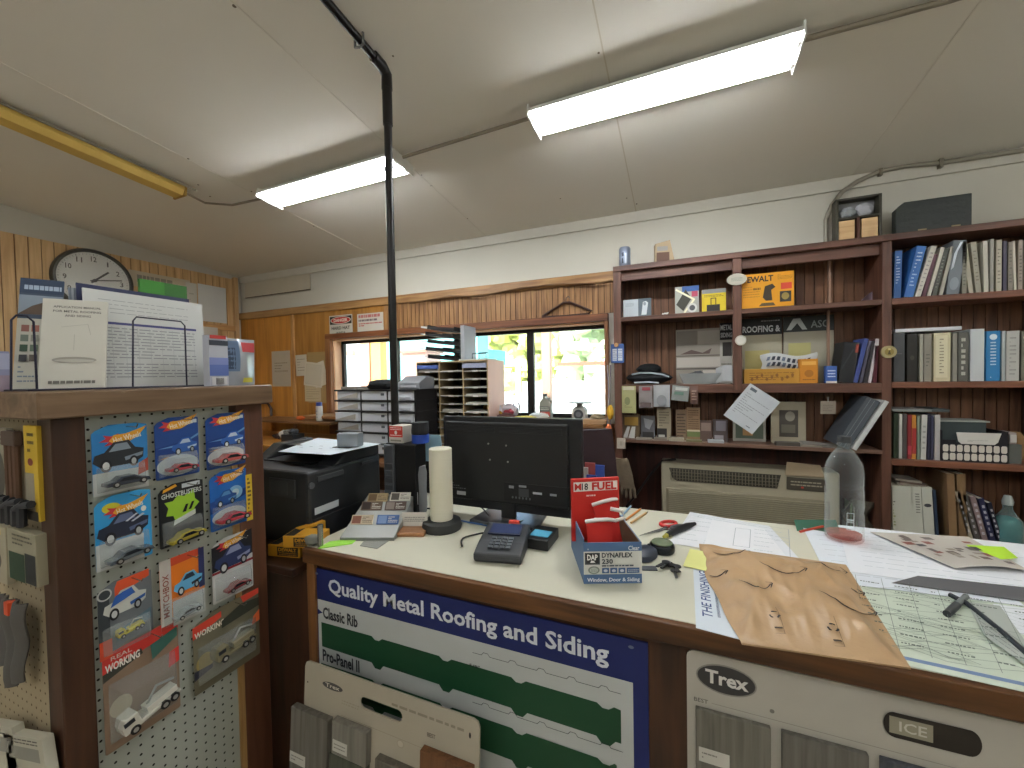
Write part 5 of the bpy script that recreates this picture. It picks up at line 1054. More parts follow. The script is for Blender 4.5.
B2 = [(893.5, 382, 333, 12, 0, '#4b4c4e', SP('#6d6e70', .5, .6, 2), 'dark grey binder, leftmost on the second right shelf'),
 (907, 382, 334, 11, 0, '#26241f', [('e', '#4a4840', .5, .5, .2, .05)], 'black book beside the dark grey binder'),
 (919.5, 382, 334, 4, 0, '#a29e90', None, 'thin beige book on the second right shelf'),
 (924, 382, 334, 8, 0, '#8d897c', SP('#5b584f', .3, .6, 4), 'taupe binder left of the cream binder'),
 (933.5, 381, 333, 18, 0, '#c9c09c', [('r', '#dad3b4', .12, .08, .82, .95), ('n', '#7d765c', .35, .15, .6, .9, 12, .4)], 'wide cream binder with a long label on the second right shelf'),
 (952.5, 381, 333, 5, 0, '#8d8a7e', None, 'grey book right of the wide cream binder'),
 (958, 381, 332, 11, 0, '#5a5a52', [('n', '#c9c8bc', .3, .1, .7, .9, 7, .6)], 'dark olive binder with white vertical lettering'),
 (970, 381, 329, 15, 0, '#c6cccc', None, 'wide plain white binder on the second right shelf'),
 (986, 380, 331, 15, 0, '#2c7db4', [('n', '#dce8ef', .3, .3, .7, .8, 8, .4), ('e', '#dce8ef', .5, .88, .28, .06), ('n', '#dce8ef', .3, .05, .7, .1, 1)], 'bright blue and white binder on the second right shelf'),
 (1001.5, 380, 331, 4, 0, '#a8b0b0', None, 'pale grey book right of the blue binder'),
 (1006, 380, 331, 14, .0, '#b9b9b2', SP('#8b8b84', .1, .9), 'pale leaning binder near the right photo edge'),
 (1021, 380, 331, 8, 0, '#6d6a5e', None, 'brown grey binder cut by the right photo edge')]
row(B2, RZ[2], 'binders on the second shelf of the right bookcase')
a, z, w, h = rY(895, 326, 962, 331, FY+.03)
m = MB(); m.box(0, 0, 0, w, .2, .018, '#d9dbe0'); m.build('paper_tray', None, (a, FY+.03, max(z, aY(925, 333, FY+.03).z+.004)), label='white flat box lying across the binders on the second right shelf', cat='box', bev=.002)
B3 = [(893.5, 459, 413, 5, 0, '#2c3a26', None, 'dark green book at the left end of the third right shelf'),
 (899, 459, 414, 3.5, 0, '#c3c3ba', None, 'thin white book beside the dark green one'),
 (903, 459, 414, 4, 0, '#57504c', None, 'thin brown grey book on the third right shelf'),
 (907.5, 459, 415, 4.5, 0, '#8e2c30', [('r', '#b9404a', 0, .1, 1, .3)], 'red book on the third right shelf'),
 (912, 459, 415, 4.5, 0, '#c98a34', [('r', '#a8332e', 0, .12, 1, .7)], 'orange and red book on the third right shelf'),
 (917, 460, 416, 3, 0, '#7c8a7a', None, 'thin green grey book on the third right shelf'),
 (920.5, 460, 415, 6, .02, '#c9c9c2', SP('#9b9b94', .2, .8, 5), 'white book in the middle of the third right shelf'),
 (927.5, 460, 414, 3, 0, '#2c2c40', None, 'thin navy book on the third right shelf'),
 (931, 460, 416, 2.6, 0, '#43435a', None, 'thin slate book on the third right shelf'),
 (934.5, 461, 415, 6, 0, '#b6b4b2', None, 'pale grey book left of the perforated basket')]
row(B3, RZ[3], 'books on the third shelf of the right bookcase')
a, z, w, h = rY(893, 406, 950, 411, FY+.03)
m = MB(); m.box(0, 0, 0, w, .2, .012, '#8b8d8c'); m.box(w*.7, -.003, .002, w, .18, .016, '#4f5758'); m.build('flat_folder', None, (a, FY+.035, aY(920, 413, FY+.03).z+.006), label='grey folders lying flat on top of the third shelf books', cat='folder', bev=.001)
# perforated basket
x0 = aY(936.5, 440, FY+.02).x; x0 = aY(942, 440, FY+.02).x; x1 = aY(1008, 440, FY+.02).x; w = x1-x0; h = .165
r = T('basket', 'black basket with rows of white rounded slots on the third right shelf', 'basket', (x0, FY+.02, RZ[3]+.001))
m = MB(); KB = C('#1c1a20', .5); m.box(0, 0, 0, w, .004, h*.62, KB); m.box(0, 0, h*.62, w*.22, .004, h*.7, KB); m.box(w*.86, 0, h*.62, w, .004, h, KB); m.box(0, .004, 0, .004, .21, h, KB); m.box(w-.004, .004, 0, w, .21, h, KB); m.box(.004, .206, 0, w-.004, .21, h, KB); m.box(.004, .004, 0, w-.004, .206, .004, KB)
m.build('shell', r)
m = MB(); nx = 9
for j in range(2):
    for i in range(nx):
        cx = w*(i+.5)/nx; c_z = h*(.16+.27*j); a_, b_ = w/nx*.40, h*.115; q = .35
        m.add([(cx+u*a_, -.0012, c_z+v*b_) for u, v in ((-1, -1+q), (-1+q, -1), (1-q, -1), (1, -1+q), (1, 1-q), (1-q, 1), (-1+q, 1), (-1, 1-q))], [tuple(range(8))], C('#cfc9bd', .7))
m.build('slot_pattern', r)
m = MB(); m.prism([(w*.22, h*.95), (w*.25, h*.66), (w*.3, h*.58), (w*.8, h*.58), (w*.85, h*.66), (w*.9, h*.95)], -.004, .0, '#d5d2ca', 'y'); m.art(w*.4, h*.2, -.0041, [('n', '#8e8c86', .1, .2, .9, .5, 2, .3)], w*.35, h*.62); m.build('handle_plate', r, bev=.001)
m = MB(); m.box(.01, .06, .02, w*.8, .2, h*1.22, '#3f4a4a'); m.box(.008, .055, h*1.22, w*.85, .2, h*1.26, '#aeb4ac'); m.build('file_stack', None, (x0, FY+.02, RZ[3]+.006), label='dark green grey files standing in the perforated basket', cat='files')
a, z, w, h = rY(1009, 424, 1022, 463, FY+.03)
m = MB(); m.box(0, 0, 0, w, .15, .10, '#5f625c'); m.box(.005, .01, .10, w*.7, .1, .16, '#a99a94'); m.box(.004, .0, .11, w*.6, .01, .15, '#c4c0ba'); m.build('card_box', None, (a, FY+.03, RZ[3]+.001), label='grey box with pale cards right of the basket', cat='box', bev=.001)
a = aY(1026, 440, FY+.03).x; m = MB(); m.blob((0, 0, .08), (.05, .05, .08), C('#8a6a44', .8), 4, .1); m.build('paper_bag', None, (a, FY+.1, RZ[3]+.002), label='crumpled tan bag at the right photo edge of the third shelf', cat='bag')
# lowest visible shelf
GL = 'white catalogues on the lowest visible right shelf'
for i, (px, lab, sp) in enumerate(((893, 'white catalogue with green print, leftmost on the low right shelf', [('n', '#7d8a34', .1, .3, .3, .6, 6, .5), ('n', '#3c3c30', .1, .65, .3, .75, 2)]), (903, 'plain white catalogue, second on the low right shelf', None), (914, 'white catalogue with grey vertical lettering, third on the low right shelf', [('n', '#77786e', .4, .55, .8, .9, 8, .5)]), (925, 'white catalogue with small black mark, fourth on the low right shelf', [('e', '#3c3e44', .5, .7, .35, .03)]))):
    book(px, 560, 486+i*.6, 10.5, .531, '#c9cabc', lab, -.05 if i > 1 else -.02, sp, GL, depth=.2)
book(937, 562, 490, 3, .531, '#2f3f55', 'thin dark blue catalogue right of the white catalogues', -.06, None, GL)
book(950, 562, 474, 8, .531, '#86694a', 'tall tan cardboard folder on the low right shelf', -.04, None, 'folders on the low right shelf')
book(960, 564, 474, 9, .531, '#7d6344', 'second tall tan folder leaning on the low right shelf', -.04, None, 'folders on the low right shelf')
for px, tp, wd, c_, lab in ((972, 492, 5, '#b0a690', 'cream magazine leaning left, nearest the tan folders'), (979, 495, 5, '#5b5650', 'dark magazine leaning left after the cream one'), (986, 497, 6, '#8d7a78', 'mottled magazine leaning left in the low right shelf'), (994, 499, 6, '#2b2c4c', 'navy magazine with white lettering leaning left'), (1002, 503, 5, '#1f2030', 'black magazine, last of the leaning row')):
    book(px, 566, tp, wd, .531, c_, lab, -.22, [('n', '#c8c6c8', .3, .3, .75, .9, 6, .5)], 'leaning magazines on the low right shelf')
m = MB(); m.box(0, 0, 0, .12, .18, .012, '#8a8378'); m.box(.01, -.004, .012, .13, .17, .02, '#5c4a40'); m.box(-.005, .01, .02, .11, .15, .03, '#9c968a')
m.build('paper_stack', None, (aY(897, 484, FY+.05).x, FY+.05, aY(897, 486, FY+.05).z+.01), (0, .08, 0), label='loose papers lying on top of the white catalogues', cat='papers')
px_ = aY(1009, 520, FY+.05); r = T('spray_bottle', 'bottle of teal liquid with clear top at the right of the low shelf', 'bottle', (px_.x, FY+.06, .531))
m = MB(); m.lathe([(.001, 0), (.05, .002), (.055, .02), (.055, .15), (.05, .18), (.03, .20), (.001, .205)], C('#3f8a8a', .15, var=.35, scale=25), 22); m.build('liquid', r, smooth=True)
m = MB(); m.lathe([(.056, 0), (.057, .15), (.052, .185), (.03, .215), (.018, .24), (.018, .27)], clearm('#cfe6e4', .12, .05), 22); m.build('bottle_wall', r, smooth=True)
m = MB(); m.lathe([(.02, .262), (.022, .28), (.014, .31), (.0, .312)], C('#aab2ae', .3), 16); m.build('cap', r, smooth=True)
# ---- on top of the bookcases
p = aY(624.5, 265, 2.93); r = T('drink_can', 'silver blue drinks can on the left end of the bookcase top', 'can', (p.x, 2.95, zt+.0005))
m = MB(); m.lathe([(.033, 0), (.04, .008), (.04, .138), (.033, .15), (.032, .147), (0, .147)], C('#8f9bb0', .3, .6), 22); m.build('can_body', r, smooth=True)
m = MB(); m.art(.04, .1, -.0405, [('p', '#2b3442', [(.1, .1), (.4, .15), (.3, .5), (.1, .45)]), ('p', '#2b3442', [(.15, .6), (.5, .62), (.45, .9), (.1, .85)]), ('r', '#c5ccd8', .6, .1, .9, .8)], -.02, .02); m.build('can_print', r)
p = aY(668, 260, 2.92); r = T('tape_dispenser', 'small slanted wooden and brown box on the bookcase top', 'box', (p.x-.03, 2.9, zt+.0005), .2)
m = MB(); m.prism([(-.05, 0), (.075, 0), (.045, .15), (-.05, .13)], 0, .06, C('#a58f70', .6), 'y'); m.build('shell', r, bev=.002); m = MB(); m.box(-.042, -.002, .004, .04, .004, .07, '#5a3b2a'); m.box(-.038, -.002, .08, .03, .002, .11, '#8d8a84'); m.build('drawer', r)
x0, z0, w, h = rY(836, 201, 882, 238, 2.87); h = h+.03
r = T('desk_organiser', 'open black framed box with two tan drawers on the bookcase top', 'box', (x0, 2.87, zt+.0005))
m = MB(); k_ = C('#39362a', .6); m.box(0, 0, 0, .012, .07, h, k_); m.box(w-.012, 0, 0, w, .07, h, k_); m.box(0, 0, h-.01, w, .07, h, k_); m.box(.012, .062, 0, w-.012, .07, h, C('#8f9092', .8)); m.box(w*.47, 0, 0, w*.53, .06, h*.52, C('#4e2c1c', .6)); m.box(.012, 0, h*.5, w-.012, .06, h*.54, k_); m.build('frame', r)
for k in range(2):
    m = MB(); a_ = .016+k*(w*.5-.0); m.box(a_, .004, .004, a_+w*.5-.032, .06, h*.47, W('#b08c5c', '#d3b385', 'x')); m.build('drawer', r, bev=.001)
m = MB(); m.blob((w*.3, .034, h*.68), (w*.2, .024, h*.13), C('#8f9496', .8), 5, .12); m.blob((w*.68, .034, h*.72), (w*.2, .024, h*.15), C('#a9abb0', .8), 6, .12); m.build('stuffing', r)
x0, z0, w, h = rY(896, 193, 972, 230, 2.88)
r = T('black_case', 'black slotted case with a cut corner on the bookcase top', 'case', (x0, 2.88, zt+.0005))
m = MB(); h = aY(935, 198, 2.88).z-zt; m.prism([(0, 0), (w, 0), (w, h), (.035, h), (0, h-.035)], 0, .05, C('#1d2420', .5, var=.2, scale=40, bump=.3), 'y'); m.build('shell', r, bev=.003)
for u in (.3, .74):
    m = MB(); m.box(w*u, -.003, .008, w*u+.035, .001, .015, '#8a7a58'); m.build('latch', r)
# ---- things on the left bookcase
def stand(name, label, cat, px, Y, zs, base, shapes, t=.03, **k):
    a, z, w, h = rY(*px, Y); h = h+(z-zs); 
    m = MB(); m.box(0, 0, 0, w, t, h, base); m.art(w, h, 0, shapes)
    return m.build(name, None, (a, Y, zs+.0008), (k.pop('lean', 0), 0, 0), label=label, cat=cat, bev=.0015, **k)
s2, s3, s4 = ZL['s2'], ZL['s3'], ZL['s4']
stand('phone_box', 'grey and white handset box pair at the left of the upper shelf', 'box', (623, 299, 651, 317), 2.90, s2, '#5c6870', [('r', '#b4bdc2', .02, .05, .55, .98), ('n', '#8a949a', .1, .6, .4, .8, 3), ('p', '#c9d0d4', [(.66, .1), (.72, .8), (.82, .85), (.9, .75), (.84, .1)]), ('e', '#8b959c', .78, .7, .05, .1)])
stand('tool_package', 'white package with round disc and yellow diagonal on the upper shelf', 'package', (675, 286, 699, 313), 2.90, s2, '#a3a49a', [('r', '#2d5594', .3, .8, 1, 1), ('p', '#3b3a30', [(.05, .35), (.45, .88), (.7, .55), (.35, .1)]), ('l', '#e2dfc0', [(.05, .9), (.8, .5), (.4, .05)], .012), ('e', '#c6c7c2', .72, .2, .2, .17), ('e', '#55575a', .72, .2, .12, .1), ('r', '#b54a62', .7, .6, .95, .8)], lean=-.05)
stand('tool_package', 'yellow and black padlock package on the upper shelf', 'package', (702, 289, 726, 312), 2.90, s2, '#d3b91e', [('r', '#8d8f8e', .0, .82, 1, 1), ('r', '#2c2823', .2, .0, .75, .32), ('l', '#5c4c18', [(.38, .3), (.38, .6), (.58, .6), (.58, .3)], .006), ('n', '#6a5a1c', .1, .65, .9, .76, 2)], lean=-.03)
stand('power_tool_box', 'yellow power tool box with black lettering on the upper shelf', 'box', (741, 273, 794, 307), 2.88, s2, '#d9950f', [('t', '#1c1812', 'DEWALT', -.06+.07, .76, .62, .93, .03), ('n', '#7a5410', .7, .78, .97, .93, 4, .3), ('p', '#3a2f1c', [(.42, .3), (.46, .62), (.6, .68), (.66, .58), (.58, .5), (.6, .2), (.48, .2)]), ('p', '#5a4a2c', [(.34, .05), (.4, .14), (.62, .14), (.66, .05)]), ('r', '#c9422c', .76, .5, .96, .68), ('r', '#33302a', .74, .14, .95, .44), ('e', '#8c7a3c', .84, .3, .07, .1), ('n', '#a9760f', .04, .3, .36, .66, 5, .3), ('n', '#5c4410', .24, .52, .38, .6, 1, .8)], t=.09, lean=0)
a = aY(745, 300, 2.9).x; m = MB()
for (x, z_, s) in ((0, .0, .006), (.012, .004, .005), (.022, .0, .007), (.03, .008, .004)): m.blob((x, 0, z_+s), (s*1.4, s, s), '#c9c9c4', 3, .2, 6, 4)
m.build('putty_crumbs', None, (aY(663, 310, 2.88).x, 2.88, s2+.0005), label='small white crumbs on the upper shelf between the packages', cat='crumbs', kind='stuff')
m = MB(); m.grid(lambda u, v: (u*.12+.02*v, .04*math.sin(3*u), v*(.02+.1*u)), 8, 6, C('#8d7a86', .8, bump=.2), .003); m.build('crumpled_paper', None, (aY(858, 299, 2.95).x, 2.93, s2+.001), label='mauve crumpled paper in the right corner of the upper shelf', cat='paper')
r = T('hanging_tag', 'pale oval tag hung on the centre post of the bookcase', 'tag', (aY(737, 279, 2.83).x, FY-.006, aY(737, 279, 2.83).z))
m = MB(); n = 24; m.prism([(.055*math.cos(2*PI*i/n), .036*math.sin(2*PI*i/n)) for i in range(n)], -.006, 0, '#b4b0a0', 'y'); m.art(.08, .03, -.006, [('n', '#7c8a7e', .1, .1, .9, .9, 3, .3)], -.04, -.015); m.build('plaque', r)
m = MB(); m.tube([(-.015, -.003, .024), (-.004, -.001, .045), (.008, -.001, .045), (.016, -.003, .024)], .0022, '#5a2e28', 6); m.build('cord', r)
# second shelf
r = T('cap_stack', 'stack of black caps with white trim on the left of the second shelf', 'caps', (aY(649, 384, 2.97).x, 2.97, s3+.001))
m = MB(); m.blob((0, 0, .045), (.15, .09, .045), C('#15171c', .9, bump=.2), 5, .06, 18, 8); m.build('cap', r, smooth=True)
m = MB(); m.blob((-.0, .01, .105), (.085, .07, .04), C('#101216', .9, bump=.2), 6, .06, 18, 8); m.build('cap', r, smooth=True)
m = MB(); m.tube([(-.11, -.05, .07), (-.05, -.075, .08), (.02, -.082, .078), (.09, -.07, .066), (.13, -.04, .05)], .006, C('#aab2ba', .7), 8); m.tube([(-.09, -.09, .012), (0, -.105, .016), (.07, -.1, .01)], .006, C('#b4bcc4', .7), 8); m.build('trim', r, smooth=True)
stand('display_card', 'beige product display board standing at the back of the second shelf', 'display board', (676, 329, 721, 384), 3.05, s3, '#8e877c', [('r', '#a29b90', .5, .72, .98, .96), ('r', '#7a736a', .02, .7, .48, .97), ('r', '#5e564e', 0, .5, 1, .52), ('p', '#5c4a44', [(.1, .54), (.35, .62), (.6, .56), (.8, .64), (.75, .54)]), ('r', '#b5aea4', .02, .3, .98, .48), ('r', '#4f4944', 0, .26, 1, .28), ('r', '#c3bcb0', .6, .05, .98, .24)], t=.012)
stand('roofing_board', 'black topped siding sample board behind the centre post', 'sign board', (720, 323, 733, 384), 3.045, s3, '#a8a59c', [('r', '#17181a', 0, .72, 1, 1), ('t', '#c6c8ca', 'METAL', .05, .88, .95, .97, .03), ('t', '#c6c8ca', 'SIDING', .05, .76, .95, .84, .03), ('r', '#2a2420', .2, .45, .9, .68), ('n', '#77756c', .1, .1, .9, .35, 4)], t=.012)
stand('roofing_board', 'wide black headed roofing board with white lettering on the second shelf', 'sign board', (741, 318, 782, 384), 3.045, s3, '#a8a28c', [('r', '#17181a', 0, .74, 1, 1), ('t', '#c6c8ca', 'ROOFING &', .04, .78, .96, .88, .03), ('n', '#9b9c9e', .5, .93, .95, .97, 1), ('r', '#b4a86c', .1, .2, .7, .5)], t=.012)
stand('profile_board', 'grey headed board with white arch mark and letters on the second shelf', 'sign board', (783.5, 316, 834, 384), 3.042, s3, '#a39e8c', [('r', '#2c302e', 0, .77, 1, 1), ('p', '#b9c0bc', [(.06, .8), (.2, .97), (.34, .97), (.48, .8), (.38, .8), (.28, .9), (.16, .8)]), ('t', '#8d9692', 'ASC', .55, .82, .9, .93, .015), ('r', '#b0aa70', .1, .3, .55, .6)], t=.012)
r = T('clear_tray', 'clear plastic tray with grey parts in front of the beige board', 'tray', (aY(700, 384, 2.93).x, 2.93, s3+.001))
m = MB(); m.lathe([(.1, 0), (.13, .07), (.126, .07), (.096, .004), (0, .004)], clearm('#dfe3e2', .3, .1), 24, sy=.55); m.build('tray', r, smooth=True)
m = MB(); m.blob((-.02, 0, .045), (.06, .035, .04), C('#4d4f50', .7), 8, .2); m.blob((.06, 0, .03), (.04, .03, .025), C('#a6a8a6', .7), 9, .2); m.build('contents', r)
m = MB(); m.grid(lambda u, v: (u*.12, .012*math.sin(5*u), v*.1+.02*math.sin(3*u)), 8, 5, C('#a9acae', .6), .002); m.build('clear_bag', None, (aY(716, 384, 2.9).x, 2.9, s3+.001), label='folded pale bag with dark print beside the clear tray', cat='bag')
pb = (762, 351, 818, 383); a, z, w, h = rY(*pb, 2.93)
r = T('plastic_bag', 'clear and white bag with blue black lettering on the second shelf', 'bag', (a, 2.955, s3+.06))
m = MB(); m.grid(lambda u, v: ((u-.5)*w*(1-.1*math.sin(PI*v)*0+.04*math.sin(9*v))+w/2, -.03*math.sin(PI*u)*math.sin(PI*v), v*(.12)+.012*math.sin(7*u)), 18, 14, C('#b9bcbc', .3, bump=.4, var=.12), .02); m.build('film', r, smooth=True)
m = MB(); yy = lambda u, v: -.034*math.sin(PI*u)*math.sin(PI*v)-.001
for i in range(9):
    u = .1+.09*i
    for v in (.32, .62):
        m.grid(lambda p, q: (w*(u+.055*p+.03*(q-.5)), yy(u+.055*p, v+.2*q)-.001, .12*(v+.2*q)+.012*math.sin(7*(u+.055*p))), 2, 2, '#262c3a' if (i+int(v*10)) % 3 else '#5c6678')
m.build('print', r)
stand('sponge_box', 'yellow mottled box lying on the second shelf under the clear bag', 'box', (744, 369, 800, 383), 2.89, s3, '#b8862e', [('e', '#8a5c24', .15+.09*i, .3+.4*((i*7) % 3)/3, .025, .12) for i in range(9)]+[('n', '#6b4718', .1, .2, .9, .8, 4, .2)], t=.05)
stand('orange_box', 'upright orange box right of the mottled yellow box', 'box', (800, 359, 818, 383), 2.885, s3, '#c98322', [('r', '#e0a850', .1, .75, .9, .9), ('e', '#a86a1c', .5, .4, .25, .15), ('n', '#8a5a1c', .15, .1, .85, .2, 1)], t=.05)
m = MB(); m.lathe([(.02, 0), (.034, .006), (.036, .03), (.03, .055), (.01, .062), (0, .062)], C('#1c2030', .4), 18); m.build('can', None, (aY(748, 383, 2.88).x+.005, 2.865+.01, s3+.001), label='dark blue rounded tin left of the yellow box', cat='tin', smooth=True) if False else None
stand('blue_box', 'small blue box on a white pad at the thin upright', 'box', (826, 366, 837, 381), 2.88, s3, '#35589a', [('n', '#c9d4e6', .15, .3, .85, .8, 3), ('r', '#c9c6bc', 0, 0, 1, .12)], t=.04)
row([(838.5, 383, 343, 16, .12, '#1b1c1f', [('r', '#8a3324', .8, .75, 1, .95), ('p', '#34373a', [(.1, .3), (.7, .8), (.65, .85), (.1, .4)])], 'black album leaning at the right end of the second shelf')], s3, 'books at the right end of the second shelf', depth=.15)
row([(853, 383, 339, 5, .2, '#3b4a86', None, 'blue violet book right of the black album'), (859, 383, 341, 3.5, .18, '#4d4a5a', None, 'thin grey violet book leaning after the blue one'), (863.5, 383, 341, 3.5, .16, '#2f2a2e', None, 'thin black book leaning in the second shelf row'),
     (868, 383, 339, 3.5, .14, '#b9b0b4', None, 'thin pale book leaning in the second shelf row'), (873, 382, 339, 4, .04, '#5d2430', [('r', '#c9c4c4', 0, .85, 1, 1)], 'maroon book beside the bookcase post')], s3, 'books at the right end of the second shelf', depth=.15)
def disc(name, label, cat, x, y, Y, rad, cols):
    p = aY(x, y, Y); m = MB(); m.lathe([(rad, 0), (rad, -.012), (rad*.96, -.015), (0, -.015)], cols[0], 26, ax='y'); m.art(rad*2, rad*2, -.0152, cols[1], -rad, -rad); return m.build(name, None, (p.x, Y, p.z), label=label, cat=cat)
disc('door_knob', 'round white knob on the centre post of the bookcase', 'knob', 740.5, 340.5, FY-.001, .031, ('#c4c2b4', [('e', '#d5d3c8', .5, .5, .38, .38)]))
disc('badge', 'round yellow badge on the bookcase post between the two cases', 'badge', 888, 352, FY-.003, .034, ('#a2966c', [('e', '#8a7a40', .5, .5, .3, .3), ('p', '#4d4420', [(.4, .3), (.5, .7), (.6, .3)]), ('e', '#c9bc80', .5, .72, .1, .08)]))
m = MB(); m.box(-.03, -.01, 0, .03, 0, .1, '#5f4438'); 
# hanging goods below the second shelf
HG = 'small packets hung under the second shelf'
def hang(px, col, shapes, label, Y=FY-.012, d=.014, g=HG, name='packet', tilt=0):
    a, z, w, h = rY(*px, Y); m = MB()
    m.grid(lambda u, v: (u*w, -.004-.008*math.sin(PI*u)*math.sin(PI*min(1, v*1.1)), v*h), 8, 8, C(col, .4, bump=.15), .006); m.art(w, h, -.0145, shapes)
    return m.build(name, None, (a, Y, z), (0, tilt, 0), label=label, cat='packet', group=g)
hang((622, 386, 636, 413), '#a9a878', [('r', '#c3bfa4', .1, .85, .9, .98), ('e', '#7f845c', .4, .45, .2, .15), ('n', '#7c7a58', .2, .2, .8, .3, 2)], 'yellowish packet hung at the far left under the second shelf')
hang((639, 386, 652.5, 408), '#8d8684', [('r', '#9a4a50', .25, .8, .85, .95), ('r', '#5a4d4c', .1, .05, .9, .25)], 'grey packet with pink red top, second from the left under the shelf')
hang((653.5, 385, 670, 407), '#a6a8aa', [('e', '#8b8e90', .5, .3, .3, .25)], 'clear pale packet, third from the left under the shelf')
hang((671, 385, 688, 400), '#8f9390', [('r', '#6d8a7c', .15, .4, .7, .6), ('r', '#b9bcb8', .2, .7, .9, .9)], 'small tilted packet, fourth from the left under the shelf', tilt=.1)
hang((690, 386, 698, 404), '#6d5248', [('n', '#a58a7c', .2, .2, .8, .8, 4)], 'narrow brown packet, fifth from the left under the shelf')
def stand4(px, col, shapes, label, Y=2.9, t=.02, name='packet', **k): return stand(name, label, 'packet', px, Y, s4, col, shapes, t=t, group='packets standing on the third shelf', **k)
stand4((622, 415, 640, 437), '#5c4a34', [('r', '#9c7a30', .15, .55, .9, .9), ('p', '#b9b9b4', [(.05, 0), (.3, .5), (.45, .5), (.3, 0)]), ('p', '#c4c4be', [(.35, 0), (.55, .5), (.75, .5), (.7, 0)])], 'packet with orange label and white strips at the left of the third shelf')
stand4((641, 416, 655, 438), '#5b5a5e', [('p', '#8d8f92', [(.2, .9), (.9, .8), (.6, .4), (.3, .5)]), ('r', '#33302f', .1, 0, .9, .3)], 'dark grey packet on the third shelf, second from the left')
stand4((657, 408, 671, 438), '#988c76', [('n', '#6f6654', .15, .4, .85, .9, 6), ('r', '#2c2624', 0, .0, .7, .35), ('r', '#a9a8a0', .1, .05, .55, .15)], 'tan header card with black item on the third shelf')
stand4((676, 410, 686.5, 438), '#7c6650', [('n', '#4f3f30', .1, .1, .9, .9, 8, .5)], 'brown speckled card on the third shelf')
stand4((687, 408, 700, 438), '#8b6f52', [('n', '#5c4632', .1, .35, .9, .95, 9, .4), ('r', '#6d7a4a', 0, .12, 1, .28), ('r', '#c2b59a', .0, .28, 1, .33)], 'brown striped card with green band on the third shelf')
stand4((700, 421, 712, 438), '#57443c', [('r', '#7d6a60', .1, .5, .9, .9)], 'low brown box on the third shelf beside the striped card')
stand4((713, 420, 728, 438), '#4d423f', [('r', '#6f6a70', .2, .5, .85, .95), ('r', '#8f8a8c', .1, .05, .7, .3)], 'low grey brown box left of the hanging letter')
for k, (x0, x1, c_, lab) in enumerate(((636, 652, '#8b8378', 'flat grey packet lying on the third shelf, leftmost'), (654, 667, '#7d7468', 'flat taupe packet lying on the third shelf'), (669, 684, '#9a9280', 'flat tan packet lying on the third shelf'), (686, 702, '#6f6c4c', 'flat olive packet lying on the third shelf'), (708, 724, '#a9b0b4', 'flat white blue card lying on the third shelf'), (776, 800, '#4b4640', 'flat dark packet lying on the third shelf under the frame'), (800, 822, '#8a8378', 'flat grey stack lying right of the dark packet'))):
    a = aY(x0, 440, FY).x; b = aY(x1, 440, FY).x; m = MB(); m.box(0, 0, 0, b-a, .05, .012+.005*(k % 3), c_); m.build('flat_packet', None, (a, FY-.008, s4+.0005), (0, 0, .03*(k % 3-1)), label=lab, cat='packet', group='flat packets on the third shelf', bev=.002)
stand('picture_frame', 'white framed card with dark label standing on the third shelf', 'frame', (771, 402, 806, 436), 2.96, s4, '#a79e88', [('r', '#8b8370', .0, .0, 1, .02), ('r', '#4a443c', .24, .15, .78, .8), ('e', '#8f8a7c', .55, .65, .14, .12), ('r', '#6d675a', .3, .25, .7, .45)], t=.015)
stand('picture_frame', 'white framed picture partly behind the hanging letter', 'frame', (733, 412, 766, 436), 2.965, s4, '#a9a79c', [('r', '#5e6a5c', .08, .1, .92, .9), ('r', '#b58a5c', .3, .2, .6, .7)], t=.015)
p = [aY(x, y, FY-.02) for x, y in ((723.5, 415), (750, 383), (780, 402), (754.5, 435))]
c_ = (p[0]+p[2])/2; u = (p[2]-p[1]).length; v = (p[1]-p[0]).length; an = math.atan2((p[2]-p[1]).z, (p[2]-p[1]).x)
m = MB(); m.box(0, -.001, 0, u, 0, v, '#c3c8cc'); m.art(u, v, -.001, [('n', '#8d9398', .1, .2, .9, .8, 10, .25), ('r', '#5c646c', .1, .87, .3, .94), ('n', '#5c646c', .7, .06, .95, .12, 1)])
m.build('letter', None, (p[0].x, FY-.02, p[0].z), (0, -an, 0), label='white typed letter hung tilted from the second shelf edge', cat='letter')
r = T('hanging_tag', 'small beige square tag hung under the second shelf at the thin upright', 'tag', (aY(828, 403, FY-.01).x, FY-.008, aY(828, 414, FY-.01).z)); m = MB(); m.box(-.036, -.003, 0, .036, 0, .075, '#8a7f70'); m.art(.07, .07, -.003, [('n', '#6d6354', .15, .2, .85, .8, 4, .3)], -.035, 0); m.build('plaque', r)
m = MB(); m.tube([(0, -.002, .07), (-.004, -.002, .1), (.004, -.002, .1), (0, -.002, .07)], .0016, '#b4b0a4', 6); m.build('cord', r)
book(836, 449, 402, 14, s4, '#4a5056', 'grey striped binder leaning right on the third shelf', .52, [('l', '#8d9498', [(.3, 0), (.3, 1)], .002), ('l', '#8d9498', [(.6, 0), (.6, 1)], .002)], None, name='binder', cat='binder', depth=.22, fy=2.8)
book(852, 449, 402, 5, s4, '#c9ccca', 'pale binder edge leaning on the grey striped binder', .52, None, None, name='binder', cat='binder', depth=.22, fy=2.79)
m = MB(); m.grid(lambda u, v: (u*.2, v*.12, .004+.006*math.sin(4*u+v)), 8, 4, C('#a5a096', .8), .003); m.grid(lambda u, v: (.02+u*.2, .01+v*.1, .014+.006*math.sin(5*u+v)), 8, 4, C('#8f8b84', .8), .003); m.build('paper_pile', None, (aY(800, 447, FY).x, FY-.01, s4+.002), label='curled loose papers on the third shelf beside the leaning binder', cat='papers')
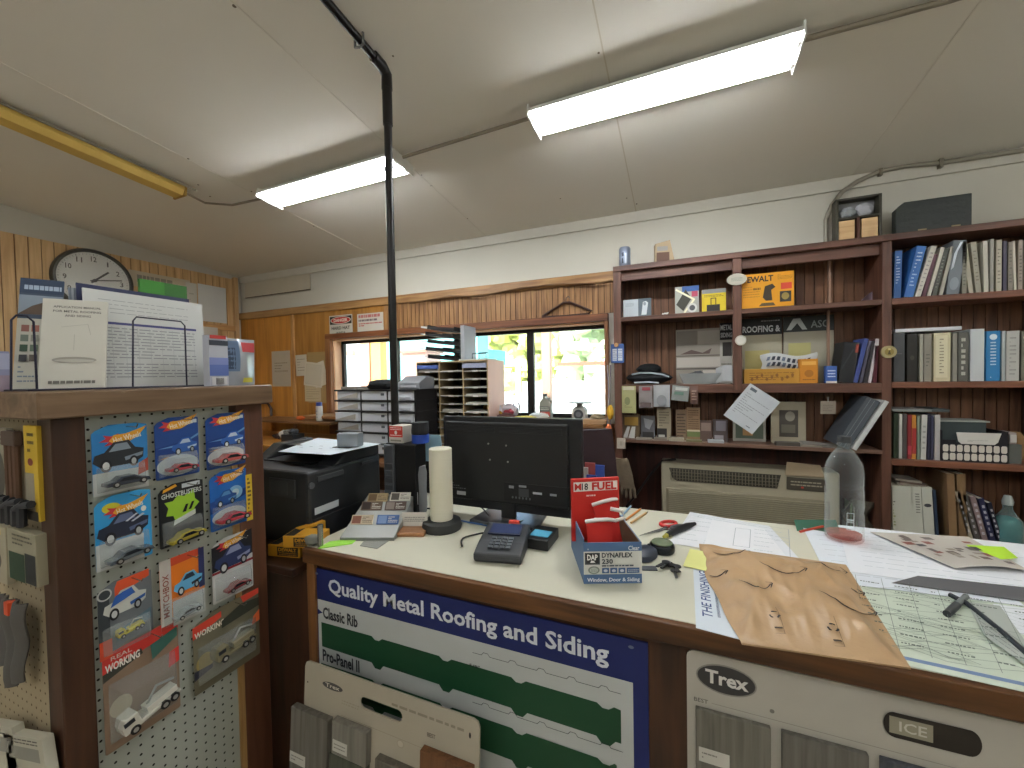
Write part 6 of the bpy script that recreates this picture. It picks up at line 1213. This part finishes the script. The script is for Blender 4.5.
# ---- wall air conditioner under the shelf
ACY = 2.93; x0 = aY(661.5, 490, ACY).x; zt_ = (aY(662.5, 462.5, ACY).z+aY(760, 468, ACY).z)/2; w = 1.0; h = .43; z0 = zt_-h
r = T('air_conditioner', 'beige wall air conditioner with louvred grille under the bookcase shelf', 'air conditioner', (x0, ACY, z0))
AC = C('#a39b85', .5); m = MB(); m.box(0, .0, 0, w, WY-.01-ACY, h, AC); m.build('housing', r, bev=.012)
m = MB(); m.box(.03, -.006, .02, w-.05, .001, h*.6, C('#8d8570', .5)); m.build('grille_frame', r, bev=.003)
m = MB()
for i in range(17): zz = .03+i*(h*.6-.05)/16; m.box(.045, -.016, zz, w-.065, -.004, zz+.006, AC)
m.build('louvre', r)
m = MB(); m.prism([(.05, h*.92), (.07, h*.76), (.1, h*.72), (w*.68, h*.72), (w*.7, h*.92)], -.003, .001, C('#3c382e', .7), 'y'); m.build('top_outlet', r)
m = MB()
for i in range(34): m.box(.06+i*(w*.63/34), -.008, h*.735, .064+i*(w*.63/34), -.002, h*.91, C('#77705d', .5))
for i in range(3): m.box(.07, -.008, h*(.76+.05*i), w*.69, -.002, h*(.765+.05*i), C('#77705d', .5))
m.build('outlet_bars', r)
m = MB(); m.box(w*.73, -.006, h*.72, w*.93, .001, h*.9, C('#4a4438', .5)); m.art(w*.2, h*.18, -.0062, [('n', '#a59d88', .1, .3, .9, .8, 2), ('e', '#c8432e', .4, .25, .04, .08)], w*.73, h*.72); m.build('control_panel', r, bev=.002)
m = MB(); m.prism([(w*.72, h*.93), (w*.92, h*.93), (w*.9, h*1.1), (w*.73, h*1.12)], -.012, -.004, C('#a9977c', .6), 'y'); m.build('control_lid', r, bev=.002, label='raised tan lid')
m = MB(); m.grid(lambda u, v: (u*.12+.02*math.sin(8*v), .0+.02*math.sin(6*u), v*.22), 6, 8, C('#4a4438', .9, var=.4, scale=30), .004)
for i in range(7): m.box(.01+.014*i, -.01+.003*i, 0, .013+.014*i, .1, .14+.02*((i*3) % 4), rr.choice(['#5d5648', '#8b8474', '#3d3a34', '#6c7a5c']))
m.build('paper_bundle', None, (aY(846, 500, 2.95).x, 2.95, .52), label='bundle of loose papers and stems between air conditioner and post', cat='papers')
m = MB(); m.box(0, 0, 0, .16, .12, .519, W('#3a2218', '#58382a', 'z')); m.build('low_stand', None, (aY(843, 520, 2.95).x, 2.93, 0), label='low dark stand beside the air conditioner', cat='stand')
# black cable to the air conditioner
m = MB(); Q = [aY(x, y, 2.99) for x, y in ((676, 459), (662, 461), (650, 475), (636, 495), (622, 512))]; m.tube([q_-Q[0] for q_ in Q], .008, C('#1a1312', .6), 8); m.build('cable', None, Q[0], label='black cable running down from the air conditioner to the left', cat='cable', smooth=True)
# ---- things on the left post
py_ = FY-.004
card('calendar_card', 'small blue calendar card pinned to the left bookcase post', 'card', rY(611, 344, 624, 363, py_-.002), py_-.001, 'y', '#3a5a96', [('r', '#c3cad2', .12, .12, .46, .75), ('r', '#c3cad2', .54, .12, .88, .75), ('n', '#6d7a94', .14, .15, .86, .7, 6, .3)], t=.003)
disc('pin', 'round wooden pin above the blue calendar card', 'pin', 616.5, 345, py_-.005, .015, ('#b08a5c', []))
card('wall_switch', 'white switch plate on the left bookcase post', 'switch', rY(617, 438, 625.5, 448.5, py_-.002), py_-.001, 'y', '#b4a99a', [('r', '#a3988a', .35, .3, .65, .7)], t=.01, bev=.002)
r = T('rope', 'frayed rope and cords hanging down the left bookcase post', 'rope', (aY(609, 365, 2.83).x, 2.82, aY(609, 365, 2.83).z))
for k in range(3):
    m = MB(); m.tube([(.008*k-.01+.006*math.sin(i*.9+k), .004*k, -.09*i) for i in range(9)], .0045, C(['#8f8a90', '#a59a84', '#6d6470'][k], .9), 6); m.build('strand', r, smooth=True)
m = MB(); m.blob((0, 0, 0), (.022, .02, .05), C('#d0a028', .6), 3, .12); m.build('yellow_tool', None, (aY(610.5, 412, 2.8).x, 2.785, aY(610.5, 412, 2.8).z), label='yellow tool hung on the left post beside the window', cat='tool', smooth=True)
m = MB(); m.blob((0, 0, 0), (.02, .018, .03), C('#d8703a', .6), 4, .12); m.build('orange_tool', None, (aY(609, 428, 2.8).x, 2.785, aY(609, 428, 2.8).z), label='orange tool hung below the yellow tool on the left post', cat='tool', smooth=True)
r = T('work_gloves', 'pair of tan work gloves hung low on the left bookcase post', 'gloves', (aY(616, 460, 2.8).x, 2.81, aY(616, 458, 2.8).z))
for k, (sx, an) in enumerate(((-.05, .25), (.06, -.3))):
    m = MB(); m.grid(lambda u, v: (sx*.6+(u-.5)*.075*(1+.2*math.sin(3*v))+sx*.7*v, -.012*math.sin(PI*u), -.2*v), 8, 10, C('#6d604e', .95, bump=.4, var=.2, scale=30), .014); g_ = m.build('glove', r, smooth=True)
    for q in range(5):
        x0_ = sx*.6+sx*.7+(q-1.6)*.021; m = MB(); L_ = (.05, .07, .075, .065, 0)[q]
        if q < 4: m.tube([(x0_, 0, -.18), (x0_+.004*(q-1), -.008, -.21), (x0_+.008*(q-1), -.004, -.2-L_)], [.011, .012, .008], C('#6d604e', .95, bump=.4, var=.2, scale=30), 8)
        else: m.tube([(sx*.6+sx*.35-sx*.04, 0, -.07), (sx*.6+sx*.35-sx*.085, -.01, -.12), (sx*.6+sx*.35-sx*.08, -.01, -.16)], [.013, .013, .009], C('#6d604e', .95, bump=.4, var=.2, scale=30), 8)
        m.build('finger', g_, smooth=True)
# ================================================================= back wall, window sill and work desk
card('danger_sign', 'white hard hat sign with red oval above the window', 'sign', rY(329, 315, 352, 336.5, WY-.02), WY-.013, 'y', '#c4c1b4', [('r', '#17140f', .03, .58, .97, .95), ('e', '#d8d3c4', .5, .765, .44, .17), ('e', '#b3201c', .5, .765, .41, .145), ('t', '#e6dfcf', 'DANGER', .2, .69, .8, .84, .03), ('t', '#2a2820', 'HARD HAT', .1, .33, .9, .48, .03), ('t', '#2a2820', 'AREA', .28, .08, .72, .23, .03)], t=.002, gap=.0)
card('notice_sign', 'white notice with faint red and dark lines above the window', 'sign', rY(357, 313, 383, 333.5, WY-.02), WY-.013, 'y', '#c9c4b8', [('n', '#b56a68', .05, .78, .95, .96, 1, .8), ('n', '#6d6064', .05, .6, .95, .74, 1, .7), ('n', '#b56a68', .05, .36, .95, .56, 2, .6)], t=.002)
card('wall_paper', 'tall white page pinned to the orange plywood wall', 'paper', rY(272, 351, 290.5, 386.5, WY-.014), WY-.013, 'y', '#b4aa98', [('n', '#77705f', .15, .4, .85, .7, 4, .25), ('l', '#9a927f', [(.2, .4), (.85, .42)], .003)], t=.001)
card('wall_paper', 'tan square board behind the hanging papers', 'board', rY(308, 352, 326, 403, WY-.014), WY-.013, 'y', '#a08455', [], t=.004)
card('wall_paper', 'small white sheet with text left of the hanging papers', 'paper', rY(296, 355, 307, 376, WY-.02), WY-.018, 'y', '#c4bba8', [('n', '#8d8675', .15, .2, .85, .85, 5, .25)], t=.001, tilt=-.03)
card('wall_paper', 'rounded white sheet tilted among the hanging papers', 'paper', rY(303, 361, 321, 385, WY-.03), WY-.024, 'y', '#c9c0ac', [('r', '#b9b09c', .08, .08, .92, .92), ('r', '#c3baa6', .1, .1, .9, .9)], t=.001, tilt=.12)
card('wall_paper', 'white sheet at the right of the hanging papers, tilted the other way', 'paper', rY(315, 364, 328, 388, WY-.03), WY-.0215, 'y', '#cbc2ae', [], t=.001, tilt=-.25)
card('wall_paper', 'lowest cream page under the hanging papers', 'paper', rY(304, 384, 320, 401.5, WY-.03), WY-.019, 'y', '#bfae8c', [('n', '#9c8d6c', .1, .1, .9, .9, 6, .2)], t=.001)
m = MB(); Q = [aY(x, y, WY-.045) for x, y in ((410, 304), (450, 296), (480, 296), (520, 289), (560, 284), (600, 283), (612, 281))]
for k in range(3): m.tube([q_-Q[0]+Vector((0, .0-.008*k, .006*math.sin(i*2+k))) for i, q_ in enumerate(Q)], .004, C('#7a5c3c', .7), 6)
m.build('cable_bundle', None, Q[0], label='brown cables sagging along the timber rail above the window', cat='cable')
# clothes hanger
c = aY(566, 311, WY-.03); r = T('clothes_hanger', 'dark brown clothes hanger hung above the window', 'hanger', c)
sc = (aY(590, 311, WY-.03).x-aY(541, 316, WY-.03).x)/2
m = MB(); m.tube([(-sc, 0, -.035), (-sc*.9, 0, -.018), (-.02, 0, .065), (.03, 0, .065), (sc*.85, 0, -.0), (sc, 0, -.015), (sc*.9, 0, -.035), (0, 0, -.04), (-sc, 0, -.035)], .009, C('#3a2018', .5), 8); m.build('hanger_frame', r, smooth=True)
m = MB(); m.tube([(0, 0, .065), (.002, 0, .1), (.015, .01, .115), (.03, .012, .1)], .004, C('#5a4a40', .3, .5), 7); m.build('hanger_hook', r, smooth=True)
# clock and papers on the left wall
LW = LX+.015
pc = aX(93, 281, LW); e0 = aX(54, 275, LW); rad = .262
r = T('wall_clock', 'round white wall clock with dark rim on the left board wall', 'clock', (LW, pc.y, pc.z), RX)
m = MB(); m.lathe([(rad, 0), (rad+.004, -.03), (rad-.006, -.05), (rad-.022, -.052), (rad-.026, -.04), (rad-.026, -.02)], C('#4a4b45', .35, .3), 48, ax='y'); m.build('rim', r, smooth=True)
FC = rad-.026; m = MB(); m.lathe([(FC, -.02), (FC, -.024), (0, -.024)], C('#f2f4f0', .3), 48, ax='y')
sh = []
for i in range(12):
    a_ = math.radians(90-30*(i+1)); s = str(i+1); wd = (.03 if i == 0 else .07) if i < 9 else .11
    cx, cz_ = .5+.385*math.cos(a_), .5+.385*math.sin(a_); sh.append(('t', '#3a3c3a', s, cx-wd/2*.7, cz_-.045, cx+wd/2*.7, cz_+.045))
for i in range(60):
    a_ = math.radians(6*i); sh.append(('l', '#4a4c4a', [(.5+.455*math.cos(a_), .5+.455*math.sin(a_)), (.5+.475*math.cos(a_), .5+.475*math.sin(a_))], .0035 if i % 5 == 0 else .0018))
m.art(2*FC, 2*FC, -.0242, sh[:12], -FC, -FC, step=.0002); m.art(2*FC, 2*FC, -.0255, sh[12:], -FC, -FC, step=.00001); m.build('dial', r)
for nm, a_, L, w_ in (('hour_hand', 46, .55, .014), ('minute_hand', 79, .78, .009)):
    q = math.radians(90-a_); m = MB(); m.X = Matrix.Rotation(-q, 4, 'Y'); m.box(-.03, -.030 if nm[0] == 'h' else -.033, -w_/2, FC*L, -.028 if nm[0] == 'h' else -.031, w_/2, '#3c3e40'); m.build(nm, r)
m = MB(); m.lathe([(.014, -.026), (.014, -.036), (0, -.036)], '#3c3e40', 16, ax='y'); m.build('hub', r)
m = MB(); m.lathe([(FC, -.044), (FC*.5, -.05), (0, -.051)], clearm('#ffffff', .05, .03), 40, ax='y'); m.build('lens', r, smooth=True)
card('banner', 'long white banner with faint large lettering on the left board wall', 'banner', rX(129, 275, 190, 290, LW), LW, 'x', '#c9bfa8', [('n', '#8f8a80', .12, .25, .7, .8, 1, .9)], t=.001)
card('wall_paper', 'white page on the left board wall beside the green packet', 'paper', rX(186, 283, 197, 322, LW), LW+.002, 'x', '#cfccc0', [('n', '#a9a698', .3, .2, .7, .8, 4, .2)], t=.001)
card('wall_paper', 'large plain white page near the corner of the left board wall', 'paper', rX(198, 286, 226, 322, LW), LW+.004, 'x', '#d6d9d6', [], t=.001)
card('wall_paper', 'small white slip under the ledge of the left board wall', 'paper', rX(195, 327, 216, 336, LW), LW+.03, 'x', '#d5d3c8', [], t=.001)
# ---- work desk under the window
DZ = .90; r = T('work_desk', 'brown work desk under the window', 'desk', (-2.86, 2.3, 0))
m = MB(); m.box(0, 0, DZ-.035, 2.26, WY-.345+.0-2.3+.28, DZ, W('#5a3820', '#865a36', 'x')); m.build('desk_top', r, bev=.004)
for x in (.05, 1.1, 2.15):
    m = MB(); m.box(x, .03, 0, x+.05, .7, DZ-.035, W('#4a2c18', '#6b4526', 'z')); m.build('desk_leg', r)
# drawer organiser
OY = 2.43; xs = [aY(x, 400, OY).x for x in (337, 361, 387.5, 415)]; zz = [aY(360, y, OY).z for y in (390.5, 401)]; pt_ = (zz[0]-zz[1])
ztop = aY(360, 390.5, OY).z; n = int((ztop-DZ)/pt_); 
r = T('drawer_organizer', 'black framed organiser of clear white drawers left of the pole', 'drawer unit', (xs[0], OY, DZ+.001))
BKP = C('#1f1e20', .4); OH = n*pt_; off = ztop-DZ-OH-.001
m = MB()
for i in range(n+1): m.box(-.015, -.012, off+i*pt_-.006, xs[3]-xs[0]+.01, .28, off+i*pt_+.006, BKP)
m.build('shelf_plate', r)
m = MB()
for x in (xs[1], xs[2], xs[3]+.0): m.box(x-xs[0]-.006, 0, 0, x-xs[0]+.006, .28, off+OH, BKP)
m.box(0, .27, 0, xs[3]-xs[0], .28, off+OH, BKP); m.box(-.012, .02, 0, .0, .28, off+OH, BKP); m.build('upright', r)
DW = C('#c3c6cc', .35, var=.06); rr = random.Random(2)
for c3 in range(3):
    for i in range(n):
        x0 = xs[c3]-xs[0]+.009; x1 = xs[c3+1]-xs[0]-.009; z0 = off+i*pt_+.009; z1 = off+(i+1)*pt_-.009; o = -.03 if (c3 == 0 and i == n-3) else -.004
        m = MB(); m.box(x0, o, z0, x1, .25, z1, DW); d = m.build('drawer', r, bev=.003)
        m = MB(); 
        if c3 == 0: m.prism([(x0+.02, z0+.012), (x1-.02, z0+.012), (x1-.02, z1-.008)], o-.004, o, '#a9a49a', 'y')
        elif c3 == 1: m.box(x1-.045, o-.008, z1-.03, x1-.02, o, z1-.012, '#55585e')
        else: m.box(x0+.03, o-.006, z0+.014, x1-.03, o, z0+.022, '#9b9ea4')
        m.build('drawer_label' if c3 < 2 else 'drawer_pull', d)
a = aY(361, 386, OY).x; r = T('cloth', 'black cloth lying on the drawer organiser', 'cloth', (a+.12, OY+.12, ztop+.002)); m = MB(); m.blob((0, 0, .035), (.14, .1, .045), C('#15171a', .95, bump=.3), 4, .15, 14, 7); m.build('bundle', r, smooth=True)
a = aY(395, 386, OY).x; b = aY(417, 386, OY).x; r = T('label_printer', 'grey label machine on the right of the drawer organiser', 'machine', (a, OY+.03, ztop+.006))
m = MB(); m.prism([(0, 0), (.2, 0), (.2, .09), (.1, .1), (0, .05)], 0, b-a, C('#7c7f84', .5), 'x'); m.build('body', r, bev=.006); m = MB(); m.box(.03, -.004, .015, b-a-.03, .001, .03, '#a5a8ac'); m.build('slot', r)
a = aY(338, 388, OY).x; m = MB(); m.box(0, 0, 0, .17, .2, .022, '#8f8a80'); m.build('flat_box', None, (a, OY+.03, ztop+.0065), label='flat grey box on the left of the drawer organiser', cat='box', bev=.002)
# literature sorter
SY = 2.74; xa = aY(417, 400, SY).x; xb = aY(488.5, 400, SY).x; zt_ = (aY(420, 363, SY).z+aY(485, 359, SY).z)/2; hh = zt_-DZ; w = xb-xa
r = T('literature_sorter', 'three column literature sorter full of papers in front of the window', 'sorter', (xa, SY, DZ+.001))
TAN = C('#a48e68', .6); PK = C('#e0b8a4', .6)
m = MB(); m.box(0, 0, 0, .01, .3, hh, TAN); m.box(w-.012, .002, 0, w-.001, .3, hh, TAN); m.box(w-.001, .0, 0, w+.003, .3, hh, PK); m.box(.01, 0, hh-.01, w-.01, .3, hh, TAN); m.box(.01, .29, 0, w-.01, .3, hh, C('#2a241c', .8)); m.build('cabinet_body', r)
for k in (1, 2): m = MB(); m.box(w*k/3-.005, 0, 0, w*k/3+.005, .29, hh-.01, TAN); m.build('partition', r)
nr = 11; rp = (hh-.03)/nr; rr = random.Random(5)
for c3 in range(3):
    for i in range(nr):
        x0 = w*c3/3+.007; x1 = w*(c3+1)/3-.007; z = .005+i*rp; m = MB()
        m.box(x0, .004, z, x1, .28, z+.004, C('#2c2824', .7)); m.box(x0, -.001, z+.004, x1, .004, z+.010, '#b5b2a8'); m.box((x0+x1)/2-.022, -.006, z+.0, (x0+x1)/2+.022, -.001, z+.014, '#c9c6bc')
        if rr.random() < .75: m.box(x0+.01, .012, z+.0042, x1-.01, .27, z+.008+rr.random()*.022, C(rr.choice(['#b9b4a6', '#a6a298', '#8d8a84', '#c4c2ba']), .8))
        m.build('tray', r)
m = MB(); m.box(w*.02, -.01, hh-rp*1.0+.006, w*.32, .2, hh-rp*.45, '#4c62a4'); m.box(w*.67, -.012, hh-rp*1.0+.006, w*.98, .2, hh-rp*.35, '#9aa0b8'); m.build('paper_ream', r)
x0, z0, w2, h2 = rY(474, 354, 489, 361, SY+.05)
m = MB(); m.tube([(0, 0, .003), (0, 0, .05), (.12, 0, .05), (.12, 0, .003), (.02, .08, .003), (.02, .08, .06), (.1, .08, .06)], .004, C('#23262a', .4, .3), 6); m.build('wire_tray', None, (x0-.02, SY+.06, zt_+.004), label='black wire holder on the right of the sorter top', cat='holder')
m = MB(); m.box(0, 0, 0, .24, .2, .012, '#b9bab4'); m.build('paper_stack', None, (aY(457, 360, SY).x, SY+.03, zt_+.0015), label='pale papers lying on the sorter top', cat='papers', bev=.001)
# letter trays on top
x0 = aY(428, 340, SY+.05).x; x1 = aY(455, 340, SY+.05).x; tw = x1-x0; hts = [aY(440, y, SY+.05).z for y in (354, 346, 338.5, 331, 324.5)]
for k, zz in enumerate(hts):
    r = T('letter_tray', ['black letter tray, lowest of the stack on the sorter', 'black letter tray, second from the bottom on the sorter', 'black letter tray in the middle of the stack on the sorter', 'black letter tray, second from the top on the sorter', 'black letter tray, topmost of the stack on the sorter'][k], 'letter tray', (x0-.02*(k % 2), SY+.04, max(zz-.03, zt_+.015)), 0, 'stacked letter trays', rot=(0, .12, 0))
    m = MB(); m.box(0, 0, 0, tw, .26, .005, BKP); m.box(0, 0, .005, .005, .26, .032, BKP); m.box(tw-.005, 0, .005, tw, .26, .032, BKP); m.box(0, .255, .005, tw, .26, .04, BKP); m.box(0, -.0, .005, tw, .004, .022, BKP); m.build('tray', r)
    m = MB(); m.box(-.05-.015*(k % 3), .006, .006, tw*.35, .22, .014+.006*(k == 4), '#cfd2d2'); m.build('papers', r)
x1 = aY(457, 340, SY).x; m = MB(); m.box(0, 0, 0, .035, .2, hts[-1]-zt_-.03, '#a3a6ac'); m.build('file_box', None, (x1-.02, SY+.09, zt_+.016), label='grey upright file box right of the letter trays', cat='file box', bev=.002)
# ---- window ledge
LZ = WB+.001; LY = WY-.17
def at(x, y, Y=LY): return aY(x, y, Y).x
r = T('jug', 'grey plastic jug with red label on the window ledge', 'jug', (at(545.5, 411, 2.98), 2.99, LZ))
m = MB(); m.prism([(-.045, 0), (.045, 0), (.05, .012), (.05, .12), (.03, .16), (.008, .17), (.008, .185), (-.02, .185), (-.02, .165), (-.04, .145), (-.048, .12)], -.03, .03, C('#8d8c80', .4), 'y'); m.build('body', r, bev=.006)
m = MB(); m.tube([(.012, 0, .165), (.035, 0, .168), (.045, 0, .14), (.042, 0, .11)], .007, C('#8d8c80', .4), 8); m.build('handle', r, smooth=True)
m = MB(); m.cyl((-.007, 0, .184), .016, .02, '#6d6c64', 14); m.build('cap', r)
m = MB(); m.art(.085, .09, -.0305, [('r', '#b54a3c', 0, .1, 1, .5), ('n', '#e4d8cc', .1, .15, .9, .45, 3), ('r', '#5f625c', 0, .5, 1, .95), ('n', '#c9c6ba', .1, .6, .9, .9, 2)], -.043, .02); m.build('jug_label', r)
r = T('kitchen_scale', 'pale grey weighing scale with round dial on the window ledge', 'scale', (at(580, 422, 2.95), 2.95, LZ))
m = MB(); m.prism([(-.055, 0), (.055, 0), (.05, .09), (.03, .11), (-.03, .11), (-.05, .09)], -.045, .045, C('#b2b1aa', .4), 'y'); m.build('body', r, bev=.008)
m = MB(); m.lathe([(.036, -.047), (.036, -.05), (0, -.05)], '#3f4144', 24, (0, 0, .055), 'y'); m.lathe([(.02, -.0502), (.02, -.052), (0, -.052)], '#6a6c70', 20, (0, 0, .055), 'y'); m.build('dial', r)
m = MB(); m.box(-.02, -.02, .11, .02, .02, .135, C('#8e8d88', .4)); m.build('stem', r)
m = MB(); m.box(-.085, -.07, .135, .085, .07, .143, C('#9a9a94', .4)); m.build('platform', r, bev=.003)
r = T('snack_bag', 'yellow and white snack bag on the ledge above the monitor', 'bag', (at(484, 416, 2.93), 2.94, LZ), rot=(0, -.15, 0))
m = MB(); m.grid(lambda u, v: (u*.17, -.03*math.sin(PI*u)*math.sin(PI*v), v*.1+.02*math.sin(4*u)), 14, 10, C('#c9982a', .35, bump=.3), .02); m.build('bag', r, smooth=True)
m = MB(); m.grid(lambda u, v: (u*.15+.02, -.034*math.sin(PI*(u*.9+.05))*math.sin(PI*(.55+.4*v)), .055+v*.045+.02*math.sin(4*u)), 8, 4, '#c6c6cc'); m.grid(lambda u, v: (u*.17, -.034*math.sin(PI*u)*math.sin(PI*v*.4)-.001, v*.03+.02*math.sin(4*u)), 8, 4, '#4a3c20'); m.build('bag_print', r)
r = T('snack_bag', 'white and red bag with dark straps, right of the yellow bag', 'bag', (at(502, 414, 2.96), 2.98, LZ)); m = MB(); m.blob((.05, 0, .07), (.09, .05, .055), C('#c2bcc0', .5, bump=.3), 8, .2); m.build('bag', r, smooth=True)
m = MB(); m.blob((.07, -.03, .055), (.05, .03, .03), C('#9a3440', .5), 9, .2); m.build('red_patch', r); m = MB(); m.tube([(.09, 0, .09), (.1, 0, .13), (.14, 0, .13), (.15, 0, .06)], .007, '#3a2228', 7); m.build('strap', r, smooth=True)
m = MB(); m.blob((0, 0, .03), (.08, .04, .03), C('#54302c', .7), 11, .2); m.build('snack_bag', None, (at(508, 418, 2.9), 2.88, LZ), label='dark brown small bag lying in front of the red and white bag', cat='bag', smooth=True)
m = MB(); m.blob((0, 0, .02), (.1, .04, .02), C('#b9a83c', .5, bump=.2), 12, .12, 14, 6); m.build('snack_bag', None, (at(525, 417, 2.88), 2.87, LZ), label='long yellow green packet lying on the ledge', cat='bag', smooth=True)
m = MB(); m.blob((0, 0, .03), (.08, .05, .03), C('#cdd2cf', .4, bump=.3), 13, .18, 14, 6); m.build('plastic_bag', None, (at(540, 415, 2.95), 2.92, LZ), label='crumpled white plastic bag lying in front of the jug', cat='bag', smooth=True)
r = T('cardboard_tray', 'tan cardboard tray with crumpled stuff right of the scale', 'tray', (at(584, 424, 2.84), 2.86, LZ-.03)); r.location.z = LZ
m = MB(); m.box(0, -.05, 0, .16, .05, .03, '#a98560'); m.build('tray', r, bev=.002); m = MB(); m.blob((.09, 0, .045), (.05, .03, .022), C('#8f8468', .9), 14, .2); m.build('crumple', r)
# white boxes on the desk, partly behind the monitor
# chair
CXc, CYc = aY(611, 440, 1.98).x-.2, 2.0
r = T('office_chair', 'dark maroon office chair behind the monitor', 'chair', (CXc, CYc, 0), math.radians(190))
FM = C('#2e1a20', .7, var=.12, bump=.1); zb_ = aY(592, 426, 2.1).z
m = MB(); m.grid(lambda u, v: ((u-.5)*.42*(1-.15*v*v), .05*math.cos(PI*(u-.5)), zb_-.42+.42*v), 10, 8, FM, .05); m.build('backrest', r, smooth=True)
m = MB(); m.lathe([(.0, .0), (.2, 0), (.235, .03), (.22, .07), (0, .08)], FM, 24, (0, -.2+.0, .44)); m.build('seat', r, smooth=True)
m = MB(); m.cyl((0, -.2, .08), .03, .36, C('#1b1b1d', .4), 12); m.tube([(0, -.15, .45), (0, .09, .47), (0, .1, zb_-.3)], .015, C('#1b1b1d', .4), 8); m.build('column', r)
for k in range(5):
    a_ = 2*PI*k/5; m = MB(); m.tube([(0, -.2, .1), (.26*math.cos(a_), -.2+.26*math.sin(a_), .06)], .018, C('#1b1b1d', .4), 8); g_ = m.build('foot', r); m = MB(); m.cyl((.26*math.cos(a_), -.22+.26*math.sin(a_), .03), .03, .04, '#141414', 12, 'y'); m.build('caster', g_)
r = T('packet_bin', 'clutter of red and blue packets beyond the monitor edge', 'packets', (aY(592, 470, 2.0).x, 1.8, 0)); 
m = MB(); zc = aY(592, 478, 1.8).z; m.box(-.07, -.05, 0, .1, .08, zc-.05, W('#2a1812', '#40261c', 'z')); m.build('bin', r)
for i, (c_, x, z_) in enumerate((('#a83a34', -.03, 0), ('#3450a0', .04, .02), ('#c2c0bc', .0, .05), ('#a34a4a', .03, .07), ('#3a5ab0', .07, .06))):
    m = MB(); m.box(x-.02, -.04+.01*i, zc-.05, x+.025, -.03+.01*i, zc+z_, c_); m.build('packet', r)
# ---- bench and clutter in the left corner
r = T('work_bench', 'orange wooden work bench in the corner behind the printer', 'bench', (-4.4, 2.35, 0)); ow = W('#a06a2a', '#c98f42', 'x')
zb1 = aY(290, 443, 2.5).z; zb2 = aY(305, 421, 2.75).z
m = MB(); m.box(0, 0, zb1-.03, 1.52, .68, zb1, ow); m.build('bench_top', r, bev=.003); m = MB(); m.box(.3, .35, zb2-.02, 1.5, .68, zb2, W('#5a3a20', '#8a6038', 'x')); m.build('upper_shelf', r)
for x, y in ((0, 0), (1.48, 0), (.3, .64), (1.46, .64)): m = MB(); m.box(x, y, 0, x+.04, y+.04, zb1-.03 if y < .3 else zb2-.02, ow); m.build('leg', r)
xq = lambda px, py, Y: aY(px, py, Y).x
Yb = 2.5
r = T('tool_caddy', 'dark open tool caddy on the orange bench', 'caddy', (xq(281, 438, Yb), Yb, zb1+.001)); m = MB(); m.box(0, 0, 0, .15, .12, .07, C('#23272a', .5)); m.build('tray', r, bev=.003)
m = MB(); m.blob((.03, .05, .085), (.04, .04, .025), C('#6d6a64', .6), 3, .2); m.blob((.1, .05, .09), (.04, .04, .03), C('#34383c', .6), 4, .2); m.build('contents', r)
m = MB(); m.blob((0, 0, .035), (.08, .05, .035), C('#4b4f55', .5, var=.3, scale=30), 7, .25); m.build('chain_heap', None, (xq(306, 440, 2.45), 2.45, zb1+.001), label='grey heap of hardware right of the tool caddy', cat='hardware')
m = MB(); m.blob((0, 0, .05), (.04, .03, .04), C('#c9c4bc', .5), 8, .2); m.blob((-.07, 0, .03), (.06, .03, .025), C('#3b2a26', .6), 9, .25); m.build('glue_gun', None, (xq(283, 430, 2.62), 2.62, zb1+.001), label='white and dark brown tool lying behind the tool caddy', cat='tool')
m = MB(); m.blob((0, 0, .02), (.055, .03, .02), C('#d0642c', .5), 10, .2); m.build('orange_tool', None, (xq(301, 420, 2.8), 2.8, zb2+.001), label='orange tool on the upper bench shelf', cat='tool')
r = T('spray_can', 'white spray can with blue cap at the left of the window', 'spray can', (xq(319.5, 420, 2.8), 2.8, LZ if False else zb2+.001)); m = MB(); m.cyl((0, 0, 0), .03, .14, C('#c0bcb2', .4), 18); m.art(.03, .1, -.0305, [('n', '#5a6a8c', .1, .1, .9, .9, 6, .4)], -.015, .02); m.build('can_body', r, bev=.004); m = MB(); m.cyl((0, 0, .14), .027, .035, C('#33468c', .4), 18); m.build('cap', r, bev=.003)
m = MB(); m.box(0, 0, 0, .16, .1, .02, '#d0b23c'); m.box(.03, .01, .02, .12, .08, .035, '#2a2620'); m.build('tape_measure', None, (xq(318, 438, 2.4)-.02, 2.4, DZ+.085), (0, 0, 0), label='yellow and black tool lying left of the drawers', cat='tool', bev=.004); 
m = MB(); m.box(0, 0, 0, .2, .12, .08, W('#7a5230', '#a67c50', 'x')); m.build('wood_box', None, (xq(312, 445, 2.4)-.02, 2.38, DZ+.001), label='low wooden box under the yellow tool', cat='box', bev=.002)
r = T('bent_tube', 'dark bent tube frame standing against the orange wall', 'frame', (xq(262, 430, 3.06), 3.065, 0)); zt2 = aY(270, 403, 3.06).z
m = MB(); m.tube([(-.28, 0, 0), (-.28, 0, zt2-.06), (-.24, 0, zt2), (.1, 0, zt2-.0), (.15, 0, zt2-.06), (.15, 0, 0)], .014, C('#3a2018', .4), 10); m.build('tube', r, smooth=True)
m = MB(); m.blob((0, 0, .03), (.05, .04, .05), C('#a88a50', .8), 15, .2); m.build('twine_cone', None, (aX(260, 386, -1.40).x, sy1-.06, ZS+.001), label='x', cat='cone') if False else None
